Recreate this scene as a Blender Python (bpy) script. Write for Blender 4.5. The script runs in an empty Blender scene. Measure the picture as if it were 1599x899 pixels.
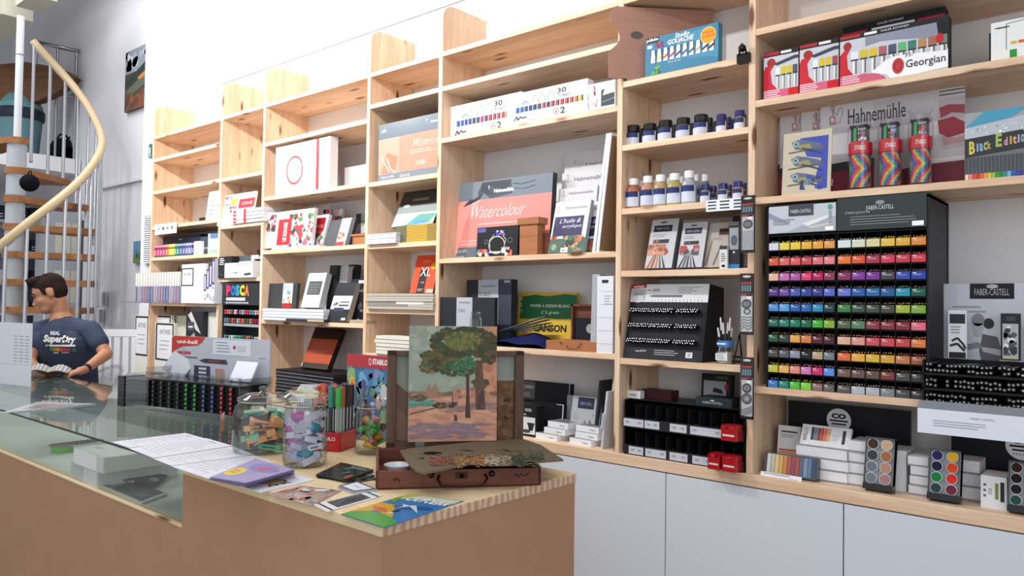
import bpy, math, random
import numpy as np
from mathutils import Matrix, Vector
random.seed(7)
S = bpy.context.scene
COL = S.collection
# ------------------------------------------------------------ camera
FPX = 1191.3                                   # focal length in pixels of the 1599 px wide frame
YAW, PIT, ROL = [math.radians(a) for a in (-40.558, 1.363, .812)]
cy, sy, cp, sp, cr, sr = math.cos(YAW), math.sin(YAW), math.cos(PIT), math.sin(PIT), math.cos(ROL), math.sin(ROL)
FW = np.array([sy*cp, cy*cp, sp]); R0 = np.array([cy, -sy, 0]); U0 = np.cross(R0, FW)
RT = cr*R0 + sr*U0; UP = -sr*R0 + cr*U0
CAM = np.array([0, 0, 1.40])
cam = bpy.data.cameras.new('camera'); camo = bpy.data.objects.new('camera', cam); COL.objects.link(camo)
cam.sensor_width = 36; cam.lens = 36*FPX/1599; cam.clip_start = .05; cam.clip_end = 60
camo.matrix_world = Matrix(((RT[0], UP[0], -FW[0], CAM[0]), (RT[1], UP[1], -FW[1], CAM[1]), (RT[2], UP[2], -FW[2], CAM[2]), (0, 0, 0, 1)))
S.camera = camo
# ------------------------------------------------------------ light and exposure
S.view_settings.view_transform = 'Standard'; S.view_settings.look = 'None'
S.view_settings.exposure = 0.0; S.view_settings.gamma = 1; S.view_settings.use_curve_mapping = False
S.cycles.use_denoising = True
S.cycles.max_bounces = 8; S.cycles.transparent_max_bounces = 24
S.cycles.caustics_reflective = False; S.cycles.caustics_refractive = False
W = bpy.data.worlds.new('world'); S.world = W; W.use_nodes = True
W.node_tree.nodes['Background'].inputs[0].default_value = (.93, .96, 1, 1)
W.node_tree.nodes['Background'].inputs[1].default_value = 0.8
def lamp(kind, loc, power, color=(1, 1, 1), size=.2, target=None, **kw):
    l = bpy.data.lights.new('lamp', kind); l.energy = power; l.color = color
    if kind == 'AREA':
        l.shape = 'RECTANGLE'; l.size = size; l.size_y = kw.get('sy', size)
    else: l.shadow_soft_size = size
    if kind == 'SPOT': l.spot_size = math.radians(kw.get('ang', 100)); l.spot_blend = .6
    o = bpy.data.objects.new('lamp', l); COL.objects.link(o); o.location = loc
    if target is not None: o.rotation_euler = (Vector(target)-Vector(loc)).to_track_quat('-Z', 'Y').to_euler()
    return o
for lx, pw in ((-5.3, 34), (-4.35, 34), (-3.4, 34), (-2.45, 30), (-1.2, 5)):      # the track of shelf lamps near the ceiling
    lamp('SPOT', (lx, 1.14, 2.95), pw*2.6, (1, .97, .92), .035, (lx-.05, 2.7, 2.3), ang=125)
lamp('AREA', (-1.6, .2, 3.9), 42, (.97, .98, 1), 4.5, (-1.6, .2, 0), sy=1.2)       # unseen overhead fill, added for overall brightness
lamp('AREA', (-7.2, .9, 4.9), 150, (.98, .98, 1), 3.0, (-6.5, .6, 0), sy=1.2)  # unseen fill added to brighten the grey stairwell wall
lamp('AREA', (2.6, -2.4, 2.0), 60, (.92, .96, 1), 3.0, (-2.0, 2.0, 1.0), sy=2.4)   # daylight fill added behind the camera, its window unseen
# ------------------------------------------------------------ pixel helpers: where a photo pixel lies on a real plane of the room
def ray(x, y): return FW + RT*(x-800)/FPX - UP*(y-449.5)/FPX
def onY(x, y, Y): d = ray(x, y); return CAM + d*(Y-CAM[1])/d[1]
def onX(x, y, X): d = ray(x, y); return CAM + d*(X-CAM[0])/d[0]
def onZ(x, y, Z): d = ray(x, y); return CAM + d*(Z-CAM[2])/d[2]
def pix(P):
    v = np.array(P, float)-CAM; z = v@FW
    return 800+FPX*(v@RT)/z, 449.5-FPX*(v@UP)/z
def XatY(px, Y, z):
    y = 300.
    for _ in range(6):
        X = onY(px, y, Y)[0]; y = pix((X, Y, z))[1]
    return X
def solve(fn, target, a, b):
    fa = fn(a)-target
    for _ in range(40):
        m = (a+b)/2; fm = fn(m)-target
        if (fm > 0) == (fa > 0): a, fa = m, fm
        else: b = m
    return (a+b)/2
# ------------------------------------------------------------ materials
def hexc(c):
    if isinstance(c, (tuple, list)): return tuple(c)[:3]
    c = c.lstrip('#')
    if len(c) == 3: c = ''.join(a*2 for a in c)
    r = [int(c[i:i+2], 16)/255 for i in (0, 2, 4)]
    return tuple(x/12.92 if x <= .04045 else ((x+.055)/1.055)**2.4 for x in r)
MAT = {}
def newmat(name):
    m = bpy.data.materials.new(name); m.use_nodes = True; MAT[name] = m
    nt = m.node_tree; return m, nt, nt.nodes, nt.links, nt.nodes['Principled BSDF']
def colmat(name, rough, metal=0, coat=0, spec=.5, bump=0):
    m, nt, N, L, P = newmat(name)
    a = N.new('ShaderNodeAttribute'); a.attribute_name = 'Col'
    n = N.new('ShaderNodeTexNoise'); n.inputs['Scale'].default_value = 35
    tc = N.new('ShaderNodeTexCoord'); L.new(tc.outputs['Object'], n.inputs['Vector'])
    hs = N.new('ShaderNodeHueSaturation'); mr = N.new('ShaderNodeMapRange')
    mr.inputs[3].default_value = .96; mr.inputs[4].default_value = 1.04
    L.new(n.outputs['Fac'], mr.inputs[0]); L.new(mr.outputs[0], hs.inputs['Value']); L.new(a.outputs['Color'], hs.inputs['Color'])
    L.new(hs.outputs[0], P.inputs['Base Color'])
    P.inputs['Roughness'].default_value = rough; P.inputs['Metallic'].default_value = metal
    P.inputs['Coat Weight'].default_value = coat; P.inputs['Specular IOR Level'].default_value = spec
    if bump:
        b = N.new('ShaderNodeBump'); b.inputs['Strength'].default_value = bump; b.inputs['Distance'].default_value = .004
        n2 = N.new('ShaderNodeTexNoise'); n2.inputs['Scale'].default_value = 60; L.new(tc.outputs['Object'], n2.inputs['Vector'])
        L.new(n2.outputs['Fac'], b.inputs['Height']); L.new(b.outputs[0], P.inputs['Normal'])
colmat('print', .55, spec=.3); colmat('matte', .85, spec=.15); colmat('gloss', .18, spec=.5); colmat('metal', .3, metal=1)
colmat('cloth', .95, spec=.05, bump=.5); colmat('skin', .5, spec=.35); colmat('satin', .42, spec=.22)
def pine(name, axis, c1, c2, knot=(.16, .055, .02), rough=.5, dens=1.0):
    m, nt, N, L, P = newmat(name)
    tc = N.new('ShaderNodeTexCoord'); mp = N.new('ShaderNodeMapping'); L.new(tc.outputs['Object'], mp.inputs[0])
    sc = [9., 9., 9.]; sc[axis] = .7; mp.inputs['Scale'].default_value = sc
    n = N.new('ShaderNodeTexNoise'); n.inputs['Scale'].default_value = 2.2; n.inputs['Detail'].default_value = 5; n.inputs['Distortion'].default_value = .8
    L.new(mp.outputs[0], n.inputs['Vector'])
    n2 = N.new('ShaderNodeTexNoise'); n2.inputs['Scale'].default_value = 14; n2.inputs['Detail'].default_value = 3; L.new(mp.outputs[0], n2.inputs['Vector'])
    cr_ = N.new('ShaderNodeValToRGB'); cr_.color_ramp.elements[0].position = .35; cr_.color_ramp.elements[1].position = .68
    cr_.color_ramp.elements[0].color = (*c2, 1); cr_.color_ramp.elements[1].color = (*c1, 1)
    mx = N.new('ShaderNodeMix'); mx.data_type = 'FLOAT'; mx.inputs[0].default_value = .35
    L.new(n.outputs['Fac'], mx.inputs[2]); L.new(n2.outputs['Fac'], mx.inputs[3]); L.new(mx.outputs[0], cr_.inputs[0])
    mp2 = N.new('ShaderNodeMapping'); L.new(tc.outputs['Object'], mp2.inputs[0])
    s2 = [15., 15., 15.]; s2[axis] = 4.0; mp2.inputs['Scale'].default_value = s2
    v = N.new('ShaderNodeTexVoronoi'); v.inputs['Scale'].default_value = .95*dens; v.inputs['Randomness'].default_value = 1; L.new(mp2.outputs[0], v.inputs['Vector'])
    r2 = N.new('ShaderNodeValToRGB'); r2.color_ramp.elements[0].position = .10; r2.color_ramp.elements[1].position = .2
    r2.color_ramp.elements[0].color = (1, 1, 1, 1); r2.color_ramp.elements[1].color = (0, 0, 0, 1)
    L.new(v.outputs['Distance'], r2.inputs[0])
    m2 = N.new('ShaderNodeMix'); m2.data_type = 'RGBA'; L.new(r2.outputs[0], m2.inputs[0]); L.new(cr_.outputs[0], m2.inputs[6]); m2.inputs[7].default_value = (*knot, 1)
    L.new(m2.outputs[2], P.inputs['Base Color']); P.inputs['Roughness'].default_value = rough; P.inputs['Specular IOR Level'].default_value = .3
pine('pine_x', 0, hexc('#efd6b9'), hexc('#d8b191')); pine('pine_z', 2, hexc('#ecd3b7'), hexc('#d4ad8d')); pine('pine_y', 1, hexc('#f2dcb4'), hexc('#dcb98a'))
pine('worktop', 0, hexc('#efd9b3'), hexc('#dfc193'), dens=.8)
pine('brown_wood', 0, hexc('#7d4a36'), hexc('#5c3227'), dens=.3); pine('orange_wood', 0, hexc('#b87a52'), hexc('#96603c'), dens=.2)
pine('stair_oak', 0, hexc('#b07a4c'), hexc('#8f5f3a'), dens=.2); pine('old_wood', 2, hexc('#6e5140'), hexc('#46332a'), dens=.4)
pine('shaded_oak', 0, hexc('#6e4a2c'), hexc('#54361f'), dens=.2)  # oak colour darkened to carry the shade on the curved panel
pine('plywood', 0, hexc('#b48a78'), hexc('#a5796a'), dens=.15)
def plain(name, col, rough=.8, noise=.03, scale=3, spec=.3, bump=0):
    m, nt, N, L, P = newmat(name)
    tc = N.new('ShaderNodeTexCoord'); n = N.new('ShaderNodeTexNoise'); n.inputs['Scale'].default_value = scale; n.inputs['Detail'].default_value = 6
    L.new(tc.outputs['Object'], n.inputs['Vector'])
    mx = N.new('ShaderNodeMix'); mx.data_type = 'RGBA'; c = hexc(col)
    mx.inputs[6].default_value = (*[x*(1-noise*2) for x in c], 1); mx.inputs[7].default_value = (*[min(1, x*(1+noise*2)) for x in c], 1)
    L.new(n.outputs['Fac'], mx.inputs[0]); L.new(mx.outputs[2], P.inputs['Base Color']); P.inputs['Roughness'].default_value = rough; P.inputs['Specular IOR Level'].default_value = spec
    if bump:
        b = N.new('ShaderNodeBump'); b.inputs['Strength'].default_value = bump; b.inputs['Distance'].default_value = .002; L.new(n.outputs['Fac'], b.inputs['Height']); L.new(b.outputs[0], P.inputs['Normal'])
plain('wall_white', '#e9e8ea', .9, .01, 2, bump=.1); plain('wall_grey', '#d9d9df', .9, .02, 1.5); plain('cabinet_white', '#d4d9e1', .45, .005)
plain('mdf', '#ad8568', .75, .05, 9, bump=.2); plain('concrete', '#8b8985', .6, .05); plain('ceiling_white', '#e6e6e6', .9); plain('cream', '#b5b3a2', .8)
plain('fibre', '#c9c5b8', .8, .04, 14)
def glassmat(name, tint, rough=.02, ior=1.5, base=.0, maxr=1, edge=None):
    m, nt, N, L, P = newmat(name); N.remove(P)
    out = [x for x in N if x.type == 'OUTPUT_MATERIAL'][0]
    t = N.new('ShaderNodeBsdfTransparent'); t.inputs[0].default_value = (*tint, 1)
    if edge:                                     # thicker glass path at grazing angles
        lw = N.new('ShaderNodeLayerWeight'); lw.inputs[0].default_value = .35; mc = N.new('ShaderNodeMix'); mc.data_type = 'RGBA'
        mc.inputs[6].default_value = (*tint, 1); mc.inputs[7].default_value = (*edge, 1); L.new(lw.outputs['Facing'], mc.inputs[0]); L.new(mc.outputs[2], t.inputs[0])
    g = N.new('ShaderNodeBsdfGlossy'); g.inputs['Roughness'].default_value = rough
    f = N.new('ShaderNodeFresnel'); ge = N.new('ShaderNodeNewGeometry'); ri = N.new('ShaderNodeMapRange')
    ri.inputs[3].default_value = ior; ri.inputs[4].default_value = 1/ior; L.new(ge.outputs['Backfacing'], ri.inputs[0]); L.new(ri.outputs[0], f.inputs[0])
    mr = N.new('ShaderNodeMapRange'); mr.inputs[3].default_value = base; mr.inputs[4].default_value = maxr
    mx = N.new('ShaderNodeMixShader'); L.new(f.outputs[0], mr.inputs[0]); L.new(mr.outputs[0], mx.inputs[0]); L.new(t.outputs[0], mx.inputs[1]); L.new(g.outputs[0], mx.inputs[2]); L.new(mx.outputs[0], out.inputs[0])
glassmat('glass', (.96, .98, .97), base=.07, edge=(.5, .57, .53)); glassmat('counter_glass', (.93, .965, .945)); glassmat('film', (.96, .96, .97), .12, 1.4, .03); glassmat('acrylic', (.86, .87, .88), .08, 1.45, .05)
m, nt, N, L, P = newmat('end_grain')
tc = N.new('ShaderNodeTexCoord'); wv = N.new('ShaderNodeTexWave'); wv.bands_direction = 'Y'; wv.inputs['Scale'].default_value = 14; wv.inputs['Distortion'].default_value = 5; wv.inputs['Detail'].default_value = 2; L.new(tc.outputs['Object'], wv.inputs['Vector'])
rp = N.new('ShaderNodeValToRGB'); rp.color_ramp.elements[0].color = (*hexc('#b98f78'), 1); rp.color_ramp.elements[1].color = (*hexc('#ddbfa4'), 1); L.new(wv.outputs['Fac'], rp.inputs[0]); L.new(rp.outputs[0], P.inputs['Base Color']); P.inputs['Roughness'].default_value = .7
m, nt, N, L, P = newmat('glass_edge'); P.inputs['Base Color'].default_value = (*hexc('#1e3b33'), 1); P.inputs['Roughness'].default_value = .15
# ------------------------------------------------------------ mesh builder
_tc = {}
def text_mesh(s, shear=0.0, bold=0.0):
    k = (s, shear, bold)
    if k in _tc: return _tc[k]
    c = bpy.data.curves.new('t', 'FONT'); c.body = s; c.shear = shear; c.offset = bold; c.resolution_u = 2
    o = bpy.data.objects.new('t', c); me = bpy.data.meshes.new_from_object(o)
    vs = np.array([v.co[:2] for v in me.vertices]) if len(me.vertices) else np.zeros((1, 2)); fs = [tuple(p.vertices) for p in me.polygons]
    lo, hi = vs.min(0), vs.max(0); vs = (vs-lo)/np.maximum(hi-lo, 1e-6)
    bpy.data.objects.remove(o); bpy.data.curves.remove(c); bpy.data.meshes.remove(me)
    _tc[k] = (vs, fs, float((hi-lo)[0]/max((hi-lo)[1], 1e-6))); return _tc[k]
class M:
    def __init__(s, mat='print'):
        s.v = []; s.f = []; s.c = []; s.m = []; s.keys = []; s.mat = mat; s.T = None; s.sm = []; s.smooth = False
    def add(s, vs, fs, col, mat=None):
        mat = mat or s.mat
        if mat not in s.keys: s.keys.append(mat)
        b = len(s.v)
        if s.T is not None: vs = [tuple(s.T @ Vector(p)) for p in vs]
        s.v += [tuple(map(float, p)) for p in vs]; col = hexc(col); k = s.keys.index(mat)
        for f in fs:
            s.f.append(tuple(b+i for i in f)); s.c.append(col); s.m.append(k); s.sm.append(s.smooth)
        return s
    def box(s, x0, x1, y0, y1, z0, z1, col='#fff', mat=None):
        v = [(x0, y0, z0), (x1, y0, z0), (x1, y1, z0), (x0, y1, z0), (x0, y0, z1), (x1, y0, z1), (x1, y1, z1), (x0, y1, z1)]
        return s.add(v, [(0, 3, 2, 1), (4, 5, 6, 7), (0, 1, 5, 4), (1, 2, 6, 5), (2, 3, 7, 6), (3, 0, 4, 7)], col, mat)
    def cyl(s, p0, p1, r0, r1=None, col='#fff', n=16, mat=None, caps=True, capcol=None):
        r1 = r0 if r1 is None else r1; p0 = Vector(p0); p1 = Vector(p1); d = (p1-p0).normalized()
        a = d.orthogonal().normalized(); b = d.cross(a); v = []
        for p, r in ((p0, r0), (p1, r1)):
            v += [tuple(p+(a*math.cos(2*math.pi*i/n)+b*math.sin(2*math.pi*i/n))*r) for i in range(n)]
        sm = s.smooth; s.smooth = n > 7
        s.add(v, [(i, (i+1) % n, n+(i+1) % n, n+i) for i in range(n)], col, mat); s.smooth = sm
        if caps: s.add(v[:n], [tuple(range(n))[::-1]], capcol or col, mat); s.add(v[n:], [tuple(range(n))], capcol or col, mat)
        return s
    def lathe(s, prof, col='#fff', n=24, at=(0, 0, 0), mat=None, cols=None):
        v = []
        for r, z in prof: v += [(at[0]+r*math.cos(2*math.pi*i/n), at[1]+r*math.sin(2*math.pi*i/n), at[2]+z) for i in range(n)]
        sm = s.smooth; s.smooth = True
        for k in range(len(prof)-1):
            q = v[k*n:(k+2)*n]; s.add(q, [(i, (i+1) % n, n+(i+1) % n, n+i) for i in range(n)], cols[k] if cols else col, mat)
        s.smooth = sm; return s
    def tube(s, pts, r, col='#fff', n=8, mat=None, r1=None):
        pts = [Vector(p) for p in pts]; v = []; up = None; N_ = len(pts)
        for i, p in enumerate(pts):
            d = (pts[min(i+1, N_-1)]-pts[max(i-1, 0)]).normalized()
            if up is None: up = d.orthogonal().normalized()
            a = (up-d*up.dot(d)); a = a.normalized() if a.length > 1e-4 else d.orthogonal().normalized(); up = a; b = d.cross(a); rr = r if r1 is None else r+(r1-r)*i/(N_-1)
            v += [tuple(p+(a*math.cos(2*math.pi*j/n)+b*math.sin(2*math.pi*j/n))*rr) for j in range(n)]
        f = [(i*n+j, i*n+(j+1) % n, (i+1)*n+(j+1) % n, (i+1)*n+j) for i in range(N_-1) for j in range(n)]
        f += [tuple(range(n))[::-1], tuple((N_-1)*n+j for j in range(n))]
        sm = s.smooth; s.smooth = True; s.add(v, f, col, mat); s.smooth = sm; return s
    def prism(s, pts, y0, y1, col='#fff', mat=None, axis='y', edge=None):
        n = len(pts)
        def q(p, h): return (p[0], h, p[1]) if axis == 'y' else ((p[0], p[1], h) if axis == 'z' else (h, p[0], p[1]))
        v = [q(p, y0) for p in pts]+[q(p, y1) for p in pts]
        s.add(v, [tuple(range(n)), tuple(range(2*n-1, n-1, -1))], col, mat)
        return s.add(v, [(i, n+i, n+(i+1) % n, (i+1) % n) for i in range(n)], edge or col, mat)
    def ball(s, c, r, col, n=10, mat=None, sq=(1, 1, 1)):
        v = [(c[0], c[1], c[2]-r*sq[2])]; 
        for k in range(1, n//2):
            t = -math.pi/2+math.pi*k/(n//2)
            v += [(c[0]+r*sq[0]*math.cos(t)*math.cos(2*math.pi*i/n), c[1]+r*sq[1]*math.cos(t)*math.sin(2*math.pi*i/n), c[2]+r*sq[2]*math.sin(t)) for i in range(n)]
        v.append((c[0], c[1], c[2]+r*sq[2])); K = n//2-1; f = []
        for i in range(n):
            j = (i+1) % n; f.append((0, 1+j, 1+i)); f.append((len(v)-1, 1+(K-1)*n+i, 1+(K-1)*n+j))
            for k in range(K-1): f.append((1+k*n+i, 1+k*n+j, 1+(k+1)*n+j, 1+(k+1)*n+i))
        sm = s.smooth; s.smooth = True; s.add(v, f, col, mat); s.smooth = sm; return s
    # flat printing on a face: origin, axes, size; coordinates 0..1 over the face
    def face(s, o, u, v, w, h):
        s.fo = Vector(o); s.fu = Vector(u).normalized(); s.fv = Vector(v).normalized(); s.fn = s.fu.cross(s.fv); s.fw = w; s.fh = h; s.ly = 0; return s
    def P(s, x, y, l): return tuple(s.fo+s.fu*x*s.fw+s.fv*y*s.fh+s.fn*(.0004*(l+1)))
    def pl(s, pts, col, l=0, mat=None): return s.add([s.P(x, y, l) for x, y in pts], [tuple(range(len(pts)))], col, mat)
    def rect(s, x0, y0, x1, y1, col, l=0, mat=None): return s.pl([(x0, y0), (x1, y0), (x1, y1), (x0, y1)], col, l, mat)
    def ell(s, x, y, rx, ry, col, l=1, n=18, mat=None): return s.pl([(x+rx*math.cos(2*math.pi*i/n), y+ry*math.sin(2*math.pi*i/n)) for i in range(n)], col, l, mat)
    def ring(s, x, y, rx, ry, t, col, l=1, n=28):
        o = [(x+rx*math.cos(2*math.pi*i/n), y+ry*math.sin(2*math.pi*i/n)) for i in range(n)]; q = [(x+rx*t*math.cos(2*math.pi*i/n), y+ry*t*math.sin(2*math.pi*i/n)) for i in range(n)]
        return s.add([s.P(a, b, l) for a, b in o+q], [(i, (i+1) % n, n+(i+1) % n, n+i) for i in range(n)], col)
    def txt(s, t, x0, y0, x1, y1, col, l=2, sh=0, bold=0, rot=0):
        vs, fs, _ = text_mesh(t, sh, bold)
        if rot: pts = [s.P(x1-(x1-x0)*b, y0+(y1-y0)*a, l) for a, b in vs]
        else: pts = [s.P(x0+(x1-x0)*a, y0+(y1-y0)*b, l) for a, b in vs]
        return s.add(pts, fs, col)
    def line(s, pts, w, col, l=2):
        asp = s.fw/s.fh
        for (x0, y0), (x1, y1) in zip(pts, pts[1:]):
            dx, dy = (x1-x0)*asp, (y1-y0); d = math.hypot(dx, dy) or 1; nx, ny = -dy/d*w/asp/2, dx/d*w/2
            s.pl([(x0-nx, y0-ny), (x1-nx, y1-ny), (x1+nx, y1+ny), (x0+nx, y0+ny)], col, l)
        return s
    def lines(s, x0, y0, x1, y1, n, col, l=2, fill=.45, rag=.3):
        for i in range(n):
            yy = y1-(y1-y0)*(i+.5)/n; hh = (y1-y0)/n*fill/2; s.rect(x0, yy-hh, x1-(x1-x0)*random.random()*rag, yy+hh, col, l)
        return s
    def blobs(s, x0, y0, x1, y1, n, cols, r=.08, l=1):
        for i in range(n):
            x = x0+(x1-x0)*random.random(); y = y0+(y1-y0)*random.random(); q = r*(.5+random.random()); k = 8
            a = s.fh/s.fw
            pts = [(min(x1, max(x0, x+q*a*(.7+.6*random.random())*math.cos(2*math.pi*j/k))), min(y1, max(y0, y+q*(.7+.6*random.random())*math.sin(2*math.pi*j/k)))) for j in range(k)]
            s.pl(pts, random.choice(cols), l+i % 4*.3)
        return s
    def mesh(s, name):
        me = bpy.data.meshes.new(name); me.from_pydata(s.v, [], s.f)
        for k in s.keys: me.materials.append(MAT[k])
        me.polygons.foreach_set('material_index', s.m); me.polygons.foreach_set('use_smooth', s.sm)
        at = me.color_attributes.new('Col', 'FLOAT_COLOR', 'CORNER')
        buf = np.ones((len(me.loops), 4), np.float32); i = 0
        for p, c in zip(s.f, s.c): buf[i:i+len(p), :3] = c; i += len(p)
        at.data.foreach_set('color', buf.ravel()); me.update(); return me
    def build(s, name, parent=None, loc=(0, 0, 0), rot=(0, 0, 0), label=None, cat=None, group=None, kind=None, bevel=0):
        o = bpy.data.objects.new(name, s.mesh(name)); COL.objects.link(o); o.location = loc; o.rotation_euler = rot
        if parent: o.parent = parent
        if bevel:
            b = o.modifiers.new('bevel', 'BEVEL'); b.width = bevel; b.segments = 2; b.limit_method = 'ANGLE'
        return tag(o, label, cat, group, kind)
def tag(o, label=None, cat=None, group=None, kind=None):
    for k, v in (('label', label), ('category', cat), ('group', group), ('kind', kind)):
        if v: o[k] = v
    return o
def empty(name, label, cat, loc=(0, 0, 0), rz=0, group=None, rot=None):
    o = bpy.data.objects.new(name, None); COL.objects.link(o); o.location = loc; o.rotation_euler = rot or (0, 0, rz); o.empty_display_size = .05
    return tag(o, label, cat, group)
def copy_thing(r, loc, rot=None, label=None, group=None):
    def rec(o, par):
        c = o.copy(); COL.objects.link(c); c.parent = par
        for ch in [q for q in bpy.data.objects if q.parent == o and q != c]: rec(ch, c)
        return c
    c = rec(r, r.parent); c.location = loc
    if rot: c.rotation_euler = rot
    return tag(c, label, None, group)
# ------------------------------------------------------------ the room
def struct(name, m, **k): return m.build(name, kind='structure', **k)
YF, YB = 2.40, 2.69                       # front of the shelf boards, wall behind them
struct('floor', M('concrete').box(-11, 3, -3.5, 4, -.1, 0)); struct('ceiling', M('ceiling_white').box(-11, 3, -3.5, 4, 5.1, 5.2))
struct('wall_back', M('wall_white').box(-5.94, 3, YB, YB+.12, 0, 5.1))
struct('wall_pillar', M('wall_grey').box(-6.21, -5.94, YB-.0, 3.2, 0, 5.1))
wl = M('wall_grey').box(-11, -6.21, 3.12, 3.22, 0, 5.1)
struct('wall_stairwell', wl); struct('wall_left', M('wall_grey').box(-11.1, -11, -3.5, 3.2, 0, 5.1))
# a thin ledge line on the white wall above the shelves and a lighter dado on the stairwell wall
struct('trim_1', M('concrete').box(-5.0, -2.5, YB-.006, YB, 2.915, 2.921))
a = onY(160, 290, 3.1); struct('trim_2', M('wall_grey').box(-8.2, -6.22, 3.09, 3.12, a[2]-.03, a[2]))
# ------------------------------------------------------------ shelving along the wall
T = .022
XP = [-5.381, -4.448, -3.961, -3.012, -2.5, -1.538, -1.028, .35]   # centres of the upright panels
LEDGE = .866                               # top of the long bottom board
BAYS = [(2.530, 2.370, 2.143, 1.895, 1.680, 1.368), (2.530, 2.142, 1.848, 1.524), (2.530, 2.301, 1.986, 1.677, 1.280), (2.530, 2.370, 1.980, 1.671, 1.355, 1.137),
        (2.530, 2.370, 2.133, 1.588, 1.207), (2.530, 2.217, 1.980, 1.744, 1.514, 1.193), (2.56, 2.299, 2.062, 1.743, 1.130)]   # undersides of the shelves
shelving = empty('shelving_unit', 'tall pine wall shelving with rounded upright panels running along the white wall', 'shelving', (-2.5, YF, 0))
def kid(mm, name, par=None, **k):
    o = mm.build(name, par or shelving, **k); o.matrix_parent_inverse = Matrix.Translation((2.5, -YF, 0)); return o
for i, x in enumerate(XP):
    zt = 2.777; r = .07; mm = M('pine_z')
    pts = [(YF, LEDGE), (YF, zt-r)]+[(YF+r-r*math.cos(t), zt-r+r*math.sin(t)) for t in [k*math.pi/12 for k in range(1, 7)]]+[(YB, zt), (YB, LEDGE)]
    mm.prism([(p[0], p[1]) for p in pts], x-T/2, x+T/2, '#fff', axis='x'); kid(mm, 'upright_panel', bevel=.0015)
for b, zs in enumerate(BAYS):
    for z in zs:
        kid(M('pine_x').box(XP[b]+T/2, XP[b+1]-T/2, YF+.001, YB-.001, z, z+T), 'shelf', bevel=.0012)
kid(M('metal').box(-5.76, XP[0]-T/2, YF-.03, YB-.001, 1.386, 1.390, '#b5b8bc'), 'support_plate')
ledge = M('pine_x').box(-5.80, .4, YF-.004, YB-.001, .826, LEDGE).build('bottom_board', shelving, bevel=.002); ledge.matrix_parent_inverse = Matrix.Translation((2.5, -YF, 0))
# ------------------------------------------------------------ base cabinets
xc = [-5.80, -5.51, -4.913, -4.316, -3.72, -3.123, -2.524, -1.927, -1.331, -.734, -.138, .40]
for i in range(len(xc)-1):
    x0, x1 = xc[i], xc[i+1]; pos = {7: 'behind the end of the counter', 8: 'right of the counter end, below the black tiered organiser', 9: 'at the right, below the row of round-pan palettes', 10: 'at the far right edge'}.get(i, 'hidden behind the counter')
    e = empty('base_cabinet', 'flat white handleless base cabinet '+pos, 'cabinet', ((x0+x1)/2, YF, 0), group='white base cabinets under the shelving')
    w = (x1-x0)/2
    M('cabinet_white').box(-w+.001, w-.001, .02, .285, .0, .825).build('body', e)
    M('cabinet_white').box(-w+.002, w-.002, -.002, .018, .02, .822).build('door', e, bevel=.0015)
# ------------------------------------------------------------ counter
YC0, YC1 = 1.021, 1.70; ZC = .95; XE = -1.214; XW = -2.062; ZL = .784; XL = -6.2
ctr = empty('shop_counter', 'brown fibreboard counter with a pine top and a glass display case', 'counter', (-2.5, 1.35, 0))
def ck(mm, name, **k):
    o = mm.build(name, ctr, **k); o.matrix_parent_inverse = Matrix.Translation((2.5, -1.35, 0)); return o
wt = M('worktop').box(XW, XE, YC0, YC1, ZC-.026, ZC); wt.keys.append('end_grain'); wt.m[3] = 1
ck(wt, 'wood_top', bevel=.004)
ck(M('mdf').box(XW, XE-.004, YC0+.003, YC1-.003, .0, ZC-.026), 'tall_body')
ck(M('mdf').box(XL, XW, YC0+.003, YC1-.003, .0, ZL-.006), 'low_body')
ck(M('worktop').box(XL, XW, YC0+.001, YC0+.03, ZL-.008, ZL), 'front_strip', bevel=.002)
ck(M('print').box(XL, XW-.001, YC0+.03, YC1-.01, ZL-.006, ZL-.002, '#c8cfc8'), 'display_floor')
ck(M('counter_glass').box(XL, XW-.002, YC0+.012, YC0+.018, ZL, ZC-.011), 'front_pane')
g = M('counter_glass').box(XL, XW-.001, YC0+.004, YC1, ZC-.008, ZC-.0005)
for k, f in enumerate(g.f): 
    if k != 0 and k != 1: pass
g.keys.append('glass_edge')
for k in (2, 3, 4, 5): g.m[k] = 1
ck(g, 'glass_top')
ck(M('print').box(XL, XW-.002, YC1-.012, YC1-.004, ZL, ZC-.009, '#b8bab4'), 'back_board')
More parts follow.
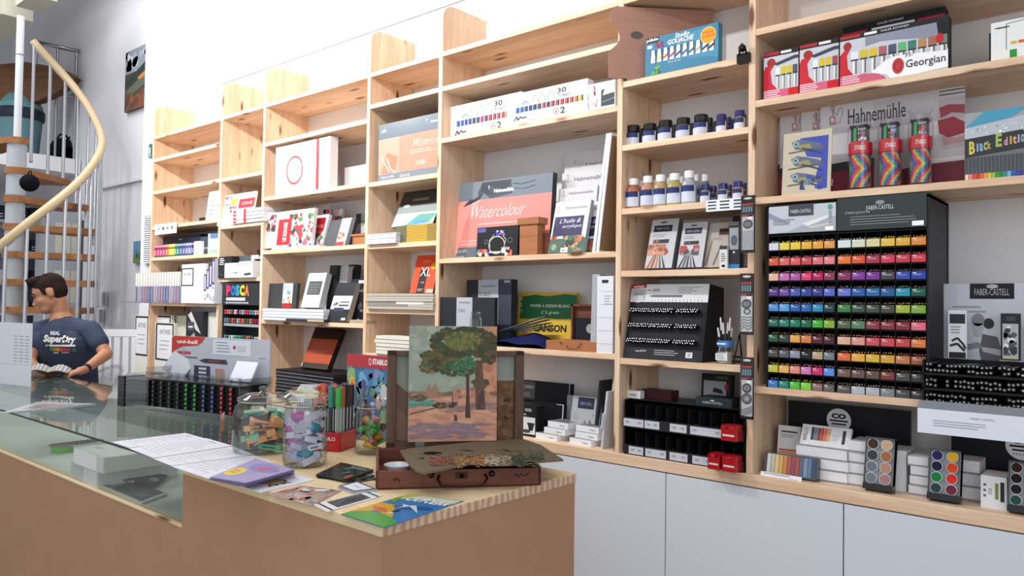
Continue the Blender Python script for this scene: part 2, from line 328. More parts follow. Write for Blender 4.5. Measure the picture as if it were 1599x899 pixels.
# ------------------------------------------------------------ placing goods: px = (left x, right x, top y) of the front face in the photo
def frame_of(px, Y, z, yaw=0, lean=0):
    """left-bottom-front corner, width and height of a thing whose front face stands at depth Y on the surface z"""
    X = XatY(px[0], Y, z); P = Vector((X, Y, z))
    R = Matrix.Rotation(yaw, 3, 'Z') @ Matrix.Rotation(-lean, 3, 'X')
    d = R @ Vector((1, 0, 0)); u = R @ Vector((0, 0, 1))
    w = solve(lambda t: pix(P+d*t)[0], px[1], .002, 1.6); h = solve(lambda t: pix(P+u*t)[1], px[2], .001, 1.2)
    return P, w, h
def item(name, label, cat, px, Y, z, dep, col='#fff', art=None, yaw=0, lean=0, group=None, mat='print', edge=None, w=None, h=None, build=None, right=None, par=None):
    P, w_, h_ = frame_of(px, Y, z, yaw, lean); w = w or w_; h = h or h_
    if lean > 0: P.z += dep*math.sin(lean)
    m = M(mat)
    if build: build(m, w, h, dep)
    else:
        m.box(0, w, 0, dep, 0, h, edge or col)
        m.face((0, 0, 0), (1, 0, 0), (0, 0, 1), w, h); m.rect(0, 0, 1, 1, col, -.5)
    m.face((0, 0, 0), (1, 0, 0), (0, 0, 1), w, h)
    if art: art(m)
    if right: m.face((w, 0, 0), (0, 1, 0), (0, 0, 1), dep, h); right(m)
    # origin to the middle of the base
    m.v = [(a-w/2, b, c) for a, b, c in m.v]
    Rm = Matrix.Rotation(yaw, 3, 'Z'); o = P + Rm @ Vector((w/2, 0, 0))
    ob = m.build(name, par, tuple(o), (-lean, 0, yaw), label, cat, group)
    ob.rotation_euler = (Matrix.Rotation(yaw, 3, 'Z') @ Matrix.Rotation(-lean, 3, 'X')).to_euler()
    return ob
def D(a): return math.radians(a)
Z5 = [LEDGE]+[z+T for z in (1.207, 1.588, 2.133)]; Z6 = [LEDGE]+[z+T for z in (1.193, 1.514, 1.744, 1.980, 2.217)]; Z7 = [LEDGE]+[z+T for z in (1.130, 1.743, 2.062)]
Z4 = [LEDGE]+[z+T for z in (1.137, 1.355, 1.671, 1.980)]; Z3 = [LEDGE]+[z+T for z in (.98, 1.280, 1.677, 1.986, 2.301)]; Z2 = [LEDGE]+[z+T for z in (1.524, 1.848, 2.142)]; Z1 = [LEDGE]+[z+T for z in (1.10, 1.368, 1.680, 1.895)]
def rooster(m, x, y, w, h, col='#c05a62', base=True):      # the line emblem: a cockerel over a small box
    P_ = lambda L_: [(x+a*w, y+b*h) for a, b in L_]
    m.line(P_([(.05, .8), (.3, 1), (.35, .82), (.2, .75), (.3, .62), (.25, .5)]), .02*h*2, col, 2)
    m.line(P_([(.3, .85), (.42, .6), (.6, .5), (.7, .75), (.85, .85), (.98, .72), (1, .5), (.85, .3), (.8, .15), (.5, .12)]), .012*h*2, '#9a9298', 2)
    if base: m.line(P_([(.05, .45), (.4, .45), (.45, .1), (.05, .1), (.05, .45)]), .02*h*2, col, 2); m.rect(x+.12*w, y+.15*h, x+.34*w, y+.2*h, col, 2)
# ============================================================ bay 7: right-hand bay
def tubes(m, x0, x1, y0, y1, cols, l=2, silver=True, cap=.35):
    n = len(cols); s = (x1-x0)/n
    for i, c in enumerate(cols):
        a = x0+i*s+s*.1; b = x0+(i+1)*s-s*.08; ym = y1-(y1-y0)*cap
        m.rect(a, ym, b, y1, c, l)
        if silver:
            m.rect(a, y0, b, ym-.01, '#c9c9cc', l); m.rect(a+(b-a)*.3, y0, a+(b-a)*.45, ym-.02, '#fafafa', l+.5); m.rect(a+(b-a)*.62, y0, a+(b-a)*.78, ym-.02, '#4d4d52', l+.5); m.rect(a, ym-.03, b, ym, '#33343a', l+.6)
def georgian(wide, n, cols):
    def art(m):
        m.rect(0, .0, 1, 1, '#c9cad2', 0); m.rect(0, .9, 1, 1, '#1a1a1e', 1); m.rect(0, .93, .2 if wide else .45, .985, '#b01f2c', 1.5); m.rect(.24 if wide else .5, .93, .36 if wide else .8, .98, '#e9e9ea', 1.5)
        k = .25 if wide else .9
        m.ell(.075 if wide else .22, .78, .04 if wide else .12, .085, '#a3272c', 2)
        # red swoosh down the left side and along the bottom
        m.pl([(0, .0), (.0, .62), (.02*2, .7), (.12 if wide else .36, .78), (.07 if wide else .2, .6), (.08 if wide else .24, .35), (.14 if wide else .42, .2), (.3 if wide else .9, .17), (.42 if wide else 1, .1), (.46 if wide else 1, 0)], '#c8202f', 1.6)
        m.pl([(0, 0), (0, .2), (.25 if wide else .7, .2), (.38 if wide else .72, .15), (.46 if wide else .72, 0)], '#cf5f80', 1.9)
        m.lines(.02, .05, .2 if wide else .5, .22, 4, '#f2d5de', 2.4)
        tubes(m, .1 if wide else .33, (1.0 if wide else .99), .22, .66, cols, 1.5)
        if wide:
            m.pl([(.30, .2), (.36, .26), (.44, .38), (.52, .42), (.66, .42), (1, .36), (1, .06), (.5, .0), (.46, .1)], '#f3f3f6', 3)
            m.pl([(.25, .9), (.9, .9), (1, .8), (1, .6), (.9, .62), (.6, .72), (.4, .76), (.25, .72)], '#8d90a0', 1.1); m.pl([(.9, .9), (1, .9), (1, .4), (.96, .38), (.92, .6)], '#17171c', 1.3)
            m.ell(.56, .23, .055, .15, '#c23a42', 3.6); m.ring(.56, .23, .035, .1, .8, '#8f1f28', 4); m.txt('Georgian', .63, .12, .98, .31, '#3a3236', 4, bold=.012)
            m.txt('35-', .62, .37, .7, .44, '#2a2a2e', 4); m.ell(.93, .6, .035, .09, '#c02030', 3.2); m.txt('DALER ROWNEY', .4, .935, .66, .975, '#ddd', 2)
        else: m.rect(.72, 0, 1, .2, '#c8141f', 2.2); m.pl([(.25, .74), (.9, .85), (1, .84), (1, .78), (.9, .78), (.4, .7)], '#3c3f55', 1.7)
    return art
yl, wh = '#d8bd2c', '#e5e6ec'
item('oil_paint_set', 'narrow red and grey oil paint box at the left end of the shelf', 'paint box', (1193, 1247, 84), 2.43, Z7[3], .05, '#c8202f', georgian(0, 4, [wh, yl, yl, '#55565e']), edge='#1b1b1f')
item('oil_paint_set', 'middle red and grey oil paint box between the narrow one and the wide one', 'paint box', (1249, 1310, 71), 2.43, Z7[3], .05, '#c8202f', georgian(0, 4, [wh, yl, yl, '#9c4a50']), edge='#1b1b1f')
item('oil_paint_set', 'wide red and white Georgian oil paint box with a row of tubes', 'paint box', (1312, 1481, 58), 2.42, Z7[3], .045, '#c8202f', georgian(1, 10, [wh, yl, yl, '#b0606c', '#4e5472', '#5db673', '#3f7d72', '#b98a5c', '#a56a52', '#6d8a74']), edge='#1b1b1f')
item('oil_paint_set', 'black topped oil paint box showing above and behind the wide one', 'paint box', (1316, 1476, 44), 2.475, Z7[3], .05, '#1b1b1f', lambda m: (m.rect(0, .9, 1, 1, '#17171b', 0), m.rect(.0, .86, .25, .9, '#b01f2c', 1), m.rect(.75, .86, 1, .9, '#b01f2c', 1), m.rect(.3, .86, .72, .9, '#dddde2', 1), m.txt('DALER ROWNEY', .36, .935, .62, .97, '#ddd', 2)), edge='#17171b')
def pmark(m):
    m.rect(0, 0, 1, 1, '#e9eaea', 0); m.ring(.2, .85, .14, .02, .2, '#444', 1)
    tubes(m, .33, 1, .28, .48, ['#d8b72c', '#e2682c', '#dd4f2c', '#d43a2c', '#c7382c'], 1, False); m.rect(.33, .05, .45, .28, '#2d8f3c', 2); m.ell(.92, .75, .2, .14, '#3f9a45', 2); m.lines(.7, .05, .95, .2, 2, '#555', 2); m.line([(.27, .3), (.27, .92), (.6, .95)], .012, '#555', 2)
item('marker_set', 'white box with a green leaf and red squares cut by the right edge', 'marker box', (1548, 1640, 37), 2.44, Z7[3], .09, '#e9eaea', pmark)
item('marker_set', 'black narrow box edge standing left of the white marker box', 'marker box', (1545, 1561, 52), 2.47, Z7[3], .1, '#1b1b1f', lambda m: (m.txt('POSCA', .2, .3, .8, .95, '#ddd', 1, rot=1), m.rect(.55, .1, .9, .5, '#ddd', 1)))
# large pads
def bigpad(m):
    m.rect(0, 0, 1, 1, '#dcdce2', 0); m.rect(0, 0, 1, .36, '#8b3a4a', .5); m.pl([(0, .27), (0, .36), (1, .43), (1, .345)], '#3b383d', 1); m.txt('Ha', .1, .12, .5, .24, '#e9dfe2', 2, sh=.5, bold=-.012); m.rect(0, 0, 1, .05, '#d8d8dc', 1)
    rooster(m, .4, .72, .4, .2); 
for k, (a, b, yt) in enumerate([(1184.5, 1219, 171), (1218, 1251, 168), (1251, 1283, 168)]):
    item('drawing_pad', ['large white art pad with red cockerel, first from the left of the row', 'large white art pad with red cockerel, behind the bird print card', 'large white art pad with red cockerel, just left of the front pad'][k], 'pad', (a, b+14, yt), 2.60-.018*k, Z7[2], .014, '#dcdce2', bigpad, edge='#c9c9cf', w=None)
def hahn(m):
    m.rect(0, 0, 1, 1, '#dadae0', 0); m.rect(0, 0, 1, .27, '#7e3545', .5); m.pl([(0, .25), (0, .33), (.18, .35), (.4, .36), (.4, .27)], '#3b383d', 1); m.pl([(.4, 0), (.4, .9), (.72, .95), (1, .85), (1, .3), (1, 0)], '#cfccd0', .8); m.pl([(.5, 0), (.5, .2), (.7, .24), (1, .25), (1, 0)], '#75323f', 1.2)
    m.txt('Ha', .01, .12, .1, .22, '#e9dfe2', 2, sh=.35); m.rect(.0, .0, .45, .05, '#d8d8dc', 1.4)
    rooster(m, .07, .72, .1, .22); m.txt('Hahnem\u00fchle', .21, .72, .62, .87, '#3d3c42', 2, bold=.004)
    for i in range(4): m.rect(.84, .985-.035*i-.012, 1.0, .985-.035*i, '#6a6468', 2)       # photo of a jar with red water
    m.pl([(.84, .84), (1, .84), (1, .38), (.86, .36), (.83, .5), (.83, .76)], '#c3bcc2', 1.6); m.pl([(.84, .76), (.9, .78), (1, .76), (1, .68), (.92, .7), (.85, .66)], '#a8505a', 2.2); m.pl([(.83, .64), (.93, .66), (1, .6), (1, .5), (.9, .47), (.84, .52)], '#9c3c48', 2.1); m.pl([(.85, .5), (.95, .46), (1, .48), (1, .42), (.87, .4)], '#c09aa2', 2); m.rect(.8, .26, 1, .29, '#e6e2e4', 2)
item('drawing_pad', 'widest white art pad with large cockerel name and a jar photo', 'pad', (1281, 1507, 158), 2.535, Z7[2], .014, '#dadae0', hahn, edge='#c9c9cf')
def birds(m):
    m.rect(0, 0, 1, 1, '#c3b9a4', 0); m.pl([(.35, .9), (.93, .9), (.93, .08), (.75, .06), (.7, .3), (.8, .55), (.5, .6), (.42, .75)], '#3f4fa8', 1)
    for yy in (.76, .5, .24):
        m.pl([(.17, yy+.08), (.3, yy+.12), (.5, yy+.09), (.75, yy+.03), (.85, yy-.06), (.5, yy-.07), (.25, yy-.03)], '#5d6a86', 2); m.pl([(.3, yy+.03), (.55, yy+.04), (.6, yy-.04), (.35, yy-.03)], '#9a8f5a', 2.5)
        m.ell(.27, yy+.05, .07, .05, '#86a0a6', 2.7); m.ell(.27, yy+.05, .02, .015, '#20243a', 3); m.line([(.12, yy-.08), (.5, yy-.06), (.88, yy-.02)], .02, '#6b5a52', 2.8); m.line([(.4, yy-.02), (.7, yy-.1), (.82, yy-.14)], .025, '#35406e', 2.8)
    m.blobs(.35, .08, .85, .3, 14, ['#35406e', '#6f88a0', '#3f4fa8'], .03, 3)
item('print_card', 'beige card with three blue parrots printed on it', 'card', (1221, 1297, 210), 2.425, Z7[2], .003, '#c3b9a4', birds, lean=D(5))
# plastic wrapped felt-pen rolls
def pot(px, lab):
    P, w, h = frame_of(px, 2.47, Z7[2]); r = w*.36
    e = empty('felt_pen_roll', lab, 'pen roll', (P.x+w/2, P.y, P.z), group='felt pen rolls in clear bags')
    m = M('print'); n = 42; hb = h*.52
    prof = [(r*.8, .0), (r*1.0, .004), (r*1.02, hb*.1)]; m.lathe(prof, '#1a1a1c', 28)
    rb = ['#b8323a', '#cf6230', '#d0b038', '#4f9a40', '#2c7c9a', '#34448c', '#5c3a84', '#b03048']
    Nz = 24
    for i in range(n):
        for k in range(Nz):
            t0, t1 = 2*math.pi*i/n, 2*math.pi*(i+1)/n; z0, z1 = hb*(.1+.9*k/Nz), hb*(.1+.9*(k+1)/Nz)
            u = (i/n*4+abs(k/Nz-.55)*2.2*(.4+(i % 21)/21)) % 1
            m.add([(r*1.02*math.cos(t0), r*1.02*math.sin(t0), z0), (r*1.02*math.cos(t1), r*1.02*math.sin(t1), z0), (r*1.02*math.cos(t1), r*1.02*math.sin(t1), z1), (r*1.02*math.cos(t0), r*1.02*math.sin(t0), z1)], [(0, 1, 2, 3)], rb[int(u*8) % 8])
    m.build('rainbow_sleeve', e)
    m = M('gloss').lathe([(r*1.02, hb), (r*1.16, hb*1.03), (r*1.16, hb*1.33), (r*.9, hb*1.38), (r*.9, hb*1.2)], '#c3202c', 28)
    vs, fs, _ = text_mesh('STABILO')
    m.add([((r*1.17)*math.cos(-math.pi/2-.45+.9*a+.25), (r*1.17)*math.sin(-math.pi/2-.45+.9*a+.25), hb*1.12+b*hb*.12) for a, b in vs], fs, '#fff'); m.build('red_collar', e)
    m = M('gloss'); m.box(-r*.8, r*.75, -r*.45, r*.5, hb*1.25, h*.93, '#17171b'); m.cyl((-r*.35, -r*.62, hb*1.2), (-r*.35, -r*.62, h*.9), r*.16, col='#2fa04a'); m.box(-r*.9, r*.85, -r*.5, r*.55, h*.91, h*.95, '#101014')
    m.face((-r*.15, -r*.46, hb*1.3), (1, 0, 0), (0, 0, 1), r*.9, h*.93-hb*1.3); m.rect(0, 0, 1, 1, '#26303f', 0); m.blobs(.05, 0, .95, .7, 12, ['#c03a58', '#5f93b5', '#cfd6dc', '#8a2a3c'], .12, 1); m.txt('point', .1, .75, .9, .92, '#eee', 2); m.build('pens', e)
    f = M('film'); q = 12; r2 = r*1.28
    f.lathe([(r2*.7, .001), (r2, .01), (r2*.97, h*.5), (r2*1.02, h*.86), (r2*.75, h*1.0), (r2*1.0, h*1.09)], '#fff', q); f.build('clear_bag', e)
pot((1322, 1366, 194), 'rainbow felt pen roll with red collar, nearest the bird card')
pot((1369, 1413, 190), 'rainbow felt pen roll with red collar, middle of three')
pot((1416, 1460, 184), 'rainbow felt pen roll with red collar, rightmost beside the pencil box')
def blacked(m):
    m.rect(0, 0, 1, 1, '#9aa1a6', 0); m.pl([(0, .0), (1, 0), (1, .72), (0, .62)], '#6f7478', .5); m.pl([(0, .62), (1, .72), (1, .46), (0, .34)], '#35383c', 1)
    m.pl([(.0, .62), (1, .72), (1, .95), (0, .78)], '#b9c0c6', 1); m.pl([(.6, .86), (1, .93), (1, 1), (.62, 1)], '#3e4246', 1.5); m.pl([(0, .78), (.2, 1), (.62, 1), (.45, .86)], '#4d9bb8', 1.6); m.ell(.82, .96, .12, .025, '#c3c8cb', 2)
    cs = ['#e8d7c0', '#e88a7a', '#d84a40', '#c8372c', '#d86a30', '#e0a03a', '#e8c83a', '#8fc04a', '#2fa04a', '#2a8a3a', '#2f8f9a', '#6fb5d8', '#2f5fb5', '#2b4aa0', '#3a3a9a', '#5a3a9a', '#8a4ab0', '#b06ac0', '#7a5a4a']
    for i in range(26):
        x = .005+i*.038; m.rect(x, .08, x+.03, .34, '#4c5054', 1.5); m.rect(x, .0, x+.032, .1, cs[i % 19], 2)
    for ch, x, y, c in (('B', .045, .39, '#cfc05c'), ('l', .12, .42, '#8a98c8'), ('a', .15, .42, '#8ab0c8'), ('c', .19, .43, '#a5b46a'), ('k', .23, .44, '#c8a05c'), ('E', .31, .46, '#a8b864'), ('d', .39, .47, '#cf98a0'), ('i', .445, .48, '#c8ac5c'), ('t', .475, .48, '#cfae7c'), ('i', .52, .49, '#b89ac8'), ('o', .55, .49, '#8ab0a4'), ('n', .61, .5, '#cdbd60')):
        m.txt(ch, x, y, x+(.022 if ch in 'il' else .06 if ch in 'BE' else .036), y+(.19 if ch in 'BE' else .12), c, 3, bold=.04)
    m.blobs(.05, .66, .98, .78, 30, ['#e8edf0', '#fff', '#9a9fa4'], .012, 2)
item('colour_pencil_box', 'grey colouring pencil box lettered Black Edition with coloured tips along the bottom', 'pencil box', (1507, 1672, 178), 2.43, Z7[2], .03, '#8a9095', blacked, edge='#55595e')
# ---- the pastel pencil dispenser
def dispenser():
    P, w, h = frame_of((1197, 1451, 322), 2.405, Z7[1]); D_ = .24
    e = empty('pencil_dispenser', 'tall black dispenser of colour pencils in rows of labelled compartments', 'pencil display', (P.x+w/2, P.y, P.z))
    m = M('satin'); m.box(-w/2, -w/2+.006, 0, D_, 0, h, '#16171c'); m.box(w/2-.006, w/2+.0, 0, D_+.02, 0, h*1.0, '#23252e'); m.box(-w/2, w/2, D_-.01, D_, 0, h, '#101014'); m.box(-w/2, w/2, 0, D_, 0, .006, '#16171c')
    m.box(-w/2, w/2, 0, D_, h-.008, h, '#1c1f24'); mid = -w/2+w*.462
    m.build('cabinet', e)
    hd = h*.155
    m = M('gloss'); m.box(-w/2+.006, mid-.002, -.003, .02, h-hd, h-.004, '#c5cbd4'); m.face((-w/2+.006, -.003, h-hd), (1, 0, 0), (0, 0, 1), mid+w/2-.008, hd)
    m.pl([(0, 0), (.3, .05), (.65, .35), (1, .5), (1, 0)], '#a9b0bb', 0); m.pl([(0, .55), (.3, .3), (.33, .36), (0, .75)], '#8f9bb0', 1); m.pl([(.5, .3), (.9, .55), (.95, .5), (.6, .2)], '#e6e9ee', 1); m.pl([(.6, .18), (.95, .3), (.95, .24), (.65, .12)], '#d8cfc4', 1)
    m.rect(.31, .58, .68, .98, '#3f444e', 2); m.txt('FABER-CASTELL', .34, .68, .65, .8, '#d8dbe0', 3); m.lines(.07, .28, .4, .5, 3, '#8a8f98', 2); m.ell(.92, .82, .035, .09, '#5aa58a', 2); m.rect(.85, .03, .97, .16, '#fff', 2); m.rect(.9, .25, .94, .7, '#9aa0a8', 2); m.build('header_card', e)
    m = M('gloss'); m.box(mid+.002, w/2-.006, -.003, .02, h-hd*1.02, h+.006, '#30383a'); m.face((mid, -.003, h-hd), (1, 0, 0), (0, 0, 1), w/2-mid, hd)
    m.txt('FABER-CASTELL', .34, .62, .64, .76, '#cfd4d2', 2); m.ell(.49, .85, .05, .07, '#8d9492', 2); m.txt('Cr\u00e9ation gravure fine', .1, .5, .38, .62, '#b5bbb9', 2, sh=.2); m.lines(.16, .12, .9, .46, 4, '#8f9694', 2, fill=.25); m.rect(.83, .03, .95, .18, '#fff', 3); m.build('header_card', e)
    rows = ['d6dcec e6d24e e8c83c e5b03a e6a03c e09a4c|d9e6e6 d8ddc6 e0d49a e0c040 dfac3a e08a3a', 'd85a3c e0676a dd5a60 cc4a52 dc727c e08486|e67a38 d85a34 a83a52 d0405a cc3c54 d03c4c',
            'e8b4a0 c070b0 a85aa0 dc4070 b81c5c 8c3c5c|8a3260 8a3a98 7a3a94 4a4650 3c4ea8 3046a8', '5f3c88 6a4c9c 4a5cae 384c9a 3c3c8a 5a6cc4|6a78cc 2c5ca8 2c6aa8 28609c 2c98ae 1e5a4c',
            '4f8ed8 5aa4dc 2f5fae 2f62ae 2c8cb4 24424c|3e8044 3c5444 46524a 4c4c48 a0b23c 7aaa3c', '2a6e5c 248070 207c60 246a48 42b03a 86b234|56684a 5c8464 8c3a44 883640 8a2c40 dc6c80',
            '2c5c3c 36483a e8a850 d68048 5e2430 542630|e4b094 dc9a8a d2525c cc4e56 c8484c d87a3c', '504c4a 5c6068 8a93a4 202226 b8a47c 787c88|dc6a3c e6ac48 d8b43a d6a23c c07a4c a05c40',
            'c4c43c e8b05c e68c7c cc7cb4 d02c70 5c8cdc|785c54 6c5450 645048 7c3c38 504a4e 443e42', '3c7cc4 248478 54c044 84cc3c 8c6c60 66625f|5c5a58 b8bac2 b4b6bc 84878f 504e55 3f3c42']
    z1 = h-hd*1.06; rh = z1/10
    fr = M('satin')
    for r in range(11): fr.box(-w/2+.006, w/2-.006, .0, .1, max(0, z1-r*rh-.004), z1-r*rh, '#08080a')
    cw = [(-w/2+.006, mid-.003, 0), (mid+.003, w/2-.006, 1)]
    for x0, x1, q in cw:
        for k in range(7): xx = x0+(x1-x0)*k/6; fr.box(xx-.001, xx+.001, -.001, .1, .0, z1, '#0b0b10')
    fr.build('grid', e)
    cards = M('print'); tips = M('satin')
    for r, row in enumerate(rows):
        for x0, x1, q in cw:
            cs = row.split('|')[q].split()
            for k, c in enumerate(cs):
                a = x0+(x1-x0)*k/6+.002; b = x0+(x1-x0)*(k+1)/6-.002; zb = z1-(r+1)*rh+.001; zt = zb+rh*.46
                cards = M('print'); cards.box(a, b, -.004, .003, zb, zt, '#'+c); cards.face((a, -.004, zb), (1, 0, 0), (0, 0, 1), b-a, zt-zb); cards.rect(.1, .75, .35, .85, '#f4f4f4', 0); cards.lines(.12, .5, .85, .68, 2, '#e8e8e8', 0, fill=.3, rag=.6)
                cards.build('colour_label', e)
                for j in range(5):
                    xx = a+(b-a)*(j+.5)/5; zz = zt+rh*.06+random.random()*rh*.06; yy = .004+random.random()*.01
                    tips.cyl((xx, yy, zz), (xx, .12, zz), .0026, col='#5a4436', n=6, capcol='#8a6a52')
                    tips.face((xx-.0012, yy, zz-.0012), (1, 0, 0), (0, 0, 1), .0024, .0024); tips.rect(0, 0, 1, 1, '#'+c, 0)
    tips.build('pencils', e, kind='stuff')
dispenser()
# ---- black artist pen display with mannequin photo
def pitt():
    P, w, h = frame_of((1474, 1665, 443), 2.50, Z7[1]); 
    e = empty('pen_display', 'white display board with jointed mannequins above rows of black pens', 'pen display', (P.x+w/2, P.y, P.z))
    m = M('print'); m.box(-w/2, w/2, 0, .006, 0, h, '#b9bcc6'); m.face((-w/2, 0, 0), (1, 0, 0), (0, 0, 1), w, h)
    m.rect(.23, .87, .6, 1, '#15161b', 1); m.txt('FABER-CASTELL', .27, .9, .56, .955, '#a9a9ad', 2); m.ell(.42, .975, .05, .018, '#a9a9ad', 2)
    m.lines(.08, .74, .38, .82, 2, '#8b8e98', 1, fill=.35)
    g1, g2, g3 = '#7d7c80', '#55545a', '#a4a3a8'
    m.rect(.02, .0, 1, .2, '#84848c', .6)
    m.ell(.3, .69, .055, .055, g1, 3); m.pl([(.25, .66), (.35, .66), (.33, .55), (.27, .55)], g3, 3); m.ell(.39, .66, .045, .045, '#2a2a2e', 2.5)
    m.pl([(.34, .57), (.46, .55), (.5, .42), (.46, .3), (.34, .3), (.31, .42)], g2, 3); m.pl([(.1, .45), (.3, .5), (.34, .46), (.12, .41)], g1, 3.4); m.pl([(.33, .46), (.52, .44), (.54, .38), (.34, .42)], g3, 3.6)
    m.pl([(.5, .44), (.57, .42), (.59, .6), (.55, .6)], g1, 3.5); m.ell(.58, .63, .03, .045, g3, 3.6); m.pl([(.38, .3), (.5, .28), (.62, .06), (.56, .0), (.5, .04)], g1, 3.2); m.pl([(.36, .28), (.44, .24), (.3, .02), (.25, .05)], g2, 2.9)
    m.pl([(.86, .62), (1, .7), (1, .66), (.9, .6)], g2, 3); m.build('photo_board', e)
    # tiers of pens below, in front of the shelf edge
    m = M('satin'); x0 = -w/2-.03; n = 30
    y0 = -.105; zt = .115
    for r in range(3):
        z0 = zt-(r+1)*.042; ya = y0+.035*(2-r)-.0
        m.box(x0, w/2, -.12+.012*r*0, -.004, z0, z0+.006, '#17181c')
    m.box(x0, x0+.004, -.12, -.004, -.014, zt, '#1d1e22'); m.box(x0, w/2, -.012, -.006, -.014, zt, '#141418'); m.build('rack', e)
    pm = M('gloss')
    for r in range(3):
        for q in range(2):
            for i in range(n):
                if random.random() < .18: continue
                xx = x0+.01+(w+.02)*i/n; zz = zt-(r+1)*.042+.012+q*.014+random.random()*.004; yy = -.118+random.random()*.012
                pm.cyl((xx, yy, zz), (xx+.004, -.02, zz), .0052, col='#101014', n=8, capcol='#0d0d10'); pm.face((xx-.0022, yy, zz-.0022), (1, 0, 0), (0, 0, 1), .0044, .0044); pm.ell(.5, .5, .5, .5, '#b5b5b5' if i < 22 else '#e9e9e9', 0, 8)
    pm.build('pens', e, kind='stuff')
    m = M('gloss'); yy = -.128
    m.add([(x0-.005, yy, .002), (w/2, yy, .002), (w/2, yy-.02, -.018), (x0-.005, yy-.02, -.018)], [(0, 3, 2, 1), (0, 1, 2, 3)], '#a9adb8')
    m.box(x0-.005, w/2, yy-.022, yy-.02, -.085, -.018, '#e2e6f2'); m.face((x0-.005, yy-.022, -.085), (1, 0, 0), (0, 0, 1), w+.03, .067)
    m.lines(.12, .3, .55, .6, 3, '#9aa0ac', 1, fill=.3); m.txt('FABER-CASTELL', .4, .72, .58, .8, '#8a90a0', 1); m.ell(.86, .5, .012, .09, '#333', 1); m.ell(.9, .5, .012, .09, '#555', 1); m.ell(.94, .5, .014, .1, '#a9823a', 1); m.txt('3,90', .87, .2, .95, .35, '#555', 1); m.build('price_header', e)
pitt()
def packet(m): m.rect(0, 0, 1, 1, '#d6d9de', 0); m.rect(.08, .72, .92, .92, '#2a2c33', 1); m.rect(.05, .0, .95, .12, '#222', 1); m.line([(.2, .35), (.5, .42), (.8, .3), (.95, .2)], .04, '#1c1c20', 2); m.line([(.1, .25), (.5, .3), (.9, .15)], .05, '#333', 2); m.lines(.15, .5, .8, .68, 3, '#8d9098', 1)
item('pen_packet', 'pale pen packet with black stripes leaning on the mannequin board', 'pen packet', (1481, 1510, 484), 2.46, Z7[1]+.12, .012, '#cdd0d6', packet)
item('pen_packet', 'dark pen packet with a grey picture at the right of the mannequin board', 'pen packet', (1563, 1594, 489), 2.46, Z7[1]+.12, .012, '#23262c', lambda m: (m.rect(.1, .06, .9, .78, '#a9acb0', 1), m.blobs(.15, .1, .85, .75, 16, ['#55565c', '#3a3a40', '#dcdde0'], .06, 1.5), m.rect(.3, .84, .75, .94, '#3e463e', 1), m.rect(.1, .03, .9, .09, '#b9b28a', 1.6)))
# ---- ledge of bay 7
def co(m, x=.42, y=.72, r=.24):
    a = m.fh/m.fw
    m.ell(x, y, r*a, r, '#d9dadf', 1, 32); m.txt('CO', x-r*a*.6, y+r*.12, x+r*a*.6, y+r*.58, '#14151c', 2, bold=.06); m.rect(x-r*a*.75, y-.12*r, x+r*a*.75, y+.02*r, '#14151c', 2); m.rect(x-r*a*.6, y-.38*r, x+r*a*.6, y-.26*r, '#14151c', 2)
    for i in range(6): m.ell(x-r*a*.5+r*a*.2*i, y-.6*r, r*a*.05, r*.05, '#14151c', 2, 6)
item('portfolio_case', 'large black portfolio board with round white CO badge behind the pastel boxes', 'board', (1231, 1421, 625), 2.60, LEDGE, .02, '#12131b', lambda m: co(m, .44, .78, .17), mat='satin')
item('portfolio_case', 'large black portfolio board with round white CO badge at the right edge', 'board', (1486, 1720, 655), 2.60, LEDGE, .02, '#12131b', lambda m: co(m, .5, .74, .19), mat='satin')
def stack(name, label, cat, px, Y, z, n, hh, dep, col, group, edgecol=None, jit=.004, art=None, yaw=0, mat='print', labels=None, shade=0):
    P, w, _ = frame_of(px, Y, z, yaw); out = []
    for k in range(n):
        m = M(mat); m.box(-w/2, w/2, 0, dep, .0003, hh-.0003, col)
        m.face((-w/2, 0, 0), (1, 0, 0), (0, 0, 1), w, hh)
        if n > 2: m.rect(0, 0, 1, .16, '#8f8f98', .2)                # grey line painted for the dark gap under each block
        if art: art(m, k)
        R = Matrix.Rotation(yaw, 3, 'Z'); o = P+R @ Vector((w/2+random.uniform(-jit, jit), random.uniform(0, jit), 0)); o.z = z+k*hh
        lb = labels(k) if labels else label
        out.append(m.build(name, None, tuple(o), (0, 0, yaw), lb, cat, group))
    return out
ORD = ['at the bottom', 'second from the bottom', 'third from the bottom', 'fourth from the bottom', 'fifth from the bottom', 'sixth from the bottom', 'seventh from the bottom', 'eighth from the bottom', 'ninth from the bottom', 'tenth from the bottom', 'eleventh from the bottom', 'twelfth from the bottom']
def labs(txt, n): return lambda k: txt+', '+('topmost of the pile' if k == n-1 else ORD[k])
stack('pastel_box', '', 'box', (1243, 1322, 0), 2.46, LEDGE, 3, .034, .10, '#e4e5ea', 'white boxes left of the earth-tone palette', labels=labs('long white pastel box under the tilted pastel set', 3))
stack('pastel_box', '', 'box', (1324, 1352, 0), 2.47, LEDGE, 4, .034, .11, '#e4e5ea', 'short white boxes beside the earth-tone palette', labels=labs('short white box just left of the earth-tone palette', 4))
stack('pastel_box', '', 'box', (1384, 1415, 0), 2.49, LEDGE, 1, .12, .11, '#e4e5ea', None, labels=lambda k: 'upright white box behind the right side of the earth-tone palette')
stack('pastel_box', '', 'box', (1420, 1452, 0), 2.47, LEDGE, 4, .028, .11, '#e0e1e6', 'short white boxes beside the bright palette', labels=labs('short white box just left of the bright colour palette', 4))
stack('pastel_box', '', 'box', (1482, 1532, 0), 2.50, LEDGE, 3, .038, .1, '#e0e1e6', 'white boxes right of the bright palette', labels=labs('white box just right of the bright colour palette', 3))
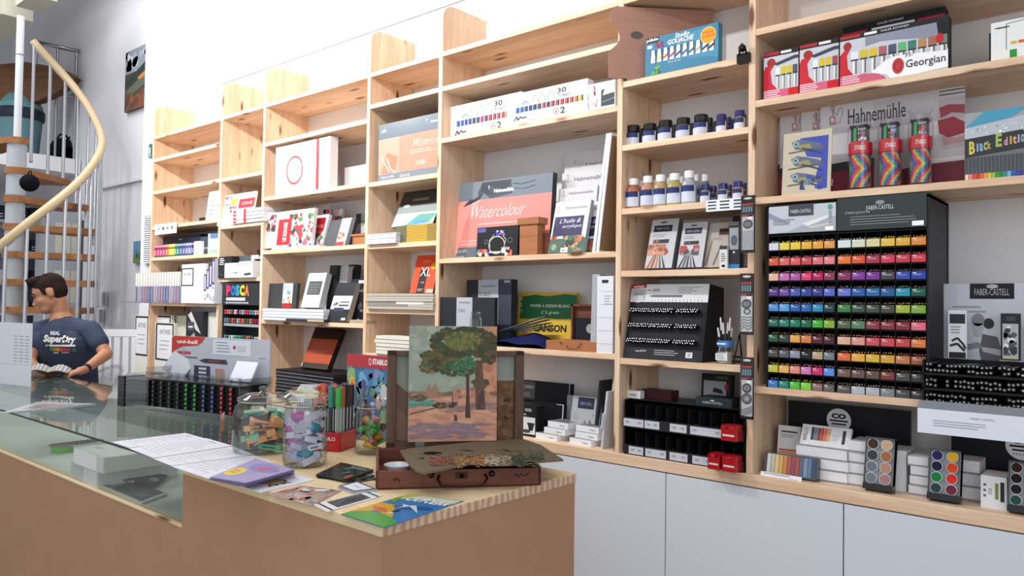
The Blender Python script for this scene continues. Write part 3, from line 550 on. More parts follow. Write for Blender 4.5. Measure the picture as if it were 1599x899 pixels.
def pastels(m, cols, x0=.1, x1=.9, y0=.1, y1=.9, l=2, jit=0):
    n = len(cols)
    for i, c in enumerate(cols): m.rect(x0+(x1-x0)*i/n+.004, y0, x0+(x1-x0)*(i+1)/n-.004, y1, c, l)
item('pastel_set', 'upright pastel set with orange stripes left of the tilted one', 'pastel set', (1213, 1248, 664), 2.52, LEDGE+.025, .02, '#d6d6d8', lambda m: (m.rect(.15, .82, .85, .86, '#333', 1), m.lines(.15, .68, .8, .78, 2, '#999', 1), pastels(m, ['#b06a4a', '#d88a4c', '#c86a4a', '#8c5548', '#d8a070'][:1], .08, .92, .33, .38), m.rect(.08, .26, .92, .31, '#d88a5c', 2), m.rect(.08, .18, .92, .23, '#b05a40', 2), m.rect(.08, .1, .92, .15, '#e0a070', 2)), lean=D(8))
item('pastel_set', 'tilted white pastel set with grey and red bars on the stacked white boxes', 'pastel set', (1249, 1326, 664), 2.47, LEDGE+.102, .012, '#dcdce0', lambda m: (pastels(m, ['#3b3f4a', '#6b7a8c', '#8c4038', '#b04a3a', '#c8784c', '#d8a070'], .2, .6, .25, .88, 2), m.txt('PASTELS CO', .05, .2, .13, .85, '#333', 2, rot=1), m.rect(.84, .2, .9, .85, '#333', 2), m.lines(.62, .3, .8, .6, 4, '#b5b5b8', 1)), lean=D(28))
item('pastel_set', 'open box of soft pastels from white through ochre to blue', 'pastel set', (1193, 1276, 707), 2.43, LEDGE, .025, '#4a4d50', lambda m: pastels(m, ['#d8dcdc', '#c8c0a4', '#d8c090', '#d8a860', '#c8844c', '#a85c4c', '#98485c', '#a05448', '#5c6474', '#7c90a4', '#5c7c9c', '#3c4c64'], .05, .97, .06, .94), lean=D(12), mat='gloss')
item('price_card', 'handwritten white card leaning on the open pastel box', 'card', (1188, 1252, 735), 2.408, LEDGE, .001, '#eef0f6', lambda m: (m.lines(.08, .55, .92, .9, 2, '#5a5c66', 1, fill=.3), m.lines(.3, .43, .75, .53, 1, '#4a4c58', 1, fill=.3), m.txt('30,50', .7, .1, .92, .25, '#333', 1)), lean=D(10))
def palette(px, cols, lab, Y=2.43):
    P, w, h = frame_of(px, Y, LEDGE, 0, D(12)); 
    e = empty('pan_palette', lab, 'palette', (P.x+w/2, P.y, P.z+.02), group=None); e.rotation_euler = (-D(12), 0, 0)
    m = M('gloss'); m.box(-w/2, w/2, .002, .03, 0, h, '#85888c'); m.box(-w/2-.001, w/2+.001, -.006, .032, -.014, .004, '#16171a'); m.box(-w/2, w/2, -.006, .03, h-.003, h+.002, '#3c3e42'); m.box(-w/2, -w/2+.002, -.006, .03, 0, h, '#55585c'); m.box(w/2-.002, w/2, -.006, .03, 0, h, '#6a6d70'); m.build('tray', e)
    for k, c in enumerate(cols):
        cx = (-w*.24, w*.24)[k % 2]; cz = h*(1-(k//2+.55)/4.15); r = min(w*.215, h*.12)
        q = M('gloss'); q.cyl((cx, -.004, cz), (cx, .003, cz), r, col='#c5c8cc', n=24); q.mat = 'matte'; q.cyl((cx, -.0048, cz), (cx, .0, cz), r*.88, col=c, n=24); q.build('paint_pan', e)
palette((1349, 1394, 692), ['#46342c', '#c8a888', '#40444a', '#a06a44', '#6c7480', '#b08470', '#707880', '#a07a78'], 'palette of eight round brown and grey pans')
palette((1449, 1499, 711), ['#2c2c5c', '#e0ac2c', '#24243c', '#d84a2c', '#1c7c3c', '#d0382c', '#2c4444', '#6c2c3c'], 'palette of eight round bright pans, yellow, orange and green')
palette((1574, 1624, 731), ['#3c2418', '#54302c', '#2c1c24', '#24202c', '#20201c', '#1c1818', '#2c4c44', '#1c2420'], 'palette of eight round dark pans cut by the right edge')
item('paint_box', 'white box with a green and black swatch printed on its front', 'box', (1532, 1573, 741), 2.45, LEDGE, .10, '#e2e3e8', lambda m: (m.txt('CO', .3, .45, .42, .62, '#222', 1, rot=1), m.lines(.1, .3, .22, .8, 3, '#666', 1), m.rect(.55, .3, .68, .8, '#7a8a4c', 1), m.rect(.75, .25, .9, .85, '#2a2a2a', 1)))
# ============================================================ bay 6
def drawing_board():
    Y = 2.378; L0 = onY(960, 60, Y); zt = 2.522; Rr = onZ(1114, 17, zt); L1 = onY(966, 9, Y)
    d = Vector((Rr[0]-L1[0], Rr[1]-L1[1], 0)); w = d.length; yaw = math.atan2(d.y, d.x); dr = d.normalized()
    def uv(x, y):                                     # pixel -> board plane
        r = ray(x, y); n = Vector((-dr.y, dr.x, 0)); o = Vector((L1[0], Y, 0)); c = Vector(CAM)
        t = (o-c).dot(n)/Vector(r).dot(n); p = c+Vector(r)*t; return ((p-o).dot(dr), p.z)
    curve = [(966, 10), (957, 14), (953, 19), (953, 25), (956, 34), (963, 43), (967, 49), (969, 56), (968, 63), (963, 70), (955, 77), (951, 82), (951, 121)]
    L_ = [uv(x, y) for x, y in curve]; z0 = L_[-1][1]; nb = .035
    pts = L_+[(nb, z0), (nb+.002, Z6[5]), (w, Z6[5]), (w, zt)]; L_[0]
    e = M('plywood'); e.prism(pts[::-1], 0, .007); o = e.build('drawing_board', None, (L1[0], Y, 0), (0, 0, yaw), label='pinkish plywood panel with a wavy left edge and grey oval hole', cat='panel')
    c = uv(995, 55); h = M('print'); h.face((c[0]-.024, 0, c[1]-.02), (1, 0, 0), (0, 0, 1), .048, .04); h.ell(.5, .5, .5, .36, '#5f5450', 0, 24); h.build('oval_hole', o)
drawing_board()
def gouache(m):
    m.rect(0, 0, 1, 1, '#3c7c9c', 0); m.pl([(.25, .4), (.6, .9), (.9, .95), (1, .6), (1, .2)], '#4a8cac', .5)
    m.rect(.01, .87, .2, 1, '#1a1c24', 1); m.txt('p\u00e9b\u00e9o', .02, .89, .19, .99, '#fff', 2, bold=.02); m.rect(.03, .74, .1, .82, '#cfe0ea', 1); m.blobs(.15, .72, .28, .86, 8, ['#b02c5c', '#8c2c54'], .035, 2)
    m.txt('Studio', .42, .86, .62, .97, '#fff', 2, sh=.3, bold=.01); m.txt('GOUACHE', .32, .73, .68, .85, '#fff', 2, bold=.02, sh=.2)
    cs = ['#e0e0e0', '#e0d04c', '#d04c4c', '#c83c4c', '#2c3c7c', '#3c5cb0', '#2c6c5c', '#c8a08c', '#3a3a3a', '#222222']
    for i, c in enumerate(cs):
        x = .08+i*.089; m.rect(x-.005, .36, x+.072, .68, '#2a3a4c', 1.6); m.pl([(x, .36), (x+.065, .36), (x+.055, .68), (x+.01, .68)], '#dfe2e6', 2); m.pl([(x, .4), (x+.065, .48), (x+.062, .54), (x+.002, .46)], c, 2.6)
    m.blobs(.08, .06, .22, .28, 9, ['#6cb43c', '#4c9c3c', '#2a4a3c'], .04, 2); m.txt('10 x 20 ml', .33, .28, .5, .33, '#dfeaf0', 2)
    a = m.fh/m.fw; m.ell(.87, .74, .2*a, .2, '#f0d48c', 3, 24); m.ell(.87, .74, .185*a, .185, '#e09a1c', 3.4, 24); m.txt('FREE', .8, .78, .94, .84, '#c03c1c', 4); m.txt('+1 GRATIS', .78, .68, .96, .75, '#c03c1c', 4)
item('gouache_set', 'blue gouache box with a row of tubes and an orange round sticker', 'paint box', (1008, 1122, 62), 2.425, Z6[5], .03, '#3c7c9c', gouache)
def clip():
    P = onY(1163, 92, 2.398); e = empty('bulldog_clip', 'dark metal clip gripping the shelf edge by the right upright', 'clip', (P[0], 2.398, Z6[5]-.02))
    m = M('metal'); m.box(-.022, .022, -.012, .012, -.004, .024, '#2b2a28'); m.cyl((-.022, -.008, .024), (.022, -.008, .024), .004, col='#35332f'); m.build('jaw', e)
    m = M('metal'); m.tube([(-.012, -.01, .02), (-.01, -.02, .045), (0, -.02, .055), (.01, -.02, .045), (.012, -.01, .02)], .003, '#35332f'); m.ball((0, -.016, .04), .012, '#2b2a28', 10); m.build('handle', e)
clip()
# ink jars and bottles
def jar(name, label, px, Y, z, cap, body, labcol, group, tall=False, band='#26346c', hpx=None):
    P, w, h = frame_of(px, Y, z); r = w/2
    e = empty(name, label, 'bottle' if tall else 'jar', (P.x+r, P.y+r*.3, z), group=group)
    if tall:
        m = M('gloss'); m.lathe([(0, 0), (r*.95, 0), (r, h*.03), (r, h*.56), (r*.92, h*.66), (r*.6, h*.76), (r*.55, h*.8)], body, 20, cols=None); m.build('bottle_body', e)
        m = M('gloss'); m.lathe([(r*.64, h*.79), (r*.66, h*.98), (r*.6, h), (0, h)], cap, 20); m.lathe([(0, h*.79), (r*.64, h*.79)], cap, 20); m.build('cap', e)
        z0, z1, zb = h*.08, h*.38, h*.56
    else:
        m = M('gloss'); m.lathe([(0, 0), (r*.9, 0), (r, h*.06), (r, h*.6), (r*.8, h*.7)], body, 20); m.build('jar_body', e)
        m = M('gloss'); m.lathe([(0, h*.7), (r*.86, h*.7), (r*.86, h*.97), (r*.8, h), (0, h)], cap, 20); m.build('lid', e)
        z0, z1, zb = h*.08, h*.4, h*.62
    m = M('print'); A0, A1, n = -2.9, -.25, 14
    for i in range(n):
        t0, t1 = A0+(A1-A0)*i/n, A0+(A1-A0)*(i+1)/n; R_ = r*1.012
        q = lambda t, zz: (R_*math.cos(t), R_*math.sin(t), zz)
        m.add([q(t0, z0), q(t1, z0), q(t1, z1), q(t0, z1)], [(0, 1, 2, 3)], labcol); m.add([q(t0, z1), q(t1, z1), q(t1, zb), q(t0, zb)], [(0, 1, 2, 3)], band if i % 13 else labcol)
    for zz in (.15, .5, .75):
        t0, t1 = -2.2, -1.2; R_ = r*1.02; m.add([(R_*math.cos(t0), R_*math.sin(t0), z0+(z1-z0)*zz), (R_*math.cos(t1), R_*math.sin(t1), z0+(z1-z0)*zz), (R_*math.cos(t1), R_*math.sin(t1), z0+(z1-z0)*(zz+.08)), (R_*math.cos(t0), R_*math.sin(t0), z0+(z1-z0)*(zz+.08))], [(0, 1, 2, 3)], '#8a90a8')
    m.build('paper_label', e); return e
G1 = 'ink jars on the upper shelf'
bods = ['#241a18', '#2c2418', '#4c3c20', '#5c5426', '#2a2c2c']
for k, (a, b, t) in enumerate([(976, 998, 198), (1003, 1024, 195), (1027, 1049, 190), (1055, 1077, 186), (1082, 1105, 181)]):
    jar('ink_jar', ['black capped ink jar in the front row, nearest the left upright', 'black capped ink jar in the front row, second from left', 'black capped ink jar in the front row, third from left', 'black capped ink jar in the front row, fourth from left', 'black capped ink jar in the front row, largest, fifth from left'][k], (a, b, t), 2.45, Z6[4], '#17171a', bods[k], '#c9cedb', G1)
for k, (a, b, t) in enumerate([(1118, 1134, 180), (1146, 1163, 174)]):
    jar('ink_jar', ['blue capped ink jar with red brown contents, front row', 'blue capped ink jar beside the right upright, front row'][k], (a, b, t), 2.45, Z6[4], '#232a6a', ['#6a2a24', '#8a7a4a'][k], '#d5d8e2', G1)
for k, (a, b, t) in enumerate([(998, 1012, 202), (1022, 1036, 199), (1048, 1060, 196), (1074, 1088, 194), (1101, 1113, 185), (1113, 1121, 190), (1132, 1142, 184), (1139, 1148, 187), (1160, 1166, 179)]):
    jar('ink_jar', 'small dark ink jar in the back row, '+['behind the first and second front jars', 'behind the second front jar', 'behind the third front jar', 'behind the fourth front jar', 'right behind the largest jar', 'between the black and blue caps', 'right behind the first blue cap', 'between the two blue caps', 'touching the right upright'][k], (a, b, t), 2.54 if k not in (7,) else 2.58, Z6[4], '#1a1a20' if k < 6 else '#232a5a', '#1c1a1c', '#8a90a8', G1)
G2 = 'metallic ink bottles with white caps'
cols = ['#a8644c', '#b8886c', '#b09468', '#a8985c', '#a0a4a8']
for k, (a, b, t) in enumerate([(977, 998, 280), (1000, 1020, 276), (1020, 1040, 274), (1041, 1063, 272), (1064, 1086, 268)]):
    jar('ink_bottle', 'white capped bottle of %s ink in the front row' % ['copper brown', 'rose beige', 'sand gold', 'olive gold', 'silver, tallest'][k], (a, b, t), 2.44, Z6[3], '#eeeef0', cols[k], '#cdd3e2', G2, tall=True)
for k, (a, b, t) in enumerate([(994, 1008, 283), (1018, 1030, 281), (1039, 1050, 277), (1058, 1070, 276), (1082, 1092, 272), (1093, 1108, 273)]):
    jar('ink_bottle', 'white capped ink bottle in the back row, %s' % ['behind the copper one', 'behind the rose beige one', 'behind the sand gold one', 'behind the olive gold one', 'right behind the silver one', 'grey, between silver bottle and blue lids'][k], (a, b, t), 2.53, Z6[3], '#e6e6ea', ['#8a5a48', '#a07a60', '#90805a', '#8a8050', '#8a8a8c', '#6a6c70'][k], '#b9bfd0', G2, tall=True)
G3 = 'small blue lidded ink jars'
for k, (a, b, t) in enumerate([(1093, 1108, 289), (1121, 1136, 287), (1144, 1160, 284)]):
    jar('small_ink_jar', 'small blue lidded jar in front, %s' % ['left one above the price card', 'middle one above the price card', 'right one beside the hanging pack'][k], (a, b, t), 2.45, Z6[3], '#232c72', '#a08a5c', '#cdd3e2', G3)
for k, (a, b, t) in enumerate([(1108, 1119, 291), (1134, 1143, 289), (1158, 1166, 286)]):
    jar('small_ink_jar', 'small blue lidded jar in the back, %s' % ['right of the left front one', 'right of the middle front one', 'by the upright'][k], (a, b, t), 2.52, Z6[3], '#20285c', '#6a5c44', '#9aa0b8', G3)
item('price_card', 'handwritten price card stuck on the shelf edge under the blue lids', 'card', (1103, 1161, 313), 2.396, Z6[3]-.036, .001, '#eceef4', lambda m: [m.lines(.05, .1, .3, .95, 3, '#4a4a55', 1, rag=.1), m.lines(.38, .1, .65, .95, 3, '#4a4a55', 1, rag=.1), m.lines(.75, .1, .95, .95, 3, '#4a4a55', 1, rag=.1)])
def pencilset(top, pic):
    def art(m):
        m.rect(0, 0, 1, 1, '#b9babf', 0); m.ell(.45, .93, .14, .015, '#333', 1); m.rect(.12, .74, .8, .87, '#1f2336', 1); m.txt('FABER-CASTELL', .2, .78, .72, .83, '#aab', 2); m.lines(.12, .62, .6, .7, 2, '#8a8b90', 1)
        m.rect(.15, .5, .75, .58, '#2a2428', 1)
        for i, c in enumerate(pic[1]): m.rect(.17+.06*i, .51, .21+.06*i, .57, c, 2)
        m.blobs(.02, .26, .8, .48, 18, pic[0], .09, 1.5)
        for i, c in enumerate(pic[1]): x = .2+.12*i; m.pl([(x-.15+.04*i, .0), (x-.07+.04*i, .0), (.3+.07*i, .25), (.27+.07*i, .27)], c, 3)
    return art
item('sketch_pencil_set', 'grey pencil tin with a face and reddish chalk pencils on its cover', 'pencil set', (1007, 1049, 347), 2.43, Z6[2], .03, '#a9aab0', pencilset(0, (['#c88c74', '#b0705c', '#dcae98', '#8a4a40'], ['#b8603c', '#8c4430', '#c87850', '#5c5c60', '#3c3c40'])), lean=D(17), edge='#6a6c72')
item('sketch_pencil_set', 'grey pencil tin with black and grey drawing on its cover, middle one', 'pencil set', (1057, 1096, 352), 2.43, Z6[2], .03, '#a9aab0', pencilset(0, (['#4a4c50', '#8a8c90', '#c0c0c4', '#a83c3c'], ['#3a3c40', '#55575c', '#2a2c30', '#6a6c70', '#26282c'])), lean=D(17), edge='#6a6c72')
item('sketch_pencil_set', 'beige pencil tin with a maroon title, half hidden by small packs', 'pencil set', (1098, 1146, 352), 2.45, Z6[2], .03, '#b5aca2', lambda m: (m.rect(0, 0, 1, 1, '#b5aca2', 0), m.rect(.4, .72, 1, .86, '#46202a', 1), m.lines(.2, .6, .6, .66, 2, '#8a7f78', 1), m.pl([(.05, .05), (.12, .05), (.22, .6), (.18, .6)], '#8a6a5c', 2), m.pl([(.3, .05), (.36, .05), (.55, .5), (.5, .5)], '#6a6c70', 2)), lean=D(15), edge='#7c746c')
item('charcoal_box', 'dark box with a grey portrait and a blue base by the right upright', 'box', (1138, 1155, 349), 2.42, Z6[2], .03, '#2c3038', lambda m: (m.rect(.08, .42, .92, .98, '#a3a4a8', 1), m.rect(.08, .9, .92, .97, '#333', 1.4), m.ell(.5, .62, .3, .12, '#5c6070', 2), m.rect(0, 0, 1, .1, '#2c7cb0', 1), m.ell(.5, .36, .1, .025, '#d8d8d8', 2)))
item('small_tube_box', 'small white box with black top in front of the beige tin', 'box', (1124, 1136, 384), 2.41, Z6[2], .015, '#dcdcdc', lambda m: (m.rect(0, .85, 1, 1, '#3c3c3c', 1), m.lines(.2, .3, .8, .7, 4, '#777', 1), m.ell(.5, .12, .25, .06, '#222', 1)))
item('charcoal_box', 'black box standing behind the portrait box', 'box', (1144, 1163, 338), 2.52, Z6[2], .05, '#17171a', None)
item('small_tube_box', 'small grey pack with black lines beside the right upright', 'box', (1155, 1166, 395), 2.45, Z6[2], .03, '#8c8c90', lambda m: m.lines(.1, .1, .9, .9, 5, '#222', 1))
# pin display
def pin_display():
    P, w, h = frame_of((974, 1096, 444), 2.41, Z6[1], 0, D(12)); 
    P2, w2, _ = frame_of((974, 1096, 444), 2.41, Z6[1])
    e = empty('fineliner_display', 'black slanted fineliner display with a white header and three rows of pens', 'pen display', (P.x+w/2, P.y, P.z))
    la = D(12); ht = h*math.cos(la); yt = h*math.sin(la); dp = .17
    m = M('satin'); m.prism([(0, 0), (yt, ht), (dp, ht-.012), (dp, 0)], -w/2, w/2, '#17181c', axis='x'); 
    m.face((-w/2, 0, 0), (1, 0, 0), (0, math.sin(la), math.cos(la)), w, h)
    m.rect(0, 0, 1, .15, '#2b2c31', 0); m.txt('pin', .22, .09, .29, .13, '#ddd', 1); m.rect(.15, .1, .21, .11, '#ddd', 1); m.lines(.4, .06, .75, .14, 3, '#c5c5c8', 1, fill=.25); m.rect(.8, .05, .88, .12, '#e6e6e6', 1); m.lines(.82, .06, .87, .11, 2, '#777', 2); m.build('case', e)
    m = M('gloss'); m.face((-w/2, 0, 0), (1, 0, 0), (0, math.sin(la), math.cos(la)), w, h); m.rect(.0, .76, 1, 1.0, '#dfe0e4', 1)
    m.pl([(0, .94), (.2, .95), (.2, 1), (0, 1)], '#b8222c', 2); m.txt('uni-ball', .03, .955, .16, .985, '#fff', 3, bold=.02); m.rect(.01, .78, .2, .93, '#aeb2b8', 2); m.ell(.1, .8, .08, .05, '#c9ccd2', 2.4); m.rect(.05, .85, .16, .88, '#888c94', 2.6)
    m.rect(.22, .915, .28, .925, '#555', 2); m.txt('pin', .3, .89, .38, .95, '#3c3c40', 2, bold=.01); m.pl([(.24, .84), (.3, .855), (.68, .855), (.68, .825), (.3, .825)], '#6b6c72', 2); m.lines(.62, .87, .95, .97, 4, '#8a8c92', 2, fill=.3, rag=.5)
    for i in range(16): m.rect(.24+.046*i, .755, .243+.046*i, .8, '#3a3a3e', 3)
    m.build('header_card', e)
    g = M('gloss'); nrm = Vector((0, -math.cos(la), math.sin(la))); up = Vector((0, math.sin(la), math.cos(la)))
    for r, vv in enumerate((.60, .40, .20)):
        for (x0, x1, n) in ((.05, .62, 19), (.66, .93, 9)):
            for i in range(n):
                for q in range(2):
                    xx = -w/2+w*(x0+(x1-x0)*(i+.5*q)/n); b = up*(h*(vv+.02+.028*q+random.random()*.008)); p0 = Vector((xx, 0, 0))+b; p1 = p0+nrm*(.016+random.random()*.006)
                    g.cyl(tuple(p0), tuple(p1), .0036, col='#141417', n=7, capcol='#17171a'); g.cyl(tuple(p1), tuple(p1+nrm*.0012), .0023, col='#e8e8ec', n=7)
        g.face((-w/2, 0, 0), (1, 0, 0), up, w, h); 
        for i in range(28): g.rect(.05+.032*i, vv+.07, .062+.032*i, vv+.145, '#2e2f38', 0)
    g.build('pens', e, kind='stuff')
pin_display()
def pen_jar():
    P, w, h = frame_of((1114, 1140, 500), 2.43, Z6[1]); r = w/2; h *= .82
    h = solve(lambda t: pix(P+Vector((0, 0, t)))[1], 531, .01, .3)
    e = empty('pen_jar', 'small glass jar with a blue rim holding white and black pens', 'jar', (P.x+r, P.y+r, P.z))
    m = M('glass'); m.lathe([(0, 0), (r*.95, 0), (r, h*.1), (r, h*.55), (r*.85, h*.7), (r*.85, h*.75)], '#fff', 20); m.build('glass_body', e)
    m = M('print'); m.lathe([(0, .002), (r*.9, .002), (r*.93, h*.5), (0, h*.5)], '#b5b5a8', 20); m.build('filling', e)
    m = M('gloss'); m.lathe([(r*.9, h*.72), (r*.92, h), (r*.8, h), (r*.8, h*.72)], '#3c7cc0', 20); m.face((-r*.6, -r*.93, h*.78), (1, 0, 0), (0, 0, 1), r*1.2, h*.16); m.lines(0, 0, 1, 1, 1, '#dfe9f4', 0); m.build('blue_rim', e)
    m = M('print'); m.face((-r*.7, -r*1.02, h*.15), (1, 0, 0), (0, 0, 1), r*1.4, h*.3); m.rect(0, 0, 1, 1, '#dfe3ea', 0); m.lines(.1, .1, .9, .9, 3, '#99a', 1); m.build('paper_label', e)
    for k in range(6):
        t = k*1.1+.4; q = .75*r; b = Vector((math.cos(t)*q*.5, math.sin(t)*q*.5, h*.5)); tp = Vector((math.cos(t)*q*1.1-.002, math.sin(t)*q*.9, h*(1.55+.22*(k % 3))))
        m = M('gloss'); m.cyl(tuple(b), tuple(b+(tp-b)*.62), .0045, col='#1a1a1e', n=8); m.cyl(tuple(b+(tp-b)*.62), tuple(tp), .0045, .003, '#d5d6da', 8); m.build('pen', None, (P.x+r, P.y+r, P.z), label='black pen with white cap in the blue rimmed jar', cat='pen', group='pens in the blue rimmed jar')
pen_jar()
def easel_card(m): m.pl([(0, 0), (.15, 0), (.75, .95), (.6, .95)], '#2a2a2c', 1)
item('mini_easel', 'small black wire easel standing by the right upright', 'easel', (1146, 1160, 521), 2.44, Z6[1], .03, '#222', build=lambda m, w, h, d: (m.tube([(0, 0, 0), (w*.6, .002, h)], .0022, '#1c1c1e', mat='metal'), m.tube([(w, 0, 0), (w*.65, .002, h)], .0022, '#1c1c1e', mat='metal'), m.tube([(w*.5, d, 0), (w*.62, .002, h)], .0022, '#1c1c1e', mat='metal'), m.tube([(0, -.006, h*.25), (w, -.006, h*.25)], .004, '#2a2624', mat='metal'), m.tube([(0, -.006, h*.1), (w, -.006, h*.1)], .005, '#2a2624', mat='metal')))
# hanging blister packs
def blister(px, y1, lab, k):
    Y = 2.372; P = onY(px[0], y1, Y); z0 = onY(px[0], y1, Y)[2]; Pv = Vector((P[0], Y, z0)); w = solve(lambda t: pix(Pv+Vector((t, 0, 0)))[0], px[1], .005, .2); h = solve(lambda t: pix(Pv+Vector((0, 0, t)))[1], px[2], .02, .5)
    e = empty('hanging_pen_pack', lab, 'pen pack', (P[0]+w/2, Y, z0))
    m = M('gloss'); m.box(-w/2, w/2, 0, .003, 0, h, '#221c1f'); m.face((-w/2, 0, 0), (1, 0, 0), (0, 0, 1), w, h); m.ell(.5, .95, .3, .02, '#cfc8bc', 0)
    m.rect(.1, .83, .9, .86, '#b8323c', 0); m.rect(.1, .7, .9, .82, '#25424a', 0); 
    for i in range(4): m.rect(.18+.18*i, .71, .26+.18*i, .8, '#7ca0a4', 1)
    m.rect(.1, .05, .92, .66, '#c9cacc', 0); m.rect(.1, .63, .9, .67, '#a82c34', 1); m.rect(.5, .58, .85, .66, '#f4f4f4', 1); m.ell(.5, .5, .35, .08, '#3c3c40', 1); m.ell(.5, .5, .25, .05, '#77777c', 1.5)
    if k == 0:
        for i in range(9): m.rect(.12, .08+.035*i, .9, .09+.035*i, '#8a8a90', 1)
        for i in range(6): m.rect(.14+.13*i, .07, .16+.13*i, .4, '#8a8a90', 1)
    elif k == 1:
        for i in range(5): m.line([(.12, .08+.05*i), (.35, .13+.04*i), (.6, .08+.05*i), (.9, .13+.04*i)], .012, '#222', 1)
        m.ring(.55, .38, .25, .05, .6, '#444', 1.5)
    else:
        for i in range(4): m.ring(.5, .33, .38-.09*i, .09-.02*i, .8, '#55555a', 1.5)
        for i in range(4): m.line([(.12, .05+.03*i), (.4, .07+.03*i), (.9, .12+.03*i)], .01, '#222', 1)
    m.build('card', e); f = M('film'); f.box(-w/2+.004, w/2-.004, -.012, 0, h*.05, h*.84, '#fff'); f.build('clear_blister', e)
    s = M('metal').tube([(0, .002, h*.95), (0, .02, h*.96), (0, .0275, h*.955)], .0015, '#444'); s.build('hook', e)
blister((1157, 1179, 306), 395, 'black and white pen pack hanging on the upright, top of three', 0)
blister((1155, 1177, 427), 522, 'black and white pen pack hanging on the upright, middle of three', 1)
blister((1156, 1177, 557), 653, 'black and white pen pack hanging on the upright, lowest of three', 2)
# tiered organiser
def organiser():
    P, w, h = frame_of((975, 1163, 602), 2.41, LEDGE); dp = .2
    e = empty('tiered_organiser', 'black two-tier organiser with white price strips on the bottom board', 'organiser', (P.x+w/2, P.y, P.z))
    h = solve(lambda t: pix(P+Vector((0, 0, t)))[1], 623, .05, .5)
    m = M('satin'); m.box(-w/2, -w/2+.004, 0, dp, 0, h, '#0f0f12'); m.box(w/2-.004, w/2, 0, dp, 0, h, '#0f0f12'); m.box(-w/2, w/2, dp-.004, dp, 0, h, '#0c0c0e'); m.box(-w/2, w/2, 0, dp, 0, .004, '#0f0f12')
    m.box(-w/2, w/2, .0, dp, h*.5-.002, h*.5+.002, '#0f0f12'); m.box(-w/2, w/2, .04, dp, h-.003, h, '#1a1b1f'); m.build('case', e)
    for r in range(2):
        zb = h*.5*r; n = 11
        t = M('satin'); t.box(-w/2, w/2, -.004, 0, zb, zb+.036, '#2c2d31')
        for k in range(1, n): t.box(-w/2+w*k/n-.001, -w/2+w*k/n+.001, .01, dp-.01, zb, zb+h*.42, '#1d1e22')
        t.build('tray', e)
        t = M('gloss'); t.box(-w/2, w/2, -.0048, -.004, zb, zb+.036, '#2c2d31'); t.face((-w/2, -.0048, zb), (1, 0, 0), (0, 0, 1), w, .036)
        for (a, b) in (((.0, .18), (.19, .32), (.41, .55), (.58, .83)) if r else ((.05, .18), (.2, .38), (.41, .56), (.6, .76))):
            t.rect(a, .12, b, .88, '#c9ccd6', 0); t.txt('3,%d' % random.randint(10, 95), a+.02, .4, a+.05, .65, '#334', 1); t.txt('%d,50' % random.randint(2, 9), b-.05, .4, b-.02, .65, '#334', 1)
        t.build('price_strip', e)
        t = M('satin')
        for k in range(n):
            for j in range(3):
                xx = -w/2+w*(k+.25+.25*j)/n; t.box(xx-.004, xx+.004, .02+random.random()*.01, .12, zb+.004, zb+.02+random.random()*.02, random.choice(['#17171b', '#222226', '#101013']))
        t.build('black_boxes', e, kind='stuff')
    return P, w, h
oP, ow, oh = organiser()
for k, (xa, xb, zb, lb) in enumerate([(.88, .99, oh*.5+.037, 'in the upper tray'), (.78, .87, .037, 'in the lower tray, left one'), (.89, .99, .037, 'in the lower tray, right one')]):
    m = M('gloss'); ww = ow*(xb-xa); m.box(-ww/2, ww/2, -.0, .05, -.03, .02, '#a81c24'); m.face((-ww/2, 0, -.03), (1, 0, 0), (0, 0, 1), ww, .05); m.rect(.1, .3, .9, .42, '#e8c8c8', 0); m.blobs(0, .8, 1, 1, 6, ['#c8303a', '#7c1018'], .1, 1)
    m.build('red_lead_pack', None, (oP.x+ow*(xa+xb)/2, oP.y-.009-.05, oP.z+zb), label='red pencil pack sticking out of the organiser, '+lb, cat='pack')
zt = LEDGE+oh
item('small_white_box', 'small white box on top of the organiser at its left end', 'box', (979, 1000, 609), 2.46, zt, .03, '#e6e6ea', lambda m: m.lines(.2, .3, .9, .6, 2, '#444', 1))
item('maroon_case', 'maroon flat case on top of the organiser', 'case', (1003, 1048, 607), 2.50, zt, .06, '#4a2226', None, mat='satin')
item('eraser_box', 'dark green box lettered in white on top of the organiser', 'box', (1087, 1143, 619), 2.46, zt, .10, '#26343c', lambda m: (m.rect(0, .0, 1, .8, '#22303a', 0), m.txt('FABER-CASTELL', .2, .3, .75, .55, '#c3ccd2', 1), m.ell(.47, .7, .06, .08, '#c3ccd2', 1)))
item('eraser_pack', 'black pack with a white picture panel behind the dark green box', 'box', (1095, 1141, 583), 2.57, zt, .03, '#1a1a1e', lambda m: (m.rect(.08, .15, .85, .75, '#a9abb0', 1), m.pl([(.4, .35), (.75, .3), (.7, .45), (.42, .52)], '#222', 2), m.rect(.8, .45, .92, .65, '#a83034', 2), m.rect(.5, .83, .9, .93, '#55585c', 1)), lean=D(4))
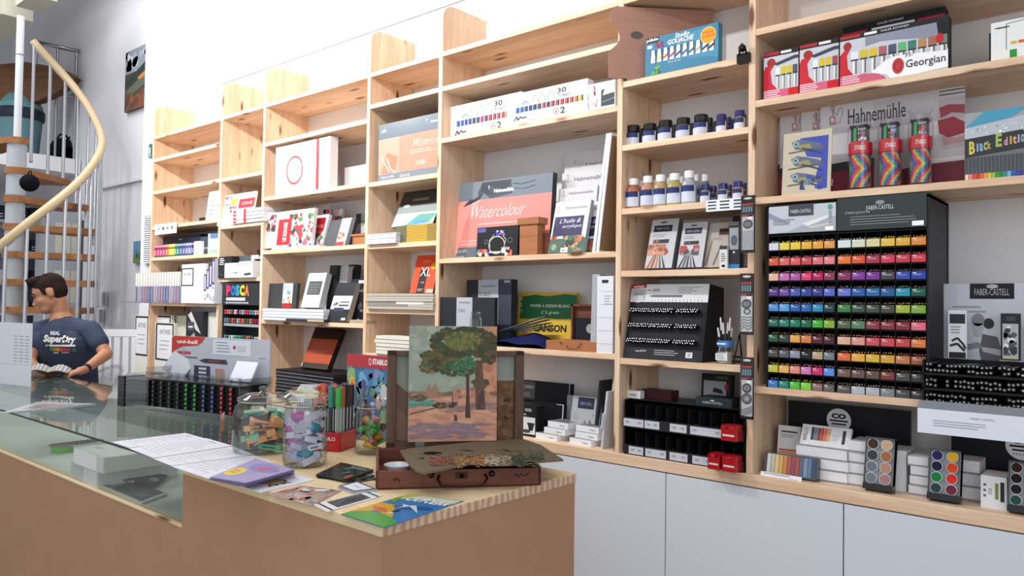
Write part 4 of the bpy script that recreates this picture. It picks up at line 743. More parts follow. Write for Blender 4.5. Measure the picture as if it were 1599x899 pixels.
# ============================================================ bay 5
def tube_box(m):
    m.rect(0, 0, 1, 1, '#e8ebf2', 0)
    m.line([(.03, .74), (.2, .73), (.2, .64), (.03, .65), (.03, .74)], .012, '#c9ccd6', 1)
    for (x, c, hh) in ((.2, '#4a94a8', .1), (.32, '#e0784c', .25), (.41, '#3c9478', .26), (.52, '#7c8c94', .26)):
        m.line([(x, .6), (x+.02, .6+hh*.7), (x+.045, .6+hh), (x+.07, .6+hh*.7), (x+.09, .58)], .035 if hh < .2 else .02, c, 2)
    cs = ['#2f5fa8', '#3464b0', '#2c4a9a', '#3a3c7c', '#2c3c6c', '#3c4a54', '#c03c6c', '#5c3c4c', '#a83c4c', '#b83c40', '#c04440', '#c85040', '#d05c40', '#d87c40', '#d8a83c']
    for i, c in enumerate(cs): x = .12+i*.056; m.rect(x, .37, x+.045, .54, c, 2.5); m.rect(x+.03, .37, x+.045, .54, '#2a3048', 2.8); m.rect(x, .54, x+.045, .57, '#d5d8e2', 2.6)
    m.txt('30', .64, .74, .75, .9, '#3a3c42', 2, bold=.02); m.txt('x20ml', .77, .74, .93, .86, '#b9bcc4', 2); m.txt('TUBES', .64, .61, .8, .7, '#4a4c52', 2)
    m.ring(.63, .2, .035, .1, .8, '#d04c50', 2); m.rect(.615, .19, .645, .21, '#d04c50', 2.2); m.rect(.626, .14, .634, .26, '#d04c50', 2.2); m.txt('2', .68, .1, .74, .3, '#333', 2, bold=.02); m.txt('x100ml', .77, .12, .97, .25, '#c3c6cc', 2)
    m.line([(.1, .12), (.13, .26), (.15, .14), (.18, .24), (.21, .18), (.26, .2)], .045, '#3a3a3c', 2); m.line([(.28, .35), (.29, .08), (.4, .06)], .012, '#555', 2); m.line([(.32, .35), (.34, .07)], .012, '#555', 2); m.line([(.42, .12), (.6, .3)], .01, '#c3bcd0', 2); m.line([(.57, .38), (.6, .05)], .012, '#9aa', 2)
o1 = item('paint_tube_set', 'white box of thirty paint tubes, left one partly covered', 'paint box', (701, 815, 168), 2.46, Z5[3], .09, '#e8ebf2', tube_box)
o2 = item('paint_tube_set', 'white box of thirty paint tubes, front one with long row of tubes', 'paint box', (792, 918, 150), 2.41, Z5[3], .04, '#e8ebf2', tube_box)
def end_box(m):
    m.rect(0, 0, 1, 1, '#e2e5ec', 0); m.line([(.08, .9), (.15, .4)], .02, '#555', 1); m.line([(.32, .92), (.36, .55), (.3, .7)], .05, '#b84048', 1); m.line([(.3, .3), (.4, .12), (.42, .4)], .03, '#b84048', 1); m.line([(.12, .35), (.16, .05)], .03, '#c86060', 1)
    m.pl([(.55, .1), (.55, .7), (.98, .85), (.98, .1)], '#39444a', 1); m.pl([(.6, .5), (.66, .72), (.98, .84), (.98, .55)], '#e6e6e2', 2); m.line([(.6, .25), (.98, .35)], .03, '#8a949c', 2)
item('paint_tube_set', 'white paint box end with red squiggles touching the upright', 'paint box', (913, 961, 134), 2.412, Z5[3], .05, '#e2e5ec', end_box)
def wc(m):
    m.rect(0, 0, 1, 1, '#e08a84', 0); m.rect(0, .76, 1, 1, '#74808c', .5); m.pl([(.28, .76), (.18, .78), (.1, .68), (.2, .72), (.32, .84), (.4, .76), (.62, .8), (.6, .98), (.3, .98), (.26, .85)], '#4b525c', 1); m.pl([(.3, .98), (.6, .98), (.58, .86), (.4, .8), (.3, .86)], '#3e444e', 1.2)
    m.rect(0, 0, 1, .15, '#5f6c76', .5); m.pl([(.05, .0), (.15, .5), (.3, .76), (.1, .76), (0, .6)], '#e4a09a', .8); m.line([(.62, .93), (.7, .9), (.84, .93)], .008, '#2c3038', 2); m.line([(.64, .86), (.74, .84), (.84, .87)], .008, '#2c3038', 2)
    rooster(m, .36, .83, .06, .1, '#fff', False); m.txt('Hahnem\u00fchle', .43, .83, .63, .88, '#f4f6f8', 2, bold=.03); m.txt('Watercolour', .2, .52, .76, .68, '#f6ecec', 2, sh=.6, bold=-.014); m.lines(.28, .42, .75, .46, 1, '#f0c8c4', 2, fill=.3); m.lines(.1, .17, .6, .25, 2, '#eac0bc', 2, fill=.3); m.txt('Aquarelle', .03, .07, .18, .13, '#c5ced4', 2); m.lines(.03, .01, .16, .05, 1, '#9aa6ae', 2)
item('watercolour_pad', 'large pink and grey watercolour pad with white script lettering', 'pad', (704, 857, 289), 2.50, Z5[2], .03, '#e08a84', wc, lean=D(4), edge='#2c333a')
def vase(m):
    m.rect(0, 0, 1, 1, '#141318', 0); m.rect(.02, .83, .22, .97, '#5a5aa0', 1)
    m.ring(.5, .38, .2, .3, .9, '#c9c4bc', 1, 24)
    m.blobs(.36, .68, .72, .86, 14, ['#e8e4dc', '#3c4cb8', '#e0602c', '#c8a0b0', '#4858c0'], .05, 2); m.blobs(.02, .0, .34, .26, 16, ['#e8e4dc', '#d8b43c', '#3c54b8', '#d0503c', '#88a048'], .06, 2); m.blobs(.62, .02, .88, .3, 12, ['#e8e4dc', '#c8a0a8', '#5c9c6c', '#d06a4c', '#e0dcd4'], .06, 2)
    m.line([(.34, .3), (.32, .55), (.42, .7)], .03, '#b8b4ac', 2.5); m.line([(.68, .3), (.72, .55), (.64, .7)], .03, '#b8b4ac', 2.5); m.ring(.24, .5, .05, .08, .7, '#6a6a70', 2); m.ring(.82, .52, .06, .09, .75, '#6a6a70', 2); m.rect(.3, .12, .66, .17, '#c9c4bc', 2.3)
item('art_card', 'black card with a colourful flowered ring shape on it', 'card', (744, 808, 356), 2.42, Z5[2], .012, '#141318', vase, lean=D(3))
def woodbox(m, w, h, d):
    m.mat = 'orange_wood'; m.box(w*.08, w*.92, .0, d, 0, h*.84, '#fff'); m.box(0, w, -.006, d+.006, h*.82, h, '#fff')
item('wooden_box', 'narrow orange wood box with an overhanging lid', 'wooden box', (809, 842, 341), 2.405, Z5[2], .05, build=woodbox)
def redwood(m, w, h, d):
    m.mat = 'brown_wood'; m.prism([(0, 0), (w, 0), (w, h*.78), (w*.3, h)], 0, d, '#fff')
item('wooden_block', 'dark wooden wedge standing right of the orange wood box', 'wooden block', (838, 858, 362), 2.44, Z5[2], .04, build=redwood)
def smallpad(m, k=0):
    m.rect(0, 0, 1, 1, '#d9dade', 0); rooster(m, .07, .78, .16, .15, '#c98a90'); m.txt('Hahnem\u00fchle', .3, .84, .92, .9, '#7c7d84', 2); m.rect(.05, .32, .88, .7, '#343058', 1); m.txt("L'huile &", .2, .57, .8, .66, '#d8d4e8', 2, sh=.35); m.txt('acrylique', .3, .46, .85, .54, '#d8d4e8', 2, sh=.35)
    m.rect(0, 0, 1, .27, '#4c6458', .8); m.blobs(.02, .02, .98, .32, 34, ['#c87048', '#d89060', '#3c6c60', '#5c8c74', '#284840', '#b85c3c', '#86a088'], .05, 1.5)
    if not k: m.rect(.36, .0, .56, .09, '#f0f2f6', 3); m.lines(.4, .02, .5, .06, 1, '#444', 4)
item('painting_pad', 'small white oil and acrylic pad with dark violet title, front one', 'pad', (856, 911, 318), 2.42, Z5[2], .02, '#d9dade', smallpad, lean=D(14), edge='#8a8c90')
item('painting_pad', 'small white oil and acrylic pad with dark violet title, half hidden behind', 'pad', (893, 932, 318), 2.462, Z5[2], .014, '#d9dade', lambda m: smallpad(m, 1), lean=D(13), edge='#8a8c90')
def tallpad(k):
    def art(m):
        m.rect(0, 0, 1, 1, '#cfced2', 0); x = .12
        if k == 0: rooster(m, x+.03, .84, .2, .09, '#b08088', False); m.txt('Hahnem', .42, .86, .95, .885, '#6a6a70', 2)
        if k == 1: rooster(m, x-.02, .88, .18, .1, '#c08890'); m.txt('Hahnem\u00fchle', .3, .885, .98, .935, '#4c4c54', 2)
        if k == 2: rooster(m, .08, .87, .16, .1, '#c08890'); m.txt('Hahnem\u00fchle', .28, .9, .9, .94, '#5c5c64', 2)
    return art
item('drawing_pad', 'tall white pad with faint cockerel, rearmost and highest', 'pad', (876, 958, 241), 2.60, Z5[2], .012, '#cbcace', tallpad(0), lean=D(3), edge='#b5b5ba')
item('drawing_pad', 'tall white pad with grey lettering, second highest', 'pad', (872, 940, 271), 2.57, Z5[2], .012, '#d3d2d6', tallpad(1), lean=D(3.5), edge='#b5b5ba')
item('drawing_pad', 'tall white pad with grey lettering, behind the small painting pads', 'pad', (866, 926, 296), 2.53, Z5[2], .012, '#d9d9dd', tallpad(2), lean=D(6), edge='#b5b5ba')
# white canvas boards seen end-on, leaning on the right upright
for k in range(2):
    m = M('print'); hh = .455; m.box(0, .012, 0, .22, 0, hh, '#e9ebf4'); m.face((.012, 0, 0), (0, 1, 0), (0, 0, 1), .22, hh); m.rect(.02, .02, .98, .98, '#8a7058', 0)
    x = XatY(925+6*k, 2.42, Z5[2]); o = m.build('canvas_board', None, (x, 2.42, Z5[2]), (0, D(7.4-.6*k), 0), 'white canvas board leaning on edge against the upright, '+['left one', 'right one'][k], 'canvas board', 'canvas boards leaning on the upright')
# lower shelf (z 1.229)
def dns(m, flip=0):
    m.rect(0, 0, 1, 1, '#2b2d33', 0); m.rect(.27, 0, .72, 1, '#b9bbc6', 1); m.lines(.33, .88, .7, .92, 1, '#7c7e8c', 2, fill=.4); m.txt('D&S', .3, .74, .55, .81, '#6f717c', 2); m.lines(.29, .67, .5, .71, 2, '#4c4e58', 2); m.pl([(.3, 0), (.72, 0), (.72, .3), (.6, .45), (.45, .3), (.35, .2)], '#a3a5ae', 1.5); m.rect(.74, 0, 1, 1, '#3e4254', .6); m.rect(.85, .95, .97, .985, '#b5b5bc', 2)
item('sketchbook_box', 'tall black sketchbook with a grey cover band lettered D&S', 'sketchbook', (728, 798, 437), 2.53, Z5[1], .04, '#2b2d33', dns)
item('sketchbook_box', 'wide black sketchbook with a grey cover band behind the painting', 'sketchbook', (684, 772, 464), 2.41, Z5[1], .02, '#23262d', lambda m: (m.rect(.34, 0, .62, 1, '#b0b2bd', 1), m.lines(.38, .86, .58, .92, 1, '#7c7e8c', 2), m.txt('D&S', .38, .68, .5, .76, '#6f717c', 2), m.blobs(.4, .05, .6, .4, 6, ['#8a8c98', '#9a9ca8'], .06, 2)))
def canson(m):
    m.rect(0, 0, 1, 1, '#d8b03c', 0); m.pl([(.05, .5), (.05, .92), (.3, .96), (.5, .93), (.8, .97), (1, .95), (1, .52), (.7, .5), (.4, .53), (.2, .49)], '#2c6c44', 1); m.txt('PAPIER \u00c0 DESSIN BLANC', .23, .72, .9, .79, '#e8ecd8', 2, bold=.01); m.txt("C'\u00e0 grain", .42, .58, .72, .66, '#e8ecd8', 2, sh=.2)
    for i, s in enumerate(('224', '32', '21')): m.txt(s, .01, .85-.12*i, .08, .92-.12*i, '#f0e8c0', 2)
    m.txt('CANSON', .3, .26, .86, .4, '#1c2420', 2, bold=.04); m.line([(.1, .0), (.13, .25), (.2, .4), (.25, .38), (.27, .25), (.25, .05)], .015, '#8c5c3c', 2); m.pl([(.13, .08), (.14, .25), (.2, .35), (.25, .28), (.26, .1), (.2, .05)], '#d08c5c', 1.8); m.rect(.0, .02, .08, .08, '#2c3c2c', 2); m.rect(.01, .3, .06, .42, '#c8a030', 2)
item('paper_pad', 'green and yellow drawing paper pad lettered CANSON', 'pad', (805, 897, 457), 2.62, Z5[1], .012, '#d8b03c', canson, lean=D(5))
# folded navy cloth and grey rulers
def cloth():
    P = onY(772, 540, 2.46); Q = onY(862, 540, 2.46); m = M('cloth'); n = 16; w = Q[0]-P[0]; v = []
    for i in range(n+1):
        for j in range(7):
            t, u = i/n, j/6; hgt = .052*math.sin(math.pi*min(1, t*1.1))**.6*(math.sin(math.pi*(.12+.8*u))) + .008*math.sin(9*t+5*u)*math.sin(math.pi*t)
            v.append((P[0]+w*t*1.05, 2.42+.2*u, Z5[1]+.002+max(0, hgt)))
    m.smooth = True; m.add(v, [(i*7+j, (i+1)*7+j, (i+1)*7+j+1, i*7+j+1) for i in range(n) for j in range(6)], '#1f2450')
    m.add([(x, y, Z5[1]+.001) for x, y, z in v], [(i*7+j+1, (i+1)*7+j+1, (i+1)*7+j, i*7+j) for i in range(n) for j in range(6)], '#1f2450')
    tag(m.build('folded_cloth'), 'crumpled navy blue cloth lying on the shelf behind the painting', 'cloth')
cloth()
for k in range(5):
    P0 = onY(790+4*k, 531-3*k, 2.50+.02*k); P1 = onY(866, 513+5*k, 2.52+.02*k)
    m = M('satin'); a = Vector((P0[0], 2.47+.03*k, max(Z5[1]+.062, P0[2]-.01))); b = Vector((P1[0], 2.47+.03*k, Z5[1]+.075+.014*(4-k)))
    d = (b-a); L_ = d.length; m.box(0, L_, -.012, .012, -.0015, .0015, '#4c4f58'); m.box(0, L_, -.012, -.009, .0015, .0022, '#a0a3ad')
    o = m.build('metal_ruler', None, tuple(a), (0, -math.atan2(d.z, d.x), 0), label='long dark ruler resting across the navy cloth', cat='ruler', group='rulers fanned over the navy cloth')
def small_pochade():
    P, w, h = frame_of((853, 941, 529), 2.41, Z5[1]); h = .038
    e = empty('wooden_paint_case', 'small open wooden paint case with a black lid and a coin shaped disc', 'paint case', (P.x+w/2, P.y, P.z))
    m = M('orange_wood'); m.box(-w/2, w/2, 0, .15, 0, h, '#fff'); m.build('tray', e, bevel=.001)
    x0 = -w/2+.02; ww = w-.03; hl = solve(lambda t: pix(P+Vector((.03, .16, t)))[1], 475, .02, .4)
    m = M('brown_wood'); m.box(x0, x0+.008, .14, .165, h, hl, '#fff'); m.box(x0+ww-.008, x0+ww, .14, .165, h, hl, '#fff'); m.box(x0, x0+ww, .14, .165, hl-.008, hl, '#fff'); m.box(x0, x0+ww, .158, .165, h, hl, '#fff'); m.build('lid', e)
    m = M('satin'); m.box(x0+.008, x0+ww-.008, .15, .157, h, h+(hl-h)*.62, '#1b1e27'); m.build('black_panel', e)
    c = M('satin'); c.cyl((x0+ww*.38, .149, h+(hl-h)*.32), (x0+ww*.38, .146, h+(hl-h)*.32), .019, col='#9aa096', n=28); c.build('round_disc', e)
    c = M('metal'); c.tube([(-.03, -.003, .02), (-.02, -.012, .01), (.02, -.012, .01), (.03, -.003, .02)], .002, '#8a6a40'); c.ball((.035, -.002, .03), .004, '#8a6a40', 8); c.ball((-.06, -.002, .03), .004, '#8a6a40', 8); c.build('brass_clasp', e)
small_pochade()
def foam(m, w, h, d):
    for k in range(3):
        m.box(.004+w*.25*k*.4, w*.3+w*.2*k, d*k/3, d*(k+1)/3-.004, 0, h*(1-.01*k), ['#d9dbe2', '#b5b8c2', '#e4e6ee'][k])
def ruled(m): m.rect(.3, .91, .7, .95, '#2a2a2c', 2); [m.rect(.1, .8-.17*i, 1, .803-.17*i, '#9a9aa0', 2) for i in range(5)]; m.lines(.45, .62, .95, .76, 4, '#b5b5ba', 2, fill=.3)
item('plastic_palette_sheet', 'tall white ruled paper pad standing against the right upright', 'pad', (932, 957, 431), 2.405, Z5[1], .05, '#e0e1e8', ruled, edge='#b9bac4')
item('plastic_sleeve', 'clear and grey plastic sleeve standing left of the ruled pad', 'sleeve', (922, 933, 430), 2.43, Z5[1], .14, '#a9acb6', None, mat='satin', lean=D(2))
# ledge of bay 5
def bk(m): m.rect(.0, .62, .27, .98, '#55585c', 1); m.txt('CARBON', .02, .83, .24, .9, '#d5d5d8', 2); m.lines(.02, .66, .22, .76, 3, '#9a9ca0', 2); m.rect(0, .4, .27, .55, '#4c4f54', 1); m.rect(.955, 0, .975, 1, '#8a8c90', 1)
item('black_folder', 'large black folder with a grey label leaning at the back', 'folder', (812, 888, 593), 2.57, LEDGE, .02, '#14151c', bk, lean=D(5), mat='satin')
item('black_folder', 'smaller black folder with a white edge line in front of the large one', 'folder', (828, 880, 626), 2.53, LEDGE, .012, '#15161b', lambda m: (m.rect(.93, 0, .96, 1, '#b9bbc0', 1), m.rect(.75, .97, .96, .99, '#b9bbc0', 1)), lean=D(5), mat='satin')
item('brush_washer_box', 'black box with a white picture of a pot by the painting', 'box', (812, 838, 631), 2.44, LEDGE, .05, '#17181a', lambda m: (m.rect(.15, .08, .92, .62, '#d9dadc', 1), m.pl([(.5, .38), (.85, .38), (.78, .2), (.56, .2)], '#222428', 2), m.rect(.46, .38, .88, .45, '#2a2c30', 2), m.ell(.4, .17, .25, .06, '#4c4440', 2), m.rect(.3, .8, .7, .9, '#8a8c90', 1), m.ell(.3, .7, .1, .03, '#9a9ca0', 1)))
def boatpad(m): m.rect(0, 0, 1, 1, '#a9adb2', 0); m.rect(.2, .72, .75, .97, '#262a44', 1); m.txt('FABER-CASTELL', .27, .8, .68, .87, '#8c90a8', 2); m.pl([(.4, .28), (.5, .48), (.56, .3)], '#6a5c54', 2); m.pl([(.56, .28), (.66, .5), (.78, .3)], '#75665c', 2); m.rect(.35, .2, .8, .23, '#8a8078', 2); m.ell(.13, .35, .06, .07, '#c89a98', 1.5); m.ell(.14, .1, .06, .06, '#a8a458', 1.5); m.lines(.08, .45, .28, .62, 4, '#8c9096', 1, fill=.3); m.blobs(.7, .5, .92, .65, 4, ['#8d9196'], .03, 1)
item('watercolour_pencil_pad', 'grey art set with a painted sailing boat and a dark blue title', 'art set', (888, 934, 618), 2.50, LEDGE, .02, '#a9adb2', boatpad, lean=D(10), edge='#4c5058')
item('watercolour_pencil_pad', 'pale blue grey box behind the sailing boat set', 'art set', (883, 922, 617), 2.56, LEDGE, .02, '#9aa0aa', None, lean=D(4))
for nm, (a, b, c), lbl in (('b1', (836, 871, 0), 'left'), ('b2', (889, 924, 0), 'right')):
    for k in range(3):
        P, w, _ = frame_of((a+[0, 13, 19][k] if nm == 'b1' else a+[0, 9, 10][k], b+[0, 12, 17][k] if nm == 'b1' else b+[0, 10, 12][k], 0), 2.43+.012*k, LEDGE+.0245*k)
        m = M('print'); m.box(-w/2, w/2, 0, .085, 0, .0235, '#e6e8ee'); m.face((-w/2, 0, 0), (1, 0, 0), (0, 0, 1), w, .0235); m.txt('Faber', .62, .35, .88, .6, '#4a4e5c', 1)
        m.face((-w/2, 0, .0235), (1, 0, 0), (0, 1, 0), w, .085); m.rect(.02, .03, .98, .97, '#7c8084', 0); m.pl([(.3, .3), (.6, .7), (.7, .6), (.5, .2)], '#3c3c44', 1)
        m.build('pencil_tin', None, (P.x+w/2, P.y, P.z), (0, 0, D(-4)), 'flat white edged tin in the %s pile of three, %s' % (lbl, ['bottom', 'middle', 'top'][k]), 'tin', 'piled tins on the bottom board')
for k, (xa, Yk, hk, c, lb) in enumerate(((926, 2.50, .25, '#3a3d44', 'dark grey board on edge right of the sailing boat set'), (938, 2.42, .22, '#c3c7cf', 'pale grey folded board on edge beside the upright'), (947, 2.47, .27, '#c9c3b4', 'beige board on edge touching the upright'))):
    m = M('satin' if k != 2 else 'print'); m.box(0, .009, 0, .18, 0, hk, c); 
    if k == 1: m.box(-.006, .004, -.004, .1, hk*.35, hk*.62, '#b5bac4')
    m.build('folding_board', None, (XatY(xa, Yk, LEDGE), Yk, LEDGE), (0, D(6), 0), lb, 'board')
# ============================================================ bay 4
def orange_pack(m):
    m.rect(0, 0, 1, 1, '#d8907c', 0); m.rect(0, .74, 1, 1, '#6f7a86', 1); m.rect(0, 0, 1, .13, '#7c858e', 1); m.rect(0, .13, .36, .74, '#dea090', .6); m.pl([(.05, .14), (.3, .14), (.34, .4), (.15, .5)], '#e08468', .8); m.line([(.15, .4), (.22, .2), (.3, .14)], .03, '#f2d8d0', 2); m.line([(.05, .45), (.12, .3), (.2, .15)], .02, '#f2d8d0', 2)
    m.pl([(.04, .86), (.1, .92), (.14, .86)], '#fff', 2); rooster(m, .8, .84, .07, .1, '#fff', False); m.txt('Hahnem', .88, .86, .99, .9, '#fff', 2); m.txt('Waterco', .6, .52, 1, .64, '#f8e4dc', 2, sh=.6, bold=-.014); m.lines(.55, .4, 1, .48, 2, '#f0d0c4', 2, fill=.3); m.txt('300', .65, .2, .8, .28, '#f2d8d0', 2); m.txt('Aquarelle', .05, .04, .28, .11, '#c8ccd2', 2); m.txt('Satin\u00e9', .38, .04, .55, .1, '#c8ccd2', 2)
item('watercolour_pack', 'orange and grey watercolour paper pack in shiny film, top shelf', 'pad', (591, 684, 196), 2.43, Z4[4], .05, '#d8907c', orange_pack, mat='gloss', edge='#6f7a86')
item('black_box', 'dark grey box edge standing behind the orange pack', 'box', (660, 684, 186), 2.60, Z4[4], .06, '#4a5058', None)
stack('drawing_pad', '', 'pad', (572, 618, 0), 2.385, Z4[3], 8, .0062, .27, '#e2e4f0', 'flat white pads in a pile', labels=labs('flat white pad in the pile left of the yellow pads', 8), jit=.003)
stack('yellow_pad', '', 'pad', (619, 681, 0), 2.415, Z4[3], 11, .0075, .25, '#a08a3c', 'yellow edged pads in a pile', labels=labs('yellow edged pad in the pile below the tilted cover', 11), jit=.002, art=lambda m, k: (m.rect(0, .12, .3, .8, '#6c6838', 0), m.rect(.27, .1, .78, .8, '#d8a62c', .5), m.rect(.78, .1, 1, .8, '#a8882c', .5), m.rect(0, .82, 1, 1, '#2a2818', .6)))
item('contrast_pad', 'tilted pad with a dark title and misty green picture on the yellow pile', 'pad', (612, 676, 302), 2.47, Z4[3]+.083, .012, '#8aa6a2', lambda m: (m.rect(0, .55, 1, 1, '#3a3532', 0), m.rect(0, .36, 1, .56, '#8a9494', 1), m.rect(0, .0, 1, .36, '#b5c6c4', 1), m.pl([(.3, 0), (.9, .05), (1, .3), (.6, .3)], '#5c9a90', 1.5), m.pl([(.5, .02), (.8, .05), (.85, .15), (.55, .15)], '#4c8cb0', 2), m.txt('CONTRAST', .3, .7, .7, .77, '#c9c4bc', 2), m.ell(.2, .57, .08, .05, '#a8b0b0', 2), m.lines(.05, .05, .3, .3, 5, '#dfe8ea', 2, fill=.2)), lean=D(24), edge='#33302e')
def xl(m):
    m.rect(0, 0, 1, 1, '#dc4a24', 0); m.pl([(.28, 0), (.28, .62), (.6, .62), (.62, 0)], '#2a1618', 1); m.txt('XL', .3, .44, .75, .68, '#e8dcd8', 3); m.txt('CANSON', .3, .8, .65, .86, '#e8a088', 2); m.ell(.8, .7, .11, .09, '#e0a020', 3); m.rect(.7, 0, 1, .1, '#d8b0a0', 2); m.txt('120', .4, .25, .55, .3, '#d8c8c4', 2); m.lines(.32, .04, .56, .12, 2, '#b8a8a4', 2)
item('xl_pad', 'bright orange XL sketch pad standing on a pile of spiral pads', 'pad', (640, 676, 400), 2.46, Z4[2]+.076, .012, '#dc4a24', xl, lean=D(15), edge='#5c3426')
def spiral(m, k):
    if k in (1, 2): 
        for i in range(30): m.rect(.02+i*.021, .1, .032+i*.021, .9, '#6c665e', 0)
        m.rect(.46, .0, .86, .25 if k == 1 else 1, '#e2ddd2', 1) if k == 2 else None
stack('spiral_pad', '', 'pad', (572, 676, 0), 2.385, Z4[2], 6, .0125, .26, '#b8b0a2', 'spiral pads in a pile', labels=labs('beige spiral sketch pad under the orange pad', 6), art=spiral, jit=.004)
stack('white_book', '', 'book', (585, 645, 0), 2.39, Z4[1], 5, .018, .22, '#dcd8cc', 'cream blocks of paper piled behind the painting', labels=labs('cream paper block behind the left frame of the painting', 5), jit=.006)
# ============================================================ bay 3
def redcircle(m):
    m.rect(0, 0, 1, 1, '#e6e2e8', 0); m.rect(.76, 0, .81, 1, '#c83c44', 1); a = m.fh/m.fw; m.ring(.37, .47, .29*a, .29, .86, '#b83c44', 1, 36)
    m.line([(.27, .5), (.3, .6), (.37, .66), (.45, .6), (.48, .48), (.42, .38), (.36, .34), (.33, .42), (.27, .5)], .012, '#c3a8b0', 2); m.line([(.36, .34), (.37, .26), (.43, .26)], .012, '#c3a8b0', 2); m.line([(.47, .55), (.52, .6), (.5, .5)], .012, '#c3a8b0', 2)
    m.rect(.64, .25, .645, .8, '#9a9098', 1); m.txt('Canson', .67, .4, .7, .6, '#9a9098', 1, rot=1); m.ring(.06, .18, .03, .06, .8, '#b5a8b0', 1); m.lines(.04, .35, .08, .7, 5, '#d8ccd4', 1)
item('paper_box', 'large white box with a red ring and red stripe on its front', 'box', (430, 515, 231), 2.42, Z3[4], .05, '#e6e2e8', redcircle)
item('white_board_box', 'plain white low box at the back right of the red ring box', 'box', (538, 574, 262), 2.55, Z3[4], .08, '#eeeef0', None)
flor = ['#c83c4c', '#d86478', '#b0303c', '#5c8c4c', '#3c3c40', '#e0a0b0', '#e8e8ea', '#e2dfe0', '#8a3048']
def rouge(land):
    def art(m):
        m.rect(0, 0, 1, 1, '#e3e0e2', 0)
        if land: m.blobs(0, .35, .22, .95, 26, flor, .07, 1); m.blobs(.5, .0, 1, .9, 80, flor, .07, 1); m.rect(.28, .06, .56, .78, '#c8242c', 3); m.txt('LE ROUGE', .4, .15, .48, .68, '#fff', 4, bold=.03, rot=1)
        else: m.blobs(.0, .0, 1, .45, 40, flor, .09, 1); m.rect(.12, .46, .85, .9, '#c8242c', 3); m.txt('LE ROUGE', .25, .6, .75, .7, '#f2c0c0', 4, bold=.02)
    return art
item('rouge_pad', 'wide flowered white pad with a tall red title block, hanging past the upright', 'pad', (412, 486, 334), 2.41, Z3[3]+.012, .02, '#e3e0e2', rouge(1), lean=D(6))
item('rouge_pad', 'upright flowered pad with a red title block in the middle of the shelf', 'pad', (482, 503, 338), 2.46, Z3[3]+.004, .02, '#e3e0e2', rouge(0), lean=D(14))
item('rouge_pad', 'pink flowered pad at the back of the shelf, rounded corner showing', 'pad', (490, 514, 325), 2.56, Z3[3], .012, '#c8b0b4', lambda m: m.blobs(.5, .7, 1, 1, 8, flor, .06, 1))
item('rouge_pad', 'small pink flowered pad behind the dark sketchbook', 'pad', (512, 533, 328), 2.58, Z3[3], .012, '#d0c0c2', lambda m: m.blobs(.4, .7, 1, 1, 8, flor, .06, 1), lean=D(2))
stack('flat_pad', '', 'pad', (424, 500, 0), 2.40, Z3[3], 1, .010, .2, '#dddcd8', None, labels=lambda k: 'thin white pad lying flat in front of the flowered pads')
item('sketchbook', 'dark grey sketchbook tilted beside the upright flowered pad', 'sketchbook', (505, 525, 346), 2.44, Z3[3], .02, '#3c4048', None, lean=D(17), mat='satin')
def street(m): m.rect(0, 0, .6, 1, '#d5d8dc', 1); m.rect(0, 0, .6, .13, '#a82c34', 2); m.blobs(.02, .12, .58, .5, 12, ['#c88c5c', '#8c6a4c', '#c8b090', '#b04c3c'], .06, 2); m.blobs(.1, .5, .5, .85, 6, ['#7c9cc0', '#9ab0c8'], .06, 2); m.rect(.62, 0, .7, 1, '#f0f0f0', 1)
item('sketchbook', 'dark sketchbook with a city picture band, tilted near the brown box', 'sketchbook', (524, 545, 343), 2.43, Z3[3], .02, '#30353c', street, lean=D(17), mat='satin')
item('red_wood_box', 'reddish brown small wooden box near the right upright', 'box', (549, 571, 366), 2.45, Z3[3], .07, '#8c4424', build=woodbox)
item('small_blue_pad', 'small pale blue and dark pad standing behind the brown box', 'pad', (556, 573, 334), 2.60, Z3[3], .015, '#b5bac4', lambda m: (m.rect(0, 0, .45, 1, '#3a2c2c', 1), m.blobs(.5, .1, 1, .8, 6, ['#6c84b0', '#8a9a7c'], .08, 2)))
stack('white_sketchbook', '', 'book', (410, 505, 0), 2.385, Z3[2], 4, .0165, .18, '#d5d8de', 'white books piled at the left', labels=labs('white edged book in the pile under the grey sketchbook', 4), jit=.003)
item('flat_notebook', 'thin cream paged dark notebook lying flat in front of the white books', 'book', (447, 506, 497), 2.37, Z3[2], .12, '#2a2c3a', lambda m: m.rect(.58, .15, 1, .85, '#c8b490', 1))
ZW = Z3[2]+.067
item('grey_sketchbook', 'dark grey wide sketchbook with a red and blue town band', 'sketchbook', (418, 462, 443), 2.44, ZW, .02, '#3b3d40', lambda m: (m.rect(.52, 0, .86, 1, '#c3c8d0', 1), m.rect(.52, 0, .86, .2, '#a0282c', 2), m.blobs(.54, .2, .84, .5, 8, ['#b8643c', '#8c9a5c', '#c8b080'], .07, 2), m.blobs(.56, .55, .82, .9, 5, ['#5c88c0', '#8ab0d8'], .07, 2)), lean=D(-0)+D(4), mat='satin')
item('white_sketchbook', 'white upright sketchbook with a dark grey picture square', 'sketchbook', (470, 498, 429), 2.44, ZW, .035, '#d0d2d8', lambda m: (m.rect(.15, .36, .88, .76, '#4a4e4c', 1), m.lines(.2, .4, .85, .7, 4, '#6a6e6c', 2), m.lines(.2, .84, .85, .9, 2, '#9a9ca4', 1, fill=.2), m.blobs(.1, .03, .9, .3, 10, ['#b5b8c0', '#e2e4e8'], .08, 1), m.rect(.42, .02, .6, .14, '#eee', 2)), lean=D(15), edge='#9a9ca2')
